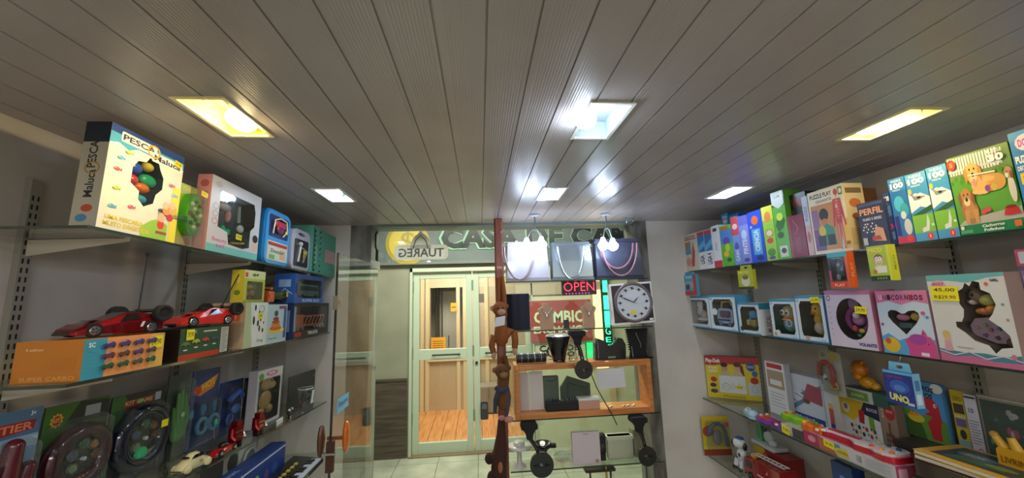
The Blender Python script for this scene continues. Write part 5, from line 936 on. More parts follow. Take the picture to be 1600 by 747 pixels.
# small toys near the shelf edge
def smallcar(name, label, loc, rz, L, col, kind, extra=None):
    t = thing(name, label, 'toy car', loc, rz, None, .045 if loc[2] > 1 else 0); hw = L * .2; rw = L * .1
    if kind == 'beetle': S = [(-.5, .16, .22, .55), (-.46, .12, .34, .8), (-.36, .12, .42, .95), (-.22, .12, .56, 1), (-.08, .12, .66, 1), (.08, .12, .66, 1), (.20, .12, .55, 1), (.27, .12, .42, .98), (.40, .12, .38, .9), (.47, .12, .3, .75), (.5, .14, .22, .5)]
    elif kind == 'open': S = [(-.5, .08, .16, .7), (-.4, .08, .24, .95), (-.1, .08, .28, 1), (0, .08, .30, 1), (.2, .08, .30, 1), (.4, .08, .30, 1), (.5, .1, .22, .8)]
    else: S = [(-.5, .08, .16, .7), (-.4, .08, .24, .95), (-.15, .08, .30, 1), (.0, .08, .42, 1), (.2, .08, .42, 1), (.4, .08, .32, 1), (.5, .1, .24, .8)]
    rings = []
    for x, a, b, k in S:
        r_ = []; 
        for q in range(9): an = pi * q / 8; r_.append((x * L, -hw * k * cos(an) * (1 if sin(an) < .8 else .9), a * L * .75 + (b - a) * L * .75 * sin(an) ** .6))
        rings.append(r_)
    G_ = G(); G_.loft(rings, col); G_.build('car_body', t)
    if kind == 'beetle':
        [part('fender', t, [('s', (x * L, s * hw * .95, L * .13), (L * .13, L * .06, L * .12), col)]) for x in (-.33, .33) for s in (-1, 1)]
        part('windows', t, [('pr', [(a * L, .37 * L), (b * L, .37 * L), (c * L, .46 * L), (d * L, .46 * L)], 'xz', -hw * 1.0, -hw * .90, '241d16:g') for a, b, c, d in ((-.24, -.03, -.03, -.14), (.0, .16, .12, .0))] + [('s', (-.25 * L, 0, .40 * L), (.06 * L, hw * .6, .035 * L), '241d16:g')]); part('bumper', t, [('b', -.52 * L, -.49 * L, -hw * .8, hw * .8, .12 * L, .15 * L, 'c8b870:c'), ('b', .49 * L, .52 * L, -hw * .8, hw * .8, .12 * L, .15 * L, 'c8b870:c')])
        part('number', t, [('tx', '53', (.06 * L, -hw * 1.08, .24 * L), (1, 0, 0), (0, 0, 1), .08 * L, '5a4a3a', .1 * L, .02)])
    else: part('windows', t, [('s', (.05 * L, 0, .25 * L), (.16 * L, hw * .75, .09 * L), '16120f:g')])
    for x in (-.33, .33):
        for s in (-1, 1):
            wh = part('wheel', t, [('c', (x * L, s * hw * .8, rw), (x * L, s * hw * 1.08, rw), rw, rw, '171719:m', 16)]); part('hubcap', wh, [('c', (x * L, s * hw * 1.08, rw), (x * L, s * hw * 1.12, rw), rw * .55, rw * .5, 'c8c6c2:c', 12)])
    return t
def lp(px, py, x): # point on the lower shelf seen at column px, x metres from the centre plane
    y = yat(px, x, 1.25)
    for _ in range(3): y = yat(px, x, shz('LL', y))
    return (x, y, shz('LL', y) + .0006)
smallcar('toy_beetle', 'cream toy beetle car with a number on its door, on the lower left shelf', lp(299, 0, -.992), radians(82), .118, 'd9cfa0:g', 'beetle')
smallcar('toy_roadster', 'small red open toy car behind the cream beetle', lp(346, 0, -.995), radians(90), .12, 'b01818:g', 'open')
smallcar('toy_green_car', 'metallic dark green toy car at the near end of the lower left shelf', lp(246, 0, -.985), radians(75), .085, '0f5a34:s', 'sport')
smallcar('toy_red_car', 'tiny red toy car at the bottom edge of view below the cream beetle', (-1.0, yat(322, -1.0, 1.0), .9055), radians(80), .09, 'b8241c:g', 'sport')
def robot(name, label, loc, h, col):
    t = thing(name, label, 'toy robot', loc, radians(80), None, .045); part('robot_body', t, [('rb', -h * .2, h * .2, -h * .16, h * .16, h * .25, h * .8, h * .05, col), ('rb', -h * .14, h * .14, -h * .13, h * .13, h * .8, h, h * .05, col)], bevel=.002)
    part('chest_stripe', t, [('b', -h * .18, h * .18, -h * .175, -h * .16, h * .58, h * .63, 'd8d0d0:c'), ('b', -h * .12, h * .12, -h * .17, -h * .16, h * .36, h * .48, 'd8a0a0:c')], 'silver chest stripes'); part('leg', t, [('b', -h * .18, -h * .03, -h * .14, h * .1, 0, h * .25, '2a1214:g')]); part('leg', t, [('b', h * .03, h * .18, -h * .14, h * .1, 0, h * .25, '2a1214:g')]); part('arm', t, [('tb', [(-h * .2, 0, h * .7), (-h * .3, -.01, h * .45), (-h * .24, -.02, h * .3)], h * .06, col)]); part('arm', t, [('tb', [(h * .2, 0, h * .7), (h * .3, -.01, h * .45), (h * .24, -.02, h * .3)], h * .06, 'c8c4c4:c')]); return t
robot('toy_robot', 'shiny red transforming robot standing behind the small red open car', lp(366, 0, -.992), .10, '9a1420:s')
robot('toy_robot', 'shiny red transforming robot in front of the tan dog figure box', lp(402, 0, -.99), .095, 'a01824:s')
t = thing('toy_spaceman', 'tiny black toy figure with white joints, near the shelf edge beside a white tag', 'toy figure', lp(452, 0, -.985), radians(90)); part('figure_body', t, [('s', (0, 0, .026), (.014, .01, .016), '141416:g'), ('s', (0, 0, .05), .009, '1a1a1c:g')]); part('figure_joints', t, [('s', (-.014, -.004, .046), .006, 'e0e0e4:g'), ('s', (.014, -.004, .046), .006, 'e0e0e4:g')], 'white round joints'); part('leg', t, [('c', (-.007, 0, 0), (-.006, 0, .018), .005, .005, '101012:g', 8)]); part('leg', t, [('c', (.007, 0, 0), (.006, 0, .018), .005, .005, 'c8c8cc:g', 8)])
q = lp(437, 0, -.985); single('shelf_tag', 'folded white paper tag near the edge of the lower left shelf', 'tag', [('b', -.03, .03, 0, .001, 0, .026, 'd2d2ce:m'), ('b', -.024, .02, -.0005, 0, .010, .012, '8a8a88')], q, pi / 2)
# ------------------------------------------------------------------ lowest left shelf
def lb(px, x, z=.93): return yat(px, x, z)
y0, y1 = lb(395, -.99), lb(452, -.99); zb = .9305; h = .09
P = PL(); zb = .9055; P.loc = Vector((-1.078, 1.62, zb)); P.w = .70; P.rz = pi / 2; P.ry = 0; P.h = .15
carton('keyboard_box', 'long dark blue box with white edge lettering, lying beside the toy piano keyboard', 'toy box', P, .075, '1f3a86', [('t', 'Educational Game', .25, .62, .26, 'b9c8ec', .36, .02), ('r', 0, .86, 1, .05, 'c8d2ee'), ('p', [(.5, .1), (.58, .55), (.66, .2)], '4a78b0'), ('e', .62, .45, .03, .14, '7ab03a'), ('e', .74, .35, .03, .2, '5a4a8a'), ('e', .85, .4, .04, .2, '2f4fa0')], [('r', 0, 0, 1, 1, '7d8cb4')], (), [('r', 0, 0, 1, 1, '24418e'), ('t', 'EDUCATIONAL', .3, .5, .3, 'a8b8e0', .4, .02)])
def keyboard(label, x, y0, y1, z, grp):
    L = y1 - y0; t = thing('toy_keyboard', label, 'toy keyboard', (x, y0, z), pi / 2); D = .165
    part('keyboard_body', t, [('pr', [(0, 0), (D, 0), (D, .045), (D * .5, .035), (0, .022)], 'yz', 0, L, '191a1d:g')], bevel=.003)
    n = 20
    for i in range(n): a = .02 + (L - .04) * i / n; part('white_key', t, [('b', a, a + (L - .04) / n - .0015, .004, .058, .020, .031, 'c9cfe4:g')])
    for i in range(n - 1):
        if i % 7 in (2, 6): continue
        a = .02 + (L - .04) * (i + .66) / n; part('black_key', t, [('b', a, a + (L - .04) / n * .6, .025, .060, .031, .037, '101013:g')])
    part('speaker_grille', t, [('b', L * .1, L * .3, .085, .12, .040, .0475, '2a2b2e')]); [part('button', t, [('b', L * (.4 + .06 * i), L * (.43 + .06 * i), .09, .105, .040, .0475, 'c8b860')]) for i in range(8)]; return t
keyboard('black toy piano keyboard with white keys at the far end of the lowest left shelf', -.905, 1.70, 2.40, .9055, '')
t = thing('bottle_set_pack', 'white card pack with a clear oval dish, below the two red robots', 'toy pack', (-1.195, lb(385, -1.195, .96), .9055), pi / 2); part('backing_card', t, [('b', -.075, .075, 0, .004, 0, .225, 'cfd2cc')]); part('card_print', t, [('b', -.06, -.02, -.001, 0, .03, .07, 'b8303a'), ('b', .0, .05, -.001, 0, .02, .04, '3a7a5a')]); part('oval_dish', t, [('o', (.0, -.012, .12), .05, .006, 'y', 'dde0dc:g', 24, 6), ('pr', ell(0, .12, .045, .05, 20), 'xz', -.008, -.002, '9aa8a0:g')], 'clear oval dish')
t = thing('photo_card_pack', 'card pack printed with brown and white horses, behind the blue keyboard box', 'toy pack', (-1.20, 2.0, .9055), pi / 2); part('backing_card', t, [('b', 0, .34, 0, .004, 0, .25, 'b9b6b0')]); g = G(); g.art('F', .34, .25, 0, [('e', .2, .6, .12, .16, '4a4a48'), ('e', .45, .65, .14, .18, 'd8d4cc'), ('e', .7, .7, .12, .2, '9a5a34'), ('e', .6, .45, .1, .1, '7a4a30'), ('r', 0, 0, 1, .25, '5a1c20')]); g.build('card_print', t)
t = thing('grey_display_card', 'dark grey folded card standing on the lowest left shelf, below the red open car', 'card', (-1.16, lb(338, -1.12, .96), .9055), pi / 2); part('card_panel', t, [('b', -.05, .09, 0, .003, 0, .27, '3a3636:m')]); part('card_foot', t, [('b', -.05, .09, .003, .05, 0, .003, '3a3636:m')])
# ================================================================== right wall goods
# --- top shelf, from the far end to the viewer
def bk(px0, px1, pyt, inset=.0): return W_('RT', px0, px1, pyt, inset)
P = bk(1071, 1094, 363); carton('body_puzzle_box', 'small box printed with a human body, far end of the top right shelf', 'puzzle box', P, .06, 'd8cdb8', [('t', 'PUZZLE PLAY', .5, .92, .07, '2a2a30', .85, .03), ('r', .05, .45, .5, .35, '5a9ab0'), ('e', .3, .7, .14, .1, 'b87a50'), ('p', [(.5, .1), (.7, .12), (.8, .5), (.7, .8), (.6, .5)], 'b84a4a'), ('e', .35, .25, .2, .12, 'd89a90'), ('r', .05, .84, .9, .03, 'c23a34')])
def spine(name, label, px0, px1, pyt, col, art, cat='game box', t=.085, grp='upright game boxes on the top right shelf', inset=.0, right=()):
    return carton(name, label, cat, bk(px0, px1, pyt, inset), t, col, art, right=right, group=grp)
sp = lambda s, c, y=.32, hh=.62, b=.03, w=.36: ('t', s, .5, y, hh, c, w, b, pi / 2)
spine('blocks_game_box', 'narrow white and blue spine lettered in black, left one of two alike', 1094.5, 1105, 360, 'e4e6ea', [('r', 0, .45, 1, .45, '2a7ac0'), ('r', 0, .88, 1, .1, 'c8404a'), sp('LIGA', '1c2c50', .25, .6, .03, .22), ('p', [(0, .45), (1, .6), (1, .75), (0, .6)], '6ab4e0')])
spine('blocks_game_box', 'narrow white and blue spine lettered in black, right one of two alike', 1105.5, 1117, 357, 'e4e6ea', [('r', 0, .45, 1, .45, '2a7ac0'), ('r', 0, .88, 1, .1, 'c8404a'), sp('LIGA 4', '1c2c50', .25, .6, .03, .28), ('p', [(0, .45), (1, .6), (1, .75), (0, .6)], '6ab4e0')])
spine('white_game_box', 'white box with a red foot, left of the green zoo box', 1117.5, 1130, 351, 'e6e6ea', [('r', 0, 0, 1, .16, 'c8404c'), ('r', .2, .86, .5, .08, '3a3a40'), sp('JOGO', '9a9aa4', .5, .4, .02, .2)])
spine('zoo_game_box', 'green and blue box with red ZOO letters and cartoon birds', 1130.5, 1149, 350, '6ab43c', [('r', 0, .55, 1, .35, '4a8ad0'), ('t', 'ZOO', .5, .93, .09, 'd83a24', .7, .04), ('e', .5, .62, .3, .09, '6a4aa8'), ('e', .55, .45, .2, .1, 'b8d84a'), ('e', .4, .3, .22, .07, 'e8c040'), ('e', .6, .15, .2, .05, '2f6a2a')])
spine('pink_game_box', 'pink-red topped spine fading to pale blue, right of the zoo box', 1149.5, 1161, 338, '7a9ad8', [('r', 0, .62, 1, .38, 'd8545e'), ('e', .5, .8, .35, .06, 'f0d0d0'), ('e', .5, .35, .3, .12, '5a5ab0'), sp('GAME', 'dfe6f4', .2, .5, .02, .25)])
spine('violet_game_box', 'pale violet shiny spine between the pink and the bright blue boxes', 1161.5, 1176, 335, '8a90dc', [('r', 0, .8, 1, .2, '6a6ac0'), ('e', .5, .6, .3, .1, 'c0d0f0'), sp('PINTE', 'e8ecf8', .35, .5, .02, .3), ('e', .5, .08, .3, .04, '4a4a90')])
spine('blue_game_box', 'bright blue box with orange rocket and white vertical letters', 1176.5, 1199, 327, '2a4fd0', [('e', .5, .82, .25, .09, 'e0662a'), ('r', .2, .15, .6, .5, '5ab0e0'), sp('CIENCIA', 'e8f2fa', .42, .34, .03, .42), ('t', 'X', .2, .70, .05, WH, .2, .02), ('e', .6, .08, .25, .05, '1c2a7a')])
spine('yellow_green_game_box', 'yellow-green box with a circled picture, left of the tallest green box', 1199.5, 1217, 320, '9acb3c', [('r', 0, .75, 1, .25, 'e0dc4a'), ('e', .5, .8, .3, .1, 'e88a4a'), ('o', .5, .5, .36, .07, .15, 'd8443a'), ('e', .5, .5, .28, .055, 'e0e0b0'), ('e', .5, .36, .3, .05, 'c83a24'), ('e', .5, .15, .35, .07, '4a8a2a'), ('e', .5, .05, .3, .03, '6a4a9a')])
spine('tall_green_game_box', 'tallest green box with a white rounded corner at its top', 1217.5, 1238, 296, '63b03c', [('r', 0, .78, 1, .22, '1e2a22'), ('p', [(0, .82), (.5, .74), (.95, .80), (.9, 1), (0, 1)], 'dfe4e0'), ('t', 'QUEM', .45, .92, .04, '4a4a4a', .5, .02), ('p', [(.1, .5), (.5, .7), (.9, .55), (.7, .45), (.3, .4)], '2a6a24'), ('e', .5, .62, .25, .06, 'c8e84a'), ('e', .4, .35, .25, .05, '2a5a20'), ('r', .2, .03, .6, .16, 'd8dccc'), ('e', .5, .12, .2, .04, '3a3a3a')])
spine('maroon_game_box', 'glossy maroon box with faint diagonal lettering', 1238.5, 1264, 333, '7a2036', [('b', [(.3, .9), (.6, .7), (.5, .6)], .003, 'b86a7a'), sp('PERFIL 7', '9a4058', .35, .3, .03, .5), ('r', 0, 0, .12, 1, '9a3a50')])
Pm = bk(1238.5, 1264, 333); P = PL(); zm = Pm.loc.z + Pm.h + .001; P.loc = Vector((1.53, yat(1236, 1.53, zm), zm)); P.w = P.loc.y - yat(1262, 1.53, zm); P.h = zat(298, 1.53, P.loc.y - P.w) - zm; P.rz = -pi / 2; P.ry = 0
carton('dark_game_box', 'dark box with a red scrawled title lying above the maroon box', 'game box', P, .16, '1d1c1b', [('t', 'War', .5, .6, .5, '9a3020', .7, .04, .2), ('e', .2, .2, .1, .1, '5a4a3a')], [('r', 0, 0, 1, 1, '2a2622'), ('t', 'War', .5, .5, .4, '9a3020', .6, .04)])
for i, (a, b, c) in enumerate(((1136, 1147, '3a9ac0'), (1148, 1164, '2a80c8'))):
    P = bk(a, b, 330, .10); P.h = zat(332, 1.60, P.loc.y - P.w) - P.loc.z
    carton('tall_blue_box', ('light', 'bright')[i] + ' blue tall box standing behind the zoo game box', 'game box', P, .12, c, [('t', 'FUN', .5, .93, .05, WH, .6, .03), ('e', .5, .85, .3, .04, 'd8543a' if i else 'e8e0c0')])
# big puzzle with body figure
P = bk(1265, 1274, 306, .0); carton('puzzle_spine_box', 'narrow pinkish spine just left of the giant body puzzle', 'puzzle box', P, .2, 'c9a8b4', [('r', 0, .5, 1, .5, 'b8c4dc'), ('e', .5, .3, .3, .1, 'a86a7a'), ('t', 'PUZZLE', .5, .7, .5, '5a5a8a', .25, .02, pi / 2)])
P = bk(1275, 1333, 286, .0)
def body(cx, s, c1, c2):
    o = [('e', cx, .90, .055, .05, c1)]
    o += [('p', [(cx - .10, .80), (cx + .10, .80), (cx + .075, .48), (cx - .075, .48)], c1), ('p', [(cx - .10, .80), (cx - .14, .55), (cx - .17, .38), (cx - .13, .38), (cx - .07, .6)], c1), ('p', [(cx + .10, .80), (cx + .14, .55), (cx + .17, .38), (cx + .13, .38), (cx + .07, .6)], c1),
          ('p', [(cx - .075, .48), (cx, .48), (cx - .01, .25), (cx - .03, .04), (cx - .06, .04), (cx - .07, .28)], c1), ('p', [(cx, .48), (cx + .075, .48), (cx + .07, .28), (cx + .06, .04), (cx + .03, .04), (cx + .01, .25)], c1)]
    for i in range(6): o.append(('b', [(cx - .06, .76 - .045 * i), (cx + .06, .76 - .045 * i)], .003, c2))
    o += [('b', [(cx, .48), (cx, .85)], .003, c2), ('e', cx - .02, .68, .03, .03, 'e8b0a8'), ('b', [(cx - .04, .42), (cx - .045, .06)], .003, 'e8b8b0'), ('b', [(cx + .04, .42), (cx + .045, .06)], .003, 'e8b8b0')]; return o
carton('giant_body_puzzle', 'large cream puzzle box with a red human body figure and a child drawing', 'puzzle box', P, .09, 'e4dcc8', [('t', 'PUZZLE PLAY', .38, .91, .07, '2a2c34', .62, .03), ('t', 'GIGANTE', .45, .82, .045, '3a4a70', .45, .02), ('r', .05, .05, .68, .72, 'c08a5a'), ('r', .05, .05, .30, .34, '6a4a8a'), ('r', .05, .40, .2, .3, '8a6a9a'), ('e', .40, .60, .13, .10, '2a1e18'), ('e', .40, .48, .08, .06, 'b87a4a'), ('p', [(.2, .12), (.66, .12), (.62, .38), (.45, .46), (.28, .40)], '2f8a7a'), ('e', .3, .35, .1, .08, 'c8b83a'), ('r', .15, .12, .22, .16, '1f2226'), ('r', .42, .12, .2, .16, '24282c'), ('p', [(.86, .04), (1, .04), (1, .5), (.9, .4)], 'e0b040')] + body(.80, 1, 'b5454a', 'd98a88') + [('t', '200', .94, .12, .05, '2a2a2a', .1, .02), ('r', .88, .84, .10, .12, '3a6a50'), ('e', .93, .90, .035, .04, 'e8e0c8')],
       (), [('r', 0, 0, 1, 1, 'd8c8a4'), ('r', .1, .85, .8, .08, '7a6a50'), ('e', .5, .70, .3, .07, 'c87a50'), ('e', .5, .5, .25, .05, '8a5a3a'), ('r', .1, .08, .8, .25, 'c8b088')])
P = bk(1337, 1352, 294, .105); carton('brown_box', 'brown box behind the giant body puzzle and the dark quiz box', 'game box', P, .1, '6e4a34', [('e', .5, .8, .3, .05, '9a6a4a'), ('r', .1, .2, .8, .4, '5a3a28'), ('r', 0, .9, 1, .04, '8a624a')])
P = bk(1350, 1393, 310, -.004)
carton('quiz_game_box', 'dark navy quiz game box lettered PERFIL with white dotted shapes', 'game box', P, .06, '2b3050', [('t', 'PERFIL', .5, .79, .14, 'e0a070', .86, .03), ('t', 'FILMES E SERIES', .5, .62, .06, 'c8c8d8', .7, .02), ('r', .05, .92, .9, .05, '4a5080')] + [('r', .1 + .09 * (i % 6) + .03 * (i // 6 % 2), .5 - .06 * (i // 6), .05, .035, 'd8d4d0' if (i * 7) % 5 > 1 else '4a4a60') for i in range(24)] + [('p', [(.45, .14), (.9, .1), (.85, .38), (.6, .44)], 'c89a7a'), ('p', [(.4, .15), (.75, .14), (.7, .24), (.42, .24)], 'b03a3a'), ('r', .06, .06, .16, .16, 'b8b8bc')],
       (), [('r', 0, 0, 1, 1, '3a3f66')] + [('r', .2, .05 + .09 * i, .6, .04, '8a8fb8') for i in range(10)])
P = bk(1394, 1404, 300, .01); carton('blue_puzzle_spine', 'narrow dark blue puzzle spine just left of the three 100-piece boxes', 'puzzle box', P, .12, '28407c', [('t', '100', .5, .88, .1, WH, .8, .04), ('r', .1, .55, .8, .2, '4a78b8'), ('e', .5, .35, .3, .05, 'c03a70'), ('r', .15, .1, .7, .15, '5a80c0')])
def p100(px0, px1, pyt, kind, label, grp='boxes of 100-piece puzzles'):
    P = bk(px0, px1, pyt, 0)
    a = [('r', 0, 0, 1, 1, '3f8fc8' if kind else '2b6fb4')]
    if kind: a += [('p', [(0, .86), (.3, .9), (.7, .84), (1, .88), (1, 1), (0, 1)], '58a0d4'), ('p', [(0, .42), (.5, .5), (1, .44), (1, .62), (.6, .7), (.2, .66), (0, .72)], 'dbe6ee'), ('p', [(0, .38), (1, .50), (1, .42), (.4, .36), (0, .34)], '2f5a34'), ('r', 0, .12, 1, .26, '7cb83a'), ('r', 0, 0, 1, .12, '4a94cc'), ('e', .36, .66, .16, .045, 'd8d8d8'), ('p', [(.1, .74), (.3, .66), (.86, .64), (.5, .60), (.26, .60)], '8a8e92'), ('e', .5, .635, .1, .018, '26282c'), ('e', .12, .74, .09, .04, 'e0c04a'), ('p', [(.4, .12), (.7, .14), (.78, .26), (.74, .38), (.6, .2), (.4, .18)], 'd8dcdc'), ('e', .7, .06, .14, .05, 'd8402a'), ('t', '5', .7, .06, .04, WH, .06, .02), ('r', .85, .2, .12, .03, 'd8dcdc')]
    else: a += [('r', 0, .8, 1, .2, '3a84c8'), ('e', .45, .60, .3, .12, '4fb4d8'), ('e', .7, .5, .25, .1, '3aa0b0'), ('e', .12, .28, .14, .06, 'b0308a'), ('e', .75, .24, .22, .12, 'c8d0cc'), ('e', .6, .42, .16, .06, 'd8e0e0'), ('r', 0, .0, 1, .10, 'c02a5a'), ('e', .72, .07, .16, .05, 'd8402a'), ('r', .05, .12, .25, .3, '2a2f7a')]
    a += [('t', 'PUZZLE', .5, .955, .035, WH, .6, .02), ('t', '100', .5, .88, .09, 'f4f6f8', .8, .05), ('t', 'PEÇAS', .45, .81, .028, WH, .45, .02)]
    return carton('puzzle_box', label, 'puzzle box', P, .14, '3f8fc8', a, (), [('r', 0, 0, 1, 1, '3a80b8')], group=grp)
p100(1405, 1432, 275, 0, 'blue 100-piece puzzle box with a pink foot, left one of three')
p100(1433, 1467, 266, 1, '100-piece puzzle box with sky and green field, middle one of three')
p100(1468, 1502, 255, 1, '100-piece puzzle box with sky and green field, right one, touching the puppies box')
P = bk(1503.5, 1607, 225, 0)
P.h = zat(221, 1.5, P.loc.y - P.w) - P.loc.z
def dogface(cx, cy, s, c1, c2):
    return [('e', cx, cy, .085 * s, .11 * s, c1), ('p', [(cx - .08 * s, cy + .08 * s), (cx - .12 * s, cy + .02 * s), (cx - .10 * s, cy - .10 * s), (cx - .06 * s, cy - .02 * s)], c2), ('p', [(cx + .08 * s, cy + .08 * s), (cx + .12 * s, cy + .02 * s), (cx + .10 * s, cy - .10 * s), (cx + .06 * s, cy - .02 * s)], c2), ('e', cx, cy - .04 * s, .045 * s, .045 * s, 'e8cfa0'), ('e', cx, cy - .015 * s, .020 * s, .022 * s, '2a2220'), ('e', cx - .03 * s, cy + .04 * s, .010 * s, .013 * s, '201a16'), ('e', cx + .03 * s, cy + .04 * s, .010 * s, .013 * s, '201a16')]
carton('puppies_puzzle', 'large puzzle box with two golden puppies on grass and the number 30', 'puzzle box', P, .10, '3f8a30', [('r', 0, .14, 1, .60, '5a9c34'), ('r', 0, .70, 1, .30, '6a8a4a')] + [('r', .02 + .048 * i, .76, .03, .22, 'd8d8dc') for i in range(17)] + [('r', 0, .80, .86, .025, 'c4c4ca')] +
       [('e', .03 + .06 * i + .02 * (i % 3), .66 + .05 * (i % 2), .03, .03, '4a8a2a') for i in range(16)] + [('p', [(0, .12), (1, .12), (1, .25), (.5, .22), (.1, .18)], 'b4ada4'), ('r', 0, 0, 1, .12, '1c7a48'),
       ('e', .60, .60, .24, .10, 'd9a458'), ('e', .74, .58, .13, .10, 'cf9a4e'), ('e', .46, .58, .12, .12, 'e0b068'), ('e', .40, .505, .07, .03, 'e4b873'), ('e', .52, .49, .07, .03, 'e4b873'), ('e', .62, .63, .10, .03, 'e2b46c'), ('p', [(.56, .48), (.72, .48), (.72, .56), (.58, .56)], 'e06a3a'), ('e', .68, .52, .05, .045, 'c8b050'), ('e', .58, .52, .04, .04, '7a4a9a')] + dogface(.40, .74, 1.25, 'dfae62', 'c08a44') + [('e', .40, .62, .03, .05, 'd88a90'), ('e', .24, .28, .14, .15, 'a87640'), ('e', .25, .30, .08, .11, 'b98a50'), ('p', [(.14, .14), (.2, .14), (.22, .3), (.15, .3)], 'c8955a'), ('p', [(.30, .14), (.36, .14), (.36, .3), (.28, .3)], 'c8955a')] + dogface(.22, .45, 1.15, 'b8864c', '8a5c30') +
       [('e', .94, .46, .05, .16, 'd8d0c0'), ('e', .93, .65, .06, .07, 'b88a5a'), ('e', .90, .62, .025, .03, 'e0d8cc'), ('e', .965, .62, .02, .05, '7a5030'), ('e', .91, .66, .008, .01, '20160f'), ('e', .52, .27, .05, .03, 'd84a5a'), ('e', .45, .25, .04, .03, 'd84a5a'), ('p', [(.74, .17), (.98, .17), (.94, .26), (.78, .26)], 'c22c24'), ('e', .86, .26, .08, .02, '8a1f1a'),
        ('e', .08, .90, .075, .07, 'd8402a'), ('t', '5', .08, .90, .06, 'f0a060', .06, .03), ('t', 'PUZZLE', .80, .94, .04, WH, .22, .02), ('t', '30', .80, .86, .09, 'f6f6f6', .24, .05), ('t', 'PEÇAS', .80, .785, .035, WH, .18, .02), ('t', 'Cachorros', .55, .085, .035, WH, .34, .03), ('t', 'Fofinhos', .55, .035, .035, WH, .30, .03), ('p', rr(.86, .96, .03, .10, .01), 'd86a2a'), ('e', .06, .09, .03, .025, 'e8dfd0'), ('r', .02, .02, .2, .04, '5aa070'), ('b', [(.32, .72), (.75, .70)], .004, 'f2ead8')],
       (), [('r', 0, 0, 1, 1, '2a6a3a')])
P = W_('RT', 1609, 1680, 190, .0)
carton('decorative_puzzle', 'tall blue puzzle box cut by the right edge of view', 'puzzle box', P, .12, '2f80c0', [('r', 0, .9, 1, .1, '3a90d0'), ('p', ell(.4, .87, .28, .09, 12), 'e8d8e8'), ('t', 'DORA', .4, .87, .08, 'c04a9a', .4, .03), ('t', 'PUZZLE', .30, .70, .08, WH, .50, .05), ('t', 'DECORATIVO', .34, .61, .05, WH, .56, .03), ('p', rr(.08, .5, .44, .56, .02), 'e8c83a'), ('t', '2 EM 1', .29, .50, .05, '3a4a9a', .3, .02), ('e', .3, .30, .2, .06, 'c88a4a'), ('e', .3, .2, .2, .06, 'd8b070'), ('r', .1, .02, .5, .08, '2a5a9a')], [('r', 0, 0, 1, 1, '2a70b0')])
# --- small packs hanging from the top shelf edge
def hang(name, label, px0, px1, pyt, pyb, t, col, art, right=(), rz=-pi / 2, x=1.5 - .012, toy=None, hole=None, cap='8a9a9a', hook=None, shelf='RT', cat='toy pack', grp=None, tilt=.0, tab=None):
    z = zat(pyb, x, 1.5); y0 = yat(px0, x, z)
    z = zat(pyb, x, y0); y0 = yat(px0, x, z); y1 = yat(px1, x, z); h = zat(pyt, x, y0) - z
    r = thing(name, label, cat, (x - t, y0, z), rz + tilt, grp); w = y0 - y1; p = PL(); g = G(); 
    if hole:
        Hh = [(u * w, v * h) for u, v in hole]; O = [(0, 0), (w, 0), (w, h), (0, h)]; tr = tessellate_polygon([[Vector((a, b, 0)) for a, b in O], [Vector((a, b, 0)) for a, b in Hh]])
        g.add([(a, 0, b) for a, b in O + Hh], [tuple(q) for q in tr], col); g.add([(a, b, c) for c in (0, h) for b in (0, t) for a in (0, w)], [(0, 2, 3, 1), (4, 5, 7, 6), (2, 6, 7, 3), (0, 4, 6, 2), (1, 3, 7, 5)], col)
        g.prism(Hh, 'xz', .0002, t * .8, '2a3034', cap=False); g.add([(a, t * .8, b) for a, b in Hh], [tuple(q) for q in tessellate_polygon([[Vector((a, b, 0)) for a, b in Hh]])], '2a3034')
    else: g.box(0, w, 0, t, 0, h, col)
    g.art('F', w, h, t, art); g.art('R', w, h, t, right); g.build('carton', r)
    if hole: part('window_pane', r, [('pr', [(u * w, v * h) for u, v in hole], 'xz', -.0003, -.0001, 'pane')])
    if toy: toy(r, w, h, t)
    zs = SH[shelf][0] - .0085; zl = min(z + h + .03, zs) - z; c = tab or col
    O = [(w * .1, h), (w * .9, h), (w * .85, zl), (w * .15, zl)]; I_ = [(w * .5 + w * .12 * cos(2 * pi * i / 12), (h + zl) / 2 + (zl - h) * .22 * sin(2 * pi * i / 12)) for i in range(12)]; g = G()
    for yy in (t * .5, t * .5 + .001): g.add([(a, yy, b) for a, b in O + I_], [tuple(q) for q in tessellate_polygon([[Vector((a, b, 0)) for a, b in O], [Vector((a, b, 0)) for a, b in I_]])], c)
    g.build('hanging_tab', r)
    zm = (h + zl) / 2; part('wire_hook', r, [('tb', [(w * .5, t * .5 - .012, zm), (w * .5, t * .5 + .0, zm + (zl - h) * .18), (w * .5, t * .5 + .012, zs - z + .002)], .0013, 'b8b8b8:c', 5)])
    return r
hang('hanging_toy_pack', 'small cyan and red toy pack hanging at the far end of the top right shelf', 1072, 1094, 431, 461, .02, '4aa0c0', [('r', 0, 0, 1, .2, 'c8343a'), ('e', .5, .5, .35, .2, '9aaab8'), ('t', 'TOY', .5, .88, .12, 'e8f0f4', .5, .03), ('r', .8, 0, .2, 1, 'c03a40'), ('e', .4, .4, .15, .15, '3a4a5a')], tab='3a9ac0')
hang('card_game_pack', 'small yellow-green card game hanging above the baby phone toy, with a monkey drawing', 1160, 1184, 423, 452, .018, 'b5b82c', [('t', 'MICO', .4, .88, .13, 'e8e060', .7, .03), ('e', .5, .42, .28, .28, 'd9d4c0'), ('e', .5, .62, .2, .14, '8a8a50'), ('e', .42, .60, .05, .05, '2a2a20'), ('e', .58, .60, .05, .05, '2a2a20'), ('r', 0, 0, 1, .12, '3a4a1c')], tab='a8ac3a')
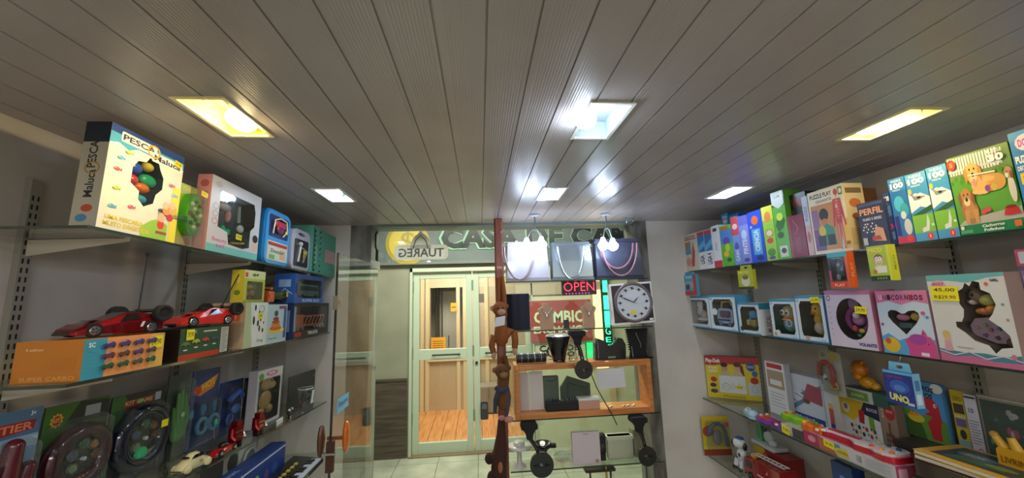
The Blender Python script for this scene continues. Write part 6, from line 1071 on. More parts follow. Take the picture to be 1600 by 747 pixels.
def mini(r, w, h, t): part('toy_monster', r, blobs(((w * .45, t * .3, h * .55), (w * .16, t * .2, h * .2), '5a7080:g'), ((w * .6, t * .3, h * .45), (w * .12, t * .2, h * .16), '3a4a54:g'), ((w * .35, t * .3, h * .3), (w * .1, t * .2, h * .1), '8a9aa0:g')), 'grey-blue toy shape')
hang('monster_toy_pack', 'cyan, black and orange window pack hanging under the giant body puzzle', 1310, 1342, 396, 450, .03, '2a3238', around(rr(.12, .82, .22, .84, .06), ((0, .18, 'd8482a'), (.86, 1, '3aa8c0'))) + [('r', .86, .0, .14, .86, 'e0602a'), ('r', 0, .2, .10, .3, 'b04a7a'), ('t', 'PLAY', .45, .08, .08, 'f0c8a0', .5, .03)], [('r', 0, 0, 1, 1, 'e0602a'), ('t', 'PLAY', .5, .5, .4, 'f0b080', .4, .02, pi / 2)], hole=rr(.12, .82, .22, .84, .06), toy=mini, tab='2f9fc0')
def mface(cx, cy): return [('e', cx, cy + .04, .22, .16, '7a5a3a'), ('e', cx - .2, cy + .04, .08, .07, 'c8a070'), ('e', cx + .2, cy + .04, .08, .07, 'c8a070'), ('e', cx, cy - .02, .18, .12, 'd8c8a8'), ('e', cx - .07, cy + .07, .065, .06, WH), ('e', cx + .07, cy + .07, .065, .06, WH), ('e', cx - .06, cy + .07, .02, .025, '1a1a1a'), ('e', cx + .06, cy + .07, .02, .025, '1a1a1a'), ('b', [(cx - .1, cy - .06), (cx, cy - .09), (cx + .1, cy - .06)], .0015, '5a3a2a')]
hang('card_game_pack', 'yellow-green card game lettered MICO with a monkey face, hanging beside the quiz box', 1372, 1408, 386, 439, .026, 'a8c038', [('r', 0, 0, 1, .14, '2a3a24'), ('t', 'MICO', .38, .88, .13, 'eadf4a', .62, .04), ('r', .86, 0, .14, 1, 'cfd83a'), ('r', .28, .22, .5, .2, 'e8e4dc'), ('e', .25, .26, .1, .06, 'c8703a')] + mface(.48, .56) + [('r', .3 + .12 * i, .04, .07, .06, '7aa05a') for i in range(4)], [('r', 0, 0, 1, 1, 'd8dc3c'), ('t', 'MICO', .5, .5, .4, '8a9a2a', .4, .02, pi / 2)], tab='c8d04a')
# ------------------------------------------------------------------ middle right shelf: baby toys
def baby(px0, px1, pyt, label, toyf, hole=None, name='baby_toy_box', fr='b9cfe4', extra=(), right=(), tags=(), t=.10, inset=0, cav='2a2c34', grp='white and blue baby toy boxes'):
    hole = hole or [(.16, .12), (.84, .12), (.90, .22), (.90, .78), (.82, .88), (.2, .88), (.12, .78), (.12, .22)]
    P = W_('RM', px0, px1, pyt, inset)
    return carton(name, label, 'toy box', P, t, 'd3dde8', around(hole, ((.94, 1, '3f94bc'), (0, .035, '3a86b8'))) + [('o', .07, .91, .055, .05, .35, '2f86b4'), ('t', 'baby', .86, .06, .03, '5a7aa0', .16, .02)] + list(extra), [('r', 0, 0, 1, 1, '4a92b4')], right or [('r', 0, 0, 1, 1, '4f9abf'), ('r', .1, .1, .8, .5, 'c8d8e8')], hole=hole, cav=cav, toy=toyf, tags=tags, group=grp)
def rabbit(r, w, h, t): part('toy_rabbit', r, blobs(((w * .42, t * .3, h * .5), (w * .13, t * .2, h * .14), 'd8d4dc:g'), ((w * .36, t * .3, h * .72), (w * .05, t * .12, h * .13), 'dcd8e0:g'), ((w * .48, t * .3, h * .72), (w * .05, t * .12, h * .13), 'dcd8e0:g'), ((w * .58, t * .3, h * .4), (w * .15, t * .2, h * .14), 'd0b8a8:g'), ((w * .5, t * .35, h * .26), (w * .26, t * .3, h * .08), 'd4d2d8:g')), 'white plastic rabbit'); part('rabbit_eyes', r, blobs(((w * .38, t * .1, h * .53), .003, '20202a:g'), ((w * .47, t * .1, h * .53), .003, '20202a:g')))
def phone(r, w, h, t): part('toy_phone', r, [('rb', w * .22, w * .82, t * .1, t * .6, h * .2, h * .62, w * .12, '9ab4d0:g'), ('rb', w * .36, w * .74, t * .06, t * .1, h * .36, h * .56, w * .06, '5a2a5a:g'), ('tb', [(w * .3, t * .3, h * .6), (w * .35, t * .3, h * .8), (w * .65, t * .3, h * .82), (w * .78, t * .3, h * .62)], .007, 'c8a84a:g')], 'pale blue toy telephone'); part('keys', r, [('b', w * (.26 + .07 * i), w * (.30 + .07 * i), t * .05, t * .1, h * .27, h * .32, '2a3a6a:g') for i in range(7)]); part('wheel', r, [('c', (w * q, t * .05, h * .19), (w * q, t * .3, h * .19), h * .06, h * .06, '4a7ab0:g', 12) for q in (.36, .7)])
def eleph(r, w, h, t): part('toy_elephant', r, blobs(((w * .5, t * .35, h * .62), (w * .18, t * .25, h * .15), '3a9ad0:g'), ((w * .33, t * .4, h * .62), (w * .12, t * .1, h * .13), '4aa8dc:g'), ((w * .67, t * .4, h * .62), (w * .12, t * .1, h * .13), '4aa8dc:g'), ((w * .5, t * .4, h * .32), (w * .22, t * .25, h * .15), '3a8ab0:g')), 'blue plastic elephant'); part('toy_trunk', r, [('tb', [(w * .5, t * .15, h * .58), (w * .48, t * .08, h * .46), (w * .52, t * .05, h * .40)], [.008, .006, .005], '2f86bc:g')]); part('coloured_keys', r, [('rb', w * (.32 + .1 * i), w * (.40 + .1 * i), t * .08, t * .2, h * .28, h * .46, .004, c) for i, c in enumerate(('d8c03a:g', 'c8503a:g', '4aa05a:g', 'd8a03a:g'))])
def owl(r, w, h, t): part('toy_owl', r, blobs(((w * .5, t * .35, h * .66), (w * .24, t * .25, h * .19), 'd0a84a:g'), ((w * .5, t * .35, h * .36), (w * .22, t * .25, h * .2), '6a9ab0:g'), ((w * .5, t * .3, h * .48), (w * .23, t * .25, h * .06), 'd07a3a:g')), 'orange and blue plastic owl'); part('owl_eyes', r, blobs(((w * .40, t * .12, h * .66), (w * .09, t * .06, h * .075), 'cfe4f0:g'), ((w * .60, t * .12, h * .66), (w * .09, t * .06, h * .075), 'cfe4f0:g'), ((w * .41, t * .06, h * .66), (w * .045, t * .03, h * .04), '1d3a60:g'), ((w * .59, t * .06, h * .66), (w * .045, t * .03, h * .04), '1d3a60:g'), ((w * .5, t * .08, h * .56), (w * .04, t * .05, h * .03), 'd8702a:g'))); part('pull_ring', r, [('o', (w * .68, t * .02, h * .4), w * .1, .002, 'y', 'd8dce0:g', 16, 5)])
def duck(r, w, h, t): part('toy_duck', r, blobs(((w * .55, t * .35, h * .68), (w * .20, t * .25, h * .16), 'd9a838:g'), ((w * .56, t * .35, h * .48), (w * .14, t * .22, h * .12), 'cf9a34:g'), ((w * .58, t * .35, h * .3), (w * .2, t * .25, h * .15), 'c8b0a0:g'), ((w * .55, t * .08, h * .62), (w * .07, t * .08, h * .03), 'd0602a:g')), 'yellow plastic duck'); part('duck_eyes', r, blobs(((w * .47, t * .12, h * .72), .0045, '1a1a20:g'), ((w * .62, t * .12, h * .72), .0045, '1a1a20:g')))
baby(1078, 1112, 463, 'white and blue toy box with a white rabbit, far end of the middle right shelf', rabbit)
baby(1112.5, 1154, 461, 'white and blue toy box with a pale blue telephone on wheels', phone, extra=[('e', .2, .52, .1, .1, 'd8d8e0')])
baby(1157, 1191, 474, 'lower white and blue toy box with a blue elephant in its window', eleph, extra=[('e', .13, .16, .09, .08, '3a3a40')], inset=-.0, right=[('r', 0, 0, 1, 1, 'd9e0e4'), ('r', 0, .8, 1, .2, '2f7fa0'), ('t', 'MUSICAL', .5, .35, .3, 'c8683a', .5, .02, pi / 2)])
baby(1209, 1250, 468, 'white and blue toy box with an orange and blue owl, left of the duck box', owl, extra=[('e', .22, .14, .1, .07, 'd8dce4'), ('e', .12, .10, .06, .05, 'c8a070')], inset=.004)
baby(1251, 1296, 462, 'white and blue toy box with a yellow duck and a yellow price tag', duck, tags=((.60, .84, .046, .026, '62,00', .05),), extra=[('e', .3, .08, .08, .05, 'd0a080')], inset=.004)
def wheel(r, w, h, t):
    part('toy_steering_wheel', r, [('o', (w * .55, t * .3, h * .48), w * .23, w * .06, 'y', '9a2f8a:g', 28, 10), ('s', (w * .58, t * .25, h * .48), (w * .12, t * .18, h * .1), 'c87ab8:g'), ('rb', w * .45, w * .66, t * .15, t * .5, h * .68, h * .84, .01, '8a6a8a:g')], 'purple plastic steering wheel')
    part('wheel_buttons', r, blobs(((w * .54, t * .1, h * .34), (w * .05, t * .06, h * .05), 'd05a4a:g'), ((w * .68, t * .1, h * .30), (w * .06, t * .06, h * .04), 'd8b83a:g'), ((w * .62, t * .1, h * .22), (w * .04, t * .06, h * .03), '3aa05a:g'), ((w * .62, t * .06, h * .56), (w * .07, t * .06, h * .06), 'd8c8d8:g')))
P = W_('RM', 1300, 1374, 453, 0)
hw = [(.55 + .34 * cos(2 * pi * i / 22), .50 + .36 * sin(2 * pi * i / 22)) for i in range(22)]
carton('steering_wheel_box', 'lilac and white box with a purple toy steering wheel, lettered VOLANTE', 'toy box', P, .11, 'd6c8dc', around(hw, ((.92, 1, 'b87aa8'),)) + [('t', 'VOLANTE', .80, .075, .06, '4a2f7a', .36, .05), ('o', .08, .86, .05, .05, .3, '5a3a5a')] + [('e', .08, .7 - .1 * i, .012, .01, '6a5a70') for i in range(6)], [('r', 0, 0, 1, 1, 'c07aa8'), ('r', 0, 0, .1, 1, '2a9ab8')], [('r', 0, 0, 1, 1, 'cf7f9f'), ('r', .2, .1, .6, .6, 'e0b8cc')], hole=hw, cav='2f1f30', toy=wheel, tags=((.66, .60, .046, .028, '59,90', -.05),))
P = W_('RM', 1383, 1468, 455, -.004)
P.h = zat(454, 1.496, P.loc.y - P.w) - P.loc.z
heart = [(.5, .32)] + [(.5 + .30 * s * q[0], .32 + .36 * q[1]) for s, L_ in ((1, ((.3, .2), (.75, .5), (1, .75), (.98, .95), (.75, 1.05), (.4, 1.03), (.1, .9))), (-1, ((.1, .9), (.4, 1.03), (.75, 1.05), (.98, .95), (1, .75), (.75, .5), (.3, .2)))) for q in L_]
def uni(r, w, h, t): part('toy_unicorn', r, blobs(((w * .38, t * .3, h * .58), (w * .13, t * .15, h * .06), 'd8789a:g'), ((w * .64, t * .3, h * .6), (w * .11, t * .15, h * .07), 'd8b44a:g')), 'pink and yellow soft figures'); part('toy_block', r, [('b', w * .36, w * .6, t * .1, t * .3, h * .42, h * .50, '4a6a74:g')])
carton('unicorn_box', 'pink and blue box lettered UNICORNIOS with a heart-shaped window', 'toy box', P, .08, 'c8d8e8', [('p', [(0, .80), (.25, .84), (.5, .78), (.75, .84), (1, .80), (1, 1), (0, 1)], 'd87fa8')] + [('t', c_, .10 + .088 * i, .90 - .004 * (i % 2), .085, c, .075, .05) for i, (c_, c) in enumerate(zip('UNICORNIOS', ('e8d8e8', 'b0304a', '2a2a3a', '7a2a4a', '2a2a3a', 'b03a6a', '3a3a4a', 'a02a4a', '2a2a3a', '8a2a4a')))] +
       [('p', [(0, 0), (1, 0), (1, .28), (.8, .24), (.6, .30), (.35, .22), (.15, .32), (0, .26)], '58a4d8'), ('e', .18, .14, .17, .12, 'e0b83a'), ('e', .12, .2, .06, .05, 'c8603a'), ('p', [(.5, .0), (1, 0), (1, .2), (.94, .30), (.8, .34), (.6, .30), (.46, .24), (.5, .12)], 'd0508c'), ('p', [(.78, .34), (.82, .42), (.88, .33)], 'c84a80'), ('e', .70, .26, .16, .08, 'a84a9a'), ('e', .88, .2, .012, .012, '2a1a2a'), ('r', .72, .02, .14, .05, 'e8e0e8'), ('e', .88, .66, .04, .03, 'c85a9a'), ('e', .94, .6, .03, .02, '4a8ac0'), ('e', .06, .46, .03, .025, 'a04a8a')],
       [('r', 0, 0, 1, 1, 'c87a9a')], [('r', 0, 0, 1, 1, 'b8849a')], hole=heart, cav='4a4248', toy=uni)
P = W_('RM', 1472, 1603, 424, -.004)
P.h = zat(425, 1.496, P.loc.y - P.w) - P.loc.z
blob = [(.44, .60), (.40, .66), (.40, .80), (.48, .84), (.52, .90), (.57, .86), (.62, .92), (.70, .90), (.70, .82), (.80, .78), (.84, .66), (.78, .56), (.72, .50), (.84, .42), (.92, .34), (.93, .22), (.80, .20), (.72, .14), (.66, .22), (.50, .26), (.40, .34), (.30, .40), (.30, .46), (.38, .46), (.42, .52)]
blob = blob[::-1]
def squirrel(r, w, h, t):
    part('makeup_tray', r, [('pr', [(.40 * w, .32 * h), (.66 * w, .24 * h), (.88 * w, .24 * h), (.84 * w, .42 * h), (.70 * w, .52 * h), (.46 * w, .50 * h), (.38 * w, .42 * h)], 'xz', t * .3, t * .7, 'b89aa8:g')], 'pale pink tray'); 
    for i, (x, y, c) in enumerate(((.48, .40, 'a88a98:g'), (.56, .32, '7a4a7a:g'), (.64, .38, 'b05a78:g'), (.70, .30, '6a3a5a:g'), (.74, .40, '5a7a9a:g'), (.58, .43, '8a9a6a:g'))):
        part('makeup_star', r, [('pr', [(w * x + w * .035 * cos(k * pi / 5) * (1 if k % 2 == 0 else .5), h * y + w * .035 * sin(k * pi / 5) * (1 if k % 2 == 0 else .5)) for k in range(10)], 'xz', t * .22, t * .3, c)])
    part('animal_head', r, blobs(((w * .53, t * .4, h * .75), (w * .10, t * .25, h * .09), '8a6448:g'), ((w * .66, t * .4, h * .70), (w * .12, t * .25, h * .07), 'c8c060:g'), ((w * .74, t * .5, h * .76), (w * .09, t * .2, h * .10), 'a8763a:g'), ((w * .49, t * .4, h * .85), (w * .03, t * .15, h * .04), '7a5438:g'), ((w * .60, t * .4, h * .86), (w * .03, t * .15, h * .04), '7a5438:g'), ((w * .50, t * .25, h * .68), (w * .04, t * .15, h * .03), 'd8d0c4:g'), ((w * .47, t * .2, h * .69), (w * .014, t * .1, h * .012), 'c04a5a:g'), ((w * .53, t * .18, h * .76), (w * .018, t * .1, h * .02), '1a1a1a:g')), 'brown and yellow animal head')
    part('orange_scarf', r, blobs(((w * .60, t * .3, h * .58), (w * .10, t * .2, h * .04), 'd0702a:g'), ((w * .70, t * .3, h * .60), (w * .07, t * .2, h * .05), 'd88a3a:g'), ((w * .84, t * .35, h * .26), (w * .06, t * .2, h * .05), '7a3a30:g')), 'shiny orange plastic')
carton('makeup_box', 'largest white and pink box with an animal-shaped window, lettered MAKEUP SET', 'toy box', P, .09, 'd8d5d2', [('p', [(0, .93), (.3, .93), (.55, .90), (.8, .95), (1, .96), (1, 1), (0, 1)], '6cb0b4'), ('p', [(0, 0), (1, 0), (1, .06), (.7, .05), (.4, .09), (.2, .06), (0, .10)], 'c86a8c'), ('p', [(.0, .10), (.2, .06), (.4, .09), (.7, .05), (1, .06), (1, .14), (.8, .11), (.6, .13), (.3, .12), (0, .14)], '4a8292'), ('b', [(0, .12), (.2, .08), (.4, .13), (.6, .07), (.8, .12), (1, .08)], .003, 'e0c8d4'),
       ('e', .16, .87, .11, .07, 'dca8bc'), ('t', 'MAKEUP', .16, .895, .035, 'a8406a', .16, .03), ('t', 'SET', .17, .85, .035, 'a8406a', .08, .03), ('e', .26, .77, .03, .02, '8aa8b0'), ('e', .78, .88, .025, .02, 'd06a4a'), ('e', .92, .66, .02, .016, '6a9a8a'), ('e', .94, .5, .02, .016, 'b08a7a'), ('t', 'GIRL', .88, .92, .03, '2a2a30', .1, .03), ('e', .14, .28, .05, .06, 'e0b898'), ('e', .14, .31, .055, .045, 'd8b870'), ('p', [(.08, .12), (.2, .12), (.18, .24), (.1, .24)], 'd8a0a8'), ('t', 'Maquiagem', .36, .17, .02, '3a3a44', .2, .0), ('e', .92, .12, .03, .03, 'd0788a')],
       (), [('r', 0, 0, 1, 1, 'a08478')], hole=blob, cav='6a5450', toy=squirrel, tags=((.04, .70, .072, .046, ' 45,00\nR$29,90', -.03),))
P = W_('RM', 1628, 1700, 385, .05)
carton('doll_house_box', 'pink and purple box cut by the right edge of view, on the middle right shelf', 'toy box', P, .16, '6a5a7a', [('r', 0, .86, .45, .14, 'd0586a'), ('p', rr(.08, .36, .88, .98, .02), 'e0d8dc'), ('r', .05, .62, .5, .2, '8a7a9a'), ('r', .08, .65, .18, .12, 'b0a8c0'), ('e', .3, .45, .15, .08, '9a8ab0'), ('r', .05, .2, .5, .15, '5a4a6a')], [('r', 0, 0, 1, 1, 'b0627a')])
# ------------------------------------------------------------------ lower right shelf
ZL = SH['RL'][0] + .0006
P = G_(ZL, (1107, 620), (1204, 629), 556); P.w *= .90
carton('dough_box', 'yellow and red modelling dough box with two children, far end of the lower right shelf', 'toy box', P, .05, 'd8c42c', [('r', 0, .84, 1, .16, 'b02a30'), ('p', [(0, .78), (1, .86), (1, .9), (0, .9)], 'b02a30'), ('p', ell(.15, .88, .15, .10, 14), 'b8202c'), ('t', 'Play-Doh', .15, .88, .13, 'eef0f0', .27, .04), ('t', 'ESTUDIO', .14, .72, .06, 'f4f0d8', .18, .03), ('t', 'DESENHO', .14, .64, .06, 'f4f0d8', .18, .03),
       ('e', .36, .72, .06, .09, 'c89a78'), ('e', .36, .80, .065, .055, '2a1c18'), ('p', [(.28, .55), (.46, .55), (.42, .64), (.31, .64)], 'b8b4a0'), ('e', .60, .74, .06, .09, 'd0a084'), ('e', .60, .82, .07, .06, '5a2a20'), ('p', [(.66, .56), (.72, .56), (.70, .80), (.64, .82)], '6a3022'), ('p', [(.50, .55), (.70, .55), (.66, .64), (.54, .64)], 'c8b49a'), ('r', .24, .14, .48, .40, 'dcdfe0')] +
       [('b', [(.27 + .06 * i, .2 + .05 * (i % 3)), (.30 + .06 * i, .34 + .04 * (i % 2)), (.34 + .06 * i, .24)], .0012, '6a6a70') for i in range(7)] + [('o', .36, .28, .07, .09, .06, '5a5a60'), ('r', .76, .12, .22, .28, 'c8ccce'), ('o', .87, .26, .05, .08, .08, '5a5a60'), ('e', .84, .78, .08, .10, '2a4f8a'), ('t', 'NOVO', .84, .78, .06, 'c8d8f0', .12, .02), ('e', .90, .62, .05, .07, '3a6aa8'), ('e', .88, .46, .07, .08, 'b82a2e'), ('e', .14, .44, .06, .06, 'b8302c'), ('e', .12, .30, .06, .05, '3a3024'), ('e', .13, .16, .07, .05, '3a3a4a'), ('t', 'Massinha', .5, .06, .06, '8a7a1c', .4, .0)], [('r', 0, 0, 1, 1, 'b8a424')], [('r', 0, 0, 1, 1, 'b8a424')], [('r', 0, 0, 1, 1, 'b02a30')], tags=((.54, .24, .038, .022, '69,90', 0),))
P = PL(); P.loc = Vector((1.70, yat(1204, 1.70, ZL), ZL)); P.w = P.loc.y - yat(1235, 1.70, ZL); P.h = zat(563, 1.70, P.loc.y) - ZL; P.rz = -pi / 2; P.ry = 0
carton('white_craft_box', 'white box with a red title band, right of the yellow dough box', 'toy box', P, .035, 'd4d6da', [('p', rr(.1, .9, .88, .97, .02), 'b8303a'), ('r', .08, .50, .84, .34, 'a08a74'), ('r', .2, .56, .6, .1, 'd4d4d4')] + lines(.15, .4, .7, 5, .06, '8a9098', .012), (), [('r', 0, 0, 1, 1, 'b8bcc4')])
P = PL(); A = onz(1207, 640, ZL); B = onx(1292, 664, 1.56); P.loc = Vector((1.60, 2.02, ZL)); P.w = .52; P.rz = -pi / 2; P.ry = 0; P.h = .215
P.loc = Vector((1.74, yat(1206, 1.74, ZL), ZL)); P.w = P.loc.y - yat(1296, 1.74, ZL); P.h = .245
carton('music_mat_box', 'wide white box printed with a giant piano mat, navy band lettered Tapete Musical', 'toy box', P, .06, 'c6ccd8', [('r', 0, 0, 1, .17, '23408a'), ('t', 'Tapete Musical', .48, .085, .08, 'dfe6f4', .62, .03), ('p', [(.1, .17), (.42, .17), (.98, .75), (1, .9), (.62, .62)], '5f7f98'), ('p', [(0, .22), (.30, .17), (.7, .55), (.4, .72), (.0, .6)], 'd4d6e4')] + [('b', [(.12 + .13 * i, .24 + .11 * i), (.28 + .13 * i, .20 + .1 * i)], .004, '1c2a3a') for i in range(5)] + [('p', [(.64, .5), (.95, .45), (.99, .8), (.75, .85)], 'a05060'), ('e', .70, .46, .06, .05, '6a4a40'), ('r', .2, .75, .18, .2, '4f8a94'), ('p', [(.0, .55), (.16, .55), (.16, 1), (.0, 1)], 'b8c0d0'), ('e', .12, .86, .11, .06, '2f78c8')], (), [('r', 0, 0, 1, 1, '27478e')])
# round red magnet toy on card, resting on boxes
t = thing('loop_toy_pack', 'grey card with a red horseshoe-shaped toy and small dog, above the white pack', 'toy pack', (1.66, yat(1290, 1.66, 1.26), zat(612, 1.66, yat(1294, 1.66, 1.2))), -pi / 2 - .1); w, h = .125, .20
h = zat(546, 1.66, t.location.y) - t.location.z
part('backing_card', t, [('rb', 0, w, 0, .003, 0, h, .012, 'a9a69a')]); part('loop_toy', t, [('tb', [(w * .35 + w * .32 * cos(q), -.012, h * .48 + h * .26 * sin(q)) for q in [radians(200 - 24 * i) for i in range(11)]] + [(w * .72, -.012, h * .2)], .011, 'b8321e:g', 8)], 'red horseshoe-shaped toy')
part('toy_dog_face', t, [('s', (w * .3, -.014, h * .38), (.012, .008, .014), 'e0ddd4:g'), ('s', (w * .25, -.02, h * .42), .004, '1a1a1a:g'), ('s', (w * .36, -.018, h * .34), .005, '1a1a1a:g')]); part('yellow_strap', t, [('tb', [(w * .5, -.016, h * .14), (w * .85, -.014, h * .2), (w * .75, -.012, h * .3)], .004, 'd8b030:g')]); part('clear_blister', t, [('rb', w * .05, w * .95, -.026, -.025, h * .05, h * .75, .01, 'blister')]); part('card_print', t, [('pr', ell(w * .65, h * .88, .02, .012, 14), 'xz', -.001, 0, 'c8a020'), ('pr', ell(w * .2, h * .9, .014, .012, 14), 'xz', -.001, 0, '7a8a6a')])
part('card_support', t, [('b', w * .3, w * .6, .003, .006, -t.location.z + ZL, .02, 'b8b4a8')])
# white tube with mesh, blocks box, wood set box
P = W_('RL', 1303, 1322, 622, .05)
P.h = .24
P.loc = Vector((1.69, yat(1293, 1.69, ZL), ZL)); P.w = .06
carton('white_tube_pack', 'narrow white pack with a red and blue strip, left of the blocks box', 'toy pack', P, .04, 'c2c6cc', [('r', .5, .25, .4, .3, 'b8525a'), ('r', .5, .12, .4, .14, '3a3a8a'), ('r', .5, .55, .4, .1, 'd0a060'), ('r', .1, .1, .1, .8, '9aa2ac')], (), [('r', 0, 0, 1, 1, 'b0b4bc')])
P = PL(); P.loc = Vector((1.72, yat(1318, 1.72, ZL), ZL)); P.w = P.loc.y - yat(1384, 1.72, ZL); P.h = .1965; P.rz = -pi / 2; P.ry = 0
carton('blocks_box', 'white and yellow box printed with small coloured blocks and letters', 'toy box', P, .05, 'd2d0cc', [('p', [(0, .62), (.35, .52), (.62, .72), (.7, 1), (0, 1)], 'd8b428'), ('e', .2, .78, .09, .12, 'd6cfc4'), ('e', .2, .80, .05, .07, '8a6a50'), ('p', [(.55, .74), (1, .66), (1, 1), (.68, 1)], '1f2a48'), ('t', 'BLOCOS', .84, .86, .07, 'd8dce8', .24, .02), ('p', [(.5, .52), (.62, .5), (.66, .8), (.52, .8)], 'a82a38'), ('r', .74, .42, .12, .28, '6a9a3a')] +
       [(('e', 'r')[i % 2], .30 + .09 * (i % 7), .14 + .13 * (i // 7), .035, .05, ('a8322c', '2f4a70', '7a3a30', 'c8a030', '3a3a44', '4a7a4a')[i % 6]) for i in range(21)], (), [('r', 0, 0, 1, 1, 'b8b4ae')])
P = PL(); P.loc = Vector((1.72, yat(1386, 1.72, ZL), ZL)); P.w = P.loc.y - yat(1412, 1.72, ZL); P.h = .215; P.rz = -pi / 2; P.ry = 0
carton('wood_toys_box', 'tan box with a red seal and dark printed toys, left of the dinosaur book', 'toy box', P, .05, '8f7a68', [('e', .62, .84, .34, .14, 'a82e28'), ('t', 'EDUCA', .62, .86, .05, 'e0b8a0', .4, .02), ('r', .08, .72, .16, .16, 'b8a898'), ('o', .16, .80, .05, .05, .3, '4a3a30')] + [('e', .25 + .14 * (i % 5), .2 + .1 * (i // 5), .05, .04, ('4a2f24', '7a2f26', '3a3a34')[i % 3]) for i in range(14)] + [('r', .45, .42, .08, .22, '7a2f26')], (), [('r', 0, 0, 1, 1, '7a6858')])
# box with lion-like toy on top of it
t = thing('pear_toy', 'glossy orange and yellow toy with a round head on a white and green box', 'toy', (1.66, yat(1352, 1.66, 1.33), 1.30)); yy = t.location
P = PL(); P.loc = Vector((1.712, yat(1318, 1.712, 1.285), ZL + .198)); P.w = .20; P.h = .052; P.rz = -pi / 2; P.ry = 0
t.location = (1.755, yat(1352, 1.755, 1.36), ZL + .251)
part('toy_body', t, [('s', (0, -.012, .028), (.028, .035, .028), 'd8981e:g'), ('s', (0, -.045, .018), (.018, .02, .018), 'd89a24:g'), ('s', (-.01, .02, .05), (.02, .02, .02), 'cf8420:g')], 'yellow rounded body'); part('toy_head', t, [('s', (0, .018, .082), (.034, .034, .034), 'd8821c:g'), ('o', (0, .018, .085), .034, .004, 'x', 'b85a14:g', 24, 6), ('s', (0, .0, .115), (.01, .008, .012), 'c8701a:g')], 'orange ball head')
carton('green_label_box', 'low white and green box lying on top of the blocks box', 'toy box', P, .07, 'c0c4b8', [('r', .1, .1, .5, .7, '6f9a4a'), ('t', 'JOGO', .35, .45, .3, 'd8e4c8', .3, .02), ('r', .7, 0, .3, 1, '2f5a50')], (), [('r', 0, 0, 1, 1, '2c5a52')], [('r', 0, 0, 1, 1, '356458')])
c1 = Vector((1.525, 1.325, 0))
t = thing('dark_book_pile', 'dark brown flat case under the picture books at the near end of the shelf', 'case', (1.522, 1.335, ZL), -pi / 2); part('case_body', t, [('b', 0, .55, 0, .275, 0, .044, '2f2824:g'), ('b', .01, .55, .004, .275, .048, .1035, '3a302a:g')], bevel=.002); part('case_seam', t, [('b', .004, .55, .002, .27, .044, .048, '14110f')]); part('case_latch', t, [('rb', .05, .07, -.004, 0, .038, .056, .003, 'c8a860:c')])
t = thing('dark_board', 'dark flat box behind the guitar box, under the dinosaur book', 'box', (1.655, 1.50, ZL), -pi / 2); part('board_body', t, [('b', 0, .155, 0, .15, 0, .1035, '2e2824')], bevel=.002); part('board_lid', t, [('b', -.001, .156, -.001, .151, .08, .1038, '39312c')])
ZP = 1.1905
# books and framed picture
P = PL(); P.loc = Vector((1.70, yat(1423, 1.70, ZL), ZL)); P.w = P.loc.y - yat(1482, 1.70, ZL); P.h = zat(602, 1.70, P.loc.y - P.w) - ZL; P.rz = -pi / 2; P.ry = 0
P.loc = Vector((1.76, yat(1418, 1.76, ZP), ZP)); P.w = P.loc.y - yat(1487, 1.76, ZP); P.h = zat(602, 1.76, P.loc.y - P.w) - ZP
carton('dinosaur_book', 'picture book with a red dinosaur on green hills and black title letters', 'book', P, .02, '4f8fc0', [('r', 0, .4, 1, .6, '4a8cc4'), ('e', .9, .92, .14, .08, 'd8dfe4'), ('p', [(0, .0), (1, 0), (1, .38), (.7, .44), (.4, .40), (0, .52)], '5a8a34'), ('p', [(0, 0), (.5, 0), (.4, .3), (0, .34)], '3a5a24'), ('e', .30, .34, .2, .08, 'c8b42a'), ('p', [(.14, .36), (.2, .46), (.26, .38), (.32, .47), (.38, .38)], 'd87a2a'),
       ('p', [(.50, .62), (.60, .74), (.78, .72), (.88, .62), (.90, .40), (.84, .2), (.84, .04), (.62, .04), (.60, .18), (.56, .30), (.70, .42), (.52, .44), (.66, .50)], 'b0242c'), ('e', .80, .62, .035, .035, 'e8e0d8'), ('e', .81, .62, .015, .018, '1a1a1a'), ('t', 'SSAUROS', .52, .90, .09, '16202e', .62, .04, -.12), ('t', 'ADOS', .60, .78, .09, '16202e', .36, .04, -.12), ('r', 0, 0, .03, 1, '2f5f90')])
def bookR(name, label, px0, px1, pyt, x, t, col, art, cat='book', rz=0):
    P = PL(); P.loc = Vector((x, yat(px0, x, ZP), ZP)); P.w = P.loc.y - yat(px1, x, ZP); P.h = zat(pyt, x, P.loc.y - P.w) - ZP; P.rz = -pi / 2 + rz; P.ry = 0
    return carton(name, label, cat, P, t, col, art)
bookR('activity_book', 'narrow yellow activity book with dark picture strips, right of the dinosaur book', 1501, 1522, 612, 1.76, .012, 'c0ae2c', [('r', .1, .62, .8, .16, '4a3a34'), ('t', 'LIVRO', .5, .86, .08, '8a6a1c', .7, .03), ('r', .1, .40, .8, .14, '6a5a8a'), ('e', .5, .28, .25, .08, '2a3a2a'), ('r', .05, .05, .9, .14, '7aa0a0'), ('t', 'VIVENDO', .5, .56, .05, 'e0d8b0', .8, .02)])
t = thing('picture_kit', 'white header pack numbered 10 with small print, beside the framed green picture', 'craft pack', (1.755, yat(1523, 1.755, ZP), ZP), -pi / 2); y = t.location.y; w = y - yat(1543, 1.755, ZP); h = zat(615, 1.755, y) - ZP
part('paper_header', t, [('b', 0, w, 0, .003, 0, h, 'c9c6d0')]); g = G(); g.art('F', w, h, 0, [('t', '10', .45, .74, .08, '3a3a44', .4, .02), ('r', .05, .94, .9, .03, '2a2a30'), ('o', .68, .09, .2, .05, .3, 'a03a4a')] + lines(.1, .56, .8, 9, .045, '6a6a74', .012)); g.build('header_print', t)
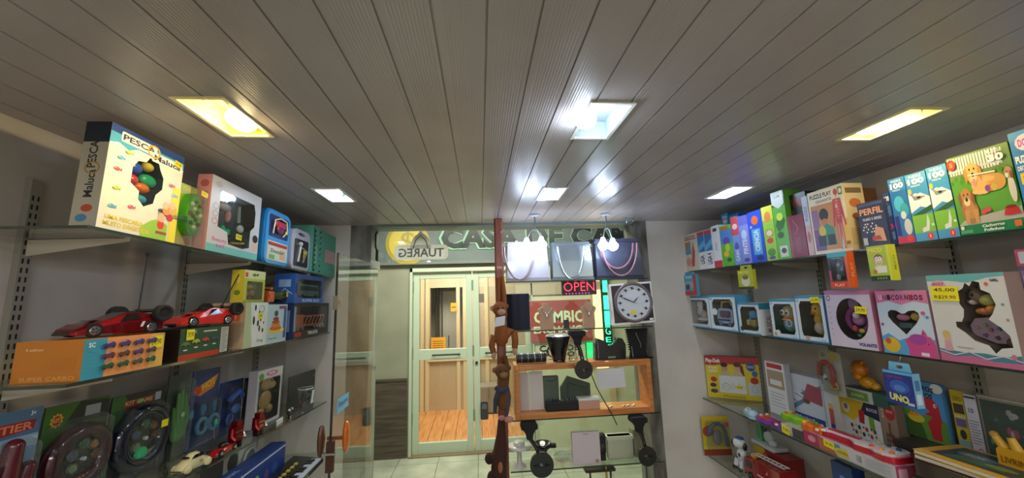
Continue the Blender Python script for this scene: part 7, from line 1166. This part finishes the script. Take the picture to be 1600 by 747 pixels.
t2 = thing('framed_picture', 'green framed picture with white and pink flowers, standing at the right end of the shelf', 'picture', (1.76, yat(1545, 1.76, ZP), ZP), -pi / 2 + .03); y = t2.location.y; w = y - yat(1640, 1.76, ZP); h = zat(616, 1.76, y) - ZP
part('picture_frame', t2, [('b', 0, w, 0, .012, 0, h, 'b5ac98')], bevel=.003); g = G(); g.art('F', w, h, 0, [('r', .05, .06, .9, .88, '1f4a3c'), ('e', .55, .80, .05, .05, 'c8c8c0'), ('e', .63, .77, .07, .04, 'd4d4cc'), ('e', .58, .74, .05, .04, 'c0c4bc'), ('e', .50, .52, .05, .07, 'c0546a'), ('e', .60, .50, .06, .07, 'b84a60'), ('e', .54, .46, .03, .08, 'd8c8cc'), ('b', [(.56, .46), (.58, .2)], .002, '3a7a4a'), ('e', .2, .8, .06, .04, '5a3a34'), ('e', .85, .5, .03, .04, '4aa06a'), ('e', .15, .3, .03, .04, '6ab06a'), ('e', .3, .66, .04, .03, '4a8a6a'), ('e', .8, .2, .06, .04, '2f6a4a')]); g.build('picture_print', t2); part('plastic_wrap', t2, [('b', .004, w - .004, -.008, -.0075, .004, h - .004, 'blister')], 'clear plastic wrap')
t = thing('giraffe_toy', 'yellow toy with horn-like bumps and brown lettering, in front of the framed picture', 'toy', (1.66, yat(1590, 1.66, ZP + .04), ZP), -pi / 2)
part('toy_body', t, [('rb', -.045, .06, 0, .03, .02, .085, .014, 'd8a01e:g'), ('rb', -.05, .07, -.005, .035, 0, .02, .006, 'c8901a:g')], bevel=.003); part('toy_horns', t, [('tb', [(-.03, .015, .08), (-.05, .012, .115)], [.014, .010], 'd8a83a:g'), ('tb', [(-.0, .015, .08), (-.01, .012, .12)], [.014, .010], 'd8a83a:g'), ('s', (-.05, .012, .117), .011, 'b8862a:g')], 'horn-like bumps'); part('side_lettering', t, [('tx', 'LIVRINHO', (.01, -.0015, .05), (1, 0, 0), (0, 0, 1), .02, '7a4a12', .09, .01)])
# flat books at the near end
def flat(name, label, pts, z, th, cover, art, page='d8d2bc'):
    A, B, D = [onz(a, b, z + th) for a, b in pts]; w = (B - A).length; rz = atan2(B.y - A.y, B.x - A.x); d = (D - A).length
    t = thing(name, label, 'book', (A.x, A.y, z), rz); g = G(); g.box(.002, w - .002, .002, d - .002, .002, th - .002, page); g.build('page_block', t)
    g = G(); g.box(0, w, 0, d, th - .002, th, cover); g.box(0, w, 0, d, 0, .002, cover); g.art('T', w, th, d, art); g.build('book_cover', t); return t, w, d
def flatw(name, label, x0, y0, w, d, rz, z, th, cover, art, page='d8d2bc', n=1):
    t = thing(name, label, 'book', (x0, y0, z), rz); g = G(); g.box(.002, w - .002, .002, d - .002, .002, th - .002, page); g.build('page_block', t)
    g = G(); g.box(0, w, 0, d, th - .002, th, cover); g.box(0, w, 0, d, 0, .002, cover); g.art('T', w, th, d, art); g.build('book_cover', t); return t

flatw('picture_book', 'brown-edged picture book at the bottom of the flat pile', c1.x + .005, c1.y, .28, .20, -pi / 2 + .10, ZP, .016, '7a4a30', [('r', .05, .05, .9, .9, '8a5a3a'), ('e', .5, .5, .3, .3, 'c8a070')])
flatw('picture_book', 'yellow picture book with a dark green scene, lying on the flat pile', c1.x + .008, c1.y + .002, .26, .19, -pi / 2 + .04, ZP + .0165, .014, 'd8a430', [('r', .12, .14, .8, .78, '3a4a4a'), ('p', [(.2, .2), (.8, .25), (.7, .5), (.3, .45)], '55724a'), ('e', .4, .6, .2, .12, '6a7a80'), ('t', 'SOS', .38, .6, .1, 'b8c8b0', .2, .03), ('e', .7, .4, .15, .08, '8a9a4a')])
flatw('comic_book', 'green, white and red picture book lying open-faced at the near end', 1.53, 1.06, .26, .22, -pi / 2, ZP, .012, 'c8c8b8', [('p', [(0, .1), (.35, 0), (1, 0), (1, .3), (.5, .5), (.2, .9), (0, .8)], '5f9a34'), ('p', [(.2, .9), (.4, .6), (.8, .45), (1, .4), (1, 1), (.2, 1)], 'cfcdbb'), ('e', .65, .75, .18, .12, '6a7076'), ('b', [(0, .03), (1, .03)], .008, 'a03a2a')])
# shelf-edge toys: shoe, guitars, boxes
def blobtoy(name, label, cat, x, px, z, prof, col, th, extra=(), rz=-pi / 2):
    y = yat(px, x, z); t = thing(name, label, cat, (x, y, z), rz); part('toy_body', t, [('pr', prof, 'xy', 0, th, col)], bevel=min(.006, th * .3))
    for nm, sp, lb in extra: part(nm, t, sp, lb)
    return t
def guitar_prof(L, wb, wn):
    P = []; 
    for u, v in ((0, .55), (.02, .8), (.10, 1), (.2, .95), (.28, .72), (.36, .82), (.46, .85), (.54, .5), (.60, .3), (.86, .28), (.90, .42), (.97, .40), (1, .2)): P.append((u * L, v * wb / 2))
    return P + [(a, -b) for a, b in reversed(P)]
def guitar(label, x, px, z, L, wb, col, top, rz, knobs, dz=0):
    y = yat(px, x, z); t = thing('toy_guitar', label, 'toy guitar', (x, y, z + .0005), rz, 'toy guitars at the edge of the lower right shelf'); P = guitar_prof(L, wb, 0)
    part('guitar_body', t, [('pr', P, 'xy', 0, .022, col)], bevel=.005); part('guitar_top', t, [('pr', [(.03 * L + a * .94, b * .88) for a, b in P], 'xy', .022, .030, top)], bevel=.003)
    part('fretboard', t, [('b', L * .5, L * .9, -.010, .010, .030, .036, col)]); part('strings', t, [('tb', [(L * .2, s * .003, .0365), (L * .88, s * .003, .0375)], .0006, 'c8c8c8:c', 4) for s in (-2, -1, 1, 2)])
    for i, c in enumerate(knobs): part('sound_button', t, [('s', (L * (.08 + .055 * i), (wb * .22) * (-1 if i % 2 else 1), .031), (.009, .009, .008), c)])
    part('tuning_pegs', t, [('s', (L * (.92 + .03 * (i % 2)), (.02 if i < 2 else -.02), .022), (.006, .008, .006), 'e0e0e0:g') for i in range(4)]); return t
y = yat(1185, 1.62, ZL); t = thing('toy_shoe', 'pale blue plastic toy shoe near the dough box', 'toy', (1.56, yat(1168, 1.56, ZL), ZL), -pi / 2 - .35)
part('shoe_sole', t, [('rt', 0, .14, -.028, .028, 0, .012, .025, '9ab8cc:g')]); part('shoe_upper', t, [('s', (.035, 0, .018), (.032, .026, .018), 'a4c4da:g'), ('s', (.10, 0, .02), (.036, .027, .022), 'a4c4da:g'), ('tb', [(.02, .0, .03), (.06, 0, .034), (.11, 0, .034)], .006, 'b4d0e2:g')], 'pale blue upper'); part('shoe_stud', t, blobs(((.07, -.012, .038), .004, 'd86a3a:g'), ((.09, .0, .042), .004, '3a5a8a:g')))
guitar('red and purple toy guitar, farthest of the guitars at the shelf edge', 1.548, 1192, ZL, .155, .085, '7a3fa0:g', 'c8384a:g', -pi / 2 - .1, ('e8c0a0:g', 'd0a8a0:g'))
P = PL(); P.loc = Vector((1.512, yat(1222, 1.512, ZL), ZL)); P.w = P.loc.y - yat(1254, 1.512, ZL); P.h = .042; P.rz = -pi / 2; P.ry = 0
carton('guitar_box', 'small white and grey box with a yellow price tag under the lime green guitar', 'toy box', P, .085, 'bab8b0', [('r', .55, .0, .45, 1, '4a4448'), ('r', 0, .0, .25, 1, 'd8d0b8')], (), [('r', 0, 0, 1, 1, '6a6468')], tags=((.05, .05, .045, .036, '9,90', -.1),))
zg = ZL + .0425
guitar('lime green toy guitar on the small grey box', 1.60, 1228, zg, .22, .075, '7ec022:g', '9ad82a:g', -pi / 2 - .06, ('e0d030:g', 'd85a2a:g', 'd8402a:g'))
P = PL(); P.loc = Vector((1.512, yat(1257, 1.512, ZL), ZL)); P.w = P.loc.y - yat(1403, 1.512, ZL); P.h = .055; P.rz = -pi / 2; P.ry = 0
carton('guitar_box', 'long white and pink toy guitar box with a barcode, at the shelf edge', 'toy box', P, .09, 'c9c4c8', [('r', 0, 0, .22, 1, 'a83a58'), ('e', .11, .5, .05, .25, 'd890a8'), ('p', [(.2, 0), (.42, 0), (.34, .8), (.2, 1)], 'b86a4a'), ('r', .34, .5, .12, .4, '5a8aa0'), ('p', [(.42, .1), (.55, .12), (.53, .75), (.4, .6)], 'd0c030'), ('t', 'GUITARRA', .48, .4, .2, '4a4a2a', .12, .02), ('r', .62, .2, .07, .6, 'e8e8e8')] + [('r', .625 + .008 * i, .24, .004, .52, '1a1a1a') for i in range(8)] + lines(.72, .78, .24, 7, .09, '8a8a90', .02), (), [('r', 0, 0, 1, 1, 'b04a66'), ('r', .1, .2, .4, .6, 'd8a8b0')], [('r', 0, 0, 1, 1, 'd0a8b8'), ('p', [(0, .1), (.6, .1), (.9, .5), (.5, .9), (0, .8)], 'b8405a')], tags=((.27, .42, .05, .028, '29,90', -.05),))
zg = ZL + .0555
guitar('orange toy guitar end lying at the far end of the long guitar box', 1.535, 1258, zg, .10, .05, 'd8651a:g', 'f08a24:g', -pi / 2 - .03, ('e8b03a:g', 'f0c050:g'))
guitar('large white and red toy guitar with orange and blue buttons on the long guitar box', 1.572, 1418, zg, .325, .125, 'b8202c:g', 'd8d4dc:g', pi / 2 + .06, ('d8702a:g', '2a4a7a:g', 'd8882a:g', '3a3a44:g', 'd85a2a:g', 'c8b060:g'))
# --- game hanging from the middle shelf
hang('card_game_pack', 'blue card game box lettered UNO hanging from the middle right shelf', 1399, 1446, 576, 626, .03, '2f3f8c', [('r', 0, .92, 1, .08, '6ab8dc'), ('t', 'CARD GAME', .38, .82, .08, 'b04060', .6, .03), ('e', .52, .55, .34, .2, '3f62b8'), ('e', .52, .5, .2, .1, '5a86d0'), ('o', .5, .55, .42, .3, .08, '4a4aa0'), ('t', 'UNO', .45, .20, .22, 'e8e06a', .66, .05, -.08), ('r', .72, .04, .22, .08, 'c8c8e0')], [('r', 0, 0, 1, 1, '7ab4d4'), ('r', .2, .1, .6, .3, 'c8d8e8'), ('r', .2, .5, .6, .3, '4a7aa8')], tab='7ac4e0', shelf='RM')
# ------------------------------------------------------------------ lowest right shelf
ZB = SH['RB'][0] + .0006
A = ony(1098, 714, 2.45); t = thing('arch_toy_pack', 'yellow pack with a blue and silver arch-shaped toy, on the lowest right shelf', 'toy pack', (1.47, 2.585, ZB), -.12); w = .18; h = zat(651, 1.5, 2.58) - ZB
part('backing_card', t, [('b', 0, w, 0, .004, 0, h, 'd0b82c')]); g = G(); g.art('F', w, h, 0, [('r', 0, 0, 1, .16, '8a3a28'), ('r', .02, .16, .9, .06, 'e0cc3a'), ('r', .78, .72, .2, .12, 'c8502a'), ('e', .2, .62, .2, .14, 'b8422c')]); g.build('card_print', t)
part('arch_toy', t, [('tb', [(w * .5 + w * .3 * cos(q), -.015, h * .55 + h * .28 * sin(q)) for q in [radians(180 - 18 * i) for i in range(11)]] + [(w * .84, -.015, h * .25)], .012, '3f5a8a:g'), ('s', (w * .5, -.012, h * .48), (w * .17, .012, h * .2), '8a8494:g')], 'blue arch and silver toy'); part('clear_blister', t, [('rb', w * .05, w * .9, -.032, -.031, h * .2, h * .92, .012, 'blister')])
x = 1.58; y = yat(1160, x, .8); t = thing('robot_dog', 'white and black toy robot dog with a blue cap, beside the red fire truck', 'toy robot', (x, y, ZB), -pi / 2)
part('dog_body', t, [('s', (0, 0, .085), (.032, .03, .045), 'd0d2d6:g'), ('s', (.0, .0, .03), (.04, .03, .028), 'c8cace:g')], 'white rounded body'); part('dog_head', t, [('s', (0, -.012, .155), (.034, .036, .032), 'd6d8dc:g'), ('s', (-.018, -.03, .15), (.018, .018, .022), '17181c:g')], 'white head with dark visor'); part('dog_cap', t, [('s', (0, -.008, .180), (.026, .026, .012), '2f4f80:g')], 'blue cap')
part('dog_ear', t, [('s', (-.034, .0, .14), (.008, .014, .022), '1a1a1e:g')]); part('dog_ear', t, [('s', (.034, .0, .14), (.008, .014, .022), '1a1a1e:g')])
for s, yy in ((-1, -.03), (1, -.03), (-1, .025), (1, .025)): part('leg', t, [('c', (s * .026, yy, .014), (s * .024, yy * .7, .06), .014, .012, 'd0d2d6:g', 10), ('s', (s * .026, yy - .006, .012), (.016, .018, .012), '1c1c20:g')])
part('spots', t, blobs(((.012, -.028, .09), (.008, .004, .012), '1a1a1e:g'), ((-.01, -.027, .07), (.006, .004, .008), '1a1a1e:g')))
t = thing('bowling_pack', 'clear pack with a green bottle shape and white animal on a white base', 'toy pack', (1.655, yat(1176, 1.655, .95), ZB - .0085), -pi / 2); 
part('white_base', t, [('rb', -.02, .17, -.005, .08, .165, .185, .006, 'b9bdc0:g')]); part('green_bottle', t, [('l', [(.018, .185), (.022, .22), (.02, .27), (.012, .30), (.001, .31)], (.025, .03, 0), '3a8a54:g')], 'green bottle'); part('white_animal', t, blobs(((.09, .03, .225), (.035, .02, .035), 'aeb6ba:g'), ((.075, .02, .27), (.018, .015, .02), '2a2e30:g'), ((.12, .03, .20), (.03, .018, .02), 'b4bcc0:g')), 'white plastic animal')
P = PL(); P.loc = Vector((1.645, yat(1178, 1.645, .87), ZB)); P.w = .25; P.h = .155; P.rz = -pi / 2; P.ry = 0
carton('red_game_box', 'dark red and yellow box with a white lower band behind the fire truck', 'toy box', P, .10, '7a2222', [('r', 0, .32, .35, .68, 'b89a2a'), ('e', .6, .66, .25, .2, '5a1618'), ('r', 0, .2, 1, .14, 'a9a6ac'), ('e', .35, .66, .1, .22, 'a8542a')] + [('e', .2 + .1 * i, .27, .01, .02, '3a3a50') for i in range(7)])
# fire truck
x = 1.535; y0 = yat(1166, x, ZB); t = thing('fire_truck', 'dark red toy fire truck with silver front bumper on the lowest right shelf', 'toy truck', (x, y0, ZB), -pi / 2); L = .27; D = .10; hh = .115
part('truck_cab', t, [('rb', 0, .085, 0, D, .022, hh, .014, '8a1a1c:g')], bevel=.005); part('truck_body', t, [('rb', .088, L, .0, D, .022, hh * 1.12, .012, '8a1a1c:g'), ('b', .10, L - .01, -.0015, 0, .05, .056, 'd8d4cc:g')], bevel=.004)
part('cab_window', t, [('rb', .015, .06, -.002, 0, .065, .1, .006, '1a1416:g'), ('b', -.002, 0, .01, D - .01, .065, .1, '1a1416:g')]); part('front_bumper', t, [('b', -.018, .0, -.004, D + .004, .016, .028, 'c8c4bc:c'), ('b', -.012, .0, .0, D, .036, .044, 'd0ccc4:c'), ('s', (-.006, .02, .055), .009, 'e8dca8:g'), ('s', (-.006, D - .02, .055), .009, 'e8dca8:g')], 'silver bumper and lights'); part('ladder', t, [('tb', [(.04, .03, hh * 1.2), (L, .03, hh * 1.3)], .004, 'c0bcb4:g'), ('tb', [(.04, .06, hh * 1.2), (L, .06, hh * 1.3)], .004, 'c0bcb4:g')] + [('tb', [(.05 + .03 * i, .03, hh * (1.2 + .012 * i)), (.05 + .03 * i, .06, hh * (1.2 + .012 * i))], .003, 'c0bcb4:g', 6) for i in range(8)]); part('roof_light', t, [('rb', .02, .06, .03, .07, hh, hh + .018, .006, 'd8a038:g')])
part('arrow_mark', t, [('pr', [(.17, .085), (.185, .10), (.18, .08)], 'xz', -.002, -.0015, 'd8b0b0')])
for xx in (.045, .15, .22):
    for yy in (-.002, D - .018): part('wheel', t, [('c', (xx, yy, .022), (xx, yy + .02, .022), .022, .022, '141416:m', 16), ('c', (xx, yy - .001, .022), (xx, yy, .022), .010, .010, '8a8a88:c', 10)])
t = thing('lime_toy', 'lime green rounded toy at the bottom edge in front of the fire truck', 'toy', (1.51, yat(1211, 1.51, .73), ZB + .0), -pi / 2); part('toy_base', t, [('rt', -.02, .07, .0, .024, 0, .012, .01, '8ab82a:g')]); part('toy_dome', t, [('s', (.025, .012, .012), (.04, .012, .022), 'a8d838:g')])
P = PL(); P.loc = Vector((1.60, yat(1306, 1.60, .85), ZB)); P.w = .10; P.h = .30; P.rz = -pi / 2; P.ry = 0
P.h = zat(718, 1.6, P.loc.y) - ZB
carton('blue_tall_box', 'dark blue tall box with pale dots, standing below the long guitar box', 'toy box', P, .06, '27407c', [('e', .5, .8 - .2 * i, .14, .04, '6a86b8') for i in range(4)])
t = thing('doll_box', 'dark box with a pale doll head, right of the dark blue tall box', 'toy box', (1.60, P.loc.y - .115, ZB), -pi / 2); part('carton', t, [('b', 0, .10, .03, .08, 0, .26, '241f24'), ('b', 0, .10, .0, .03, 0, .02, '3a3038')]); part('doll_head', t, [('s', (.05, .012, .225), (.022, .018, .026), 'c8a890:g'), ('s', (.05, .016, .238), (.024, .02, .02), '6a4a2a:m')], 'pale doll head'); part('doll_body', t, [('l', [(.03, .02), (.022, .12), (.012, .2)], (.05, .014, 0), 'c8b060', 14)])
P = PL(); P.loc = Vector((1.53, yat(1420, 1.53, .95), ZB)); P.w = .16; P.h = .22; P.rz = -pi / 2; P.ry = 0
carton('dark_toy_box', 'dark brown box below the near end of the long guitar box', 'toy box', P, .15, '2e2422', [('e', .5, .7, .3, .15, '6a3a3a'), ('r', 0, .9, 1, .05, '5a4a40'), ('r', .1, .1, .8, .3, '3a302c')])
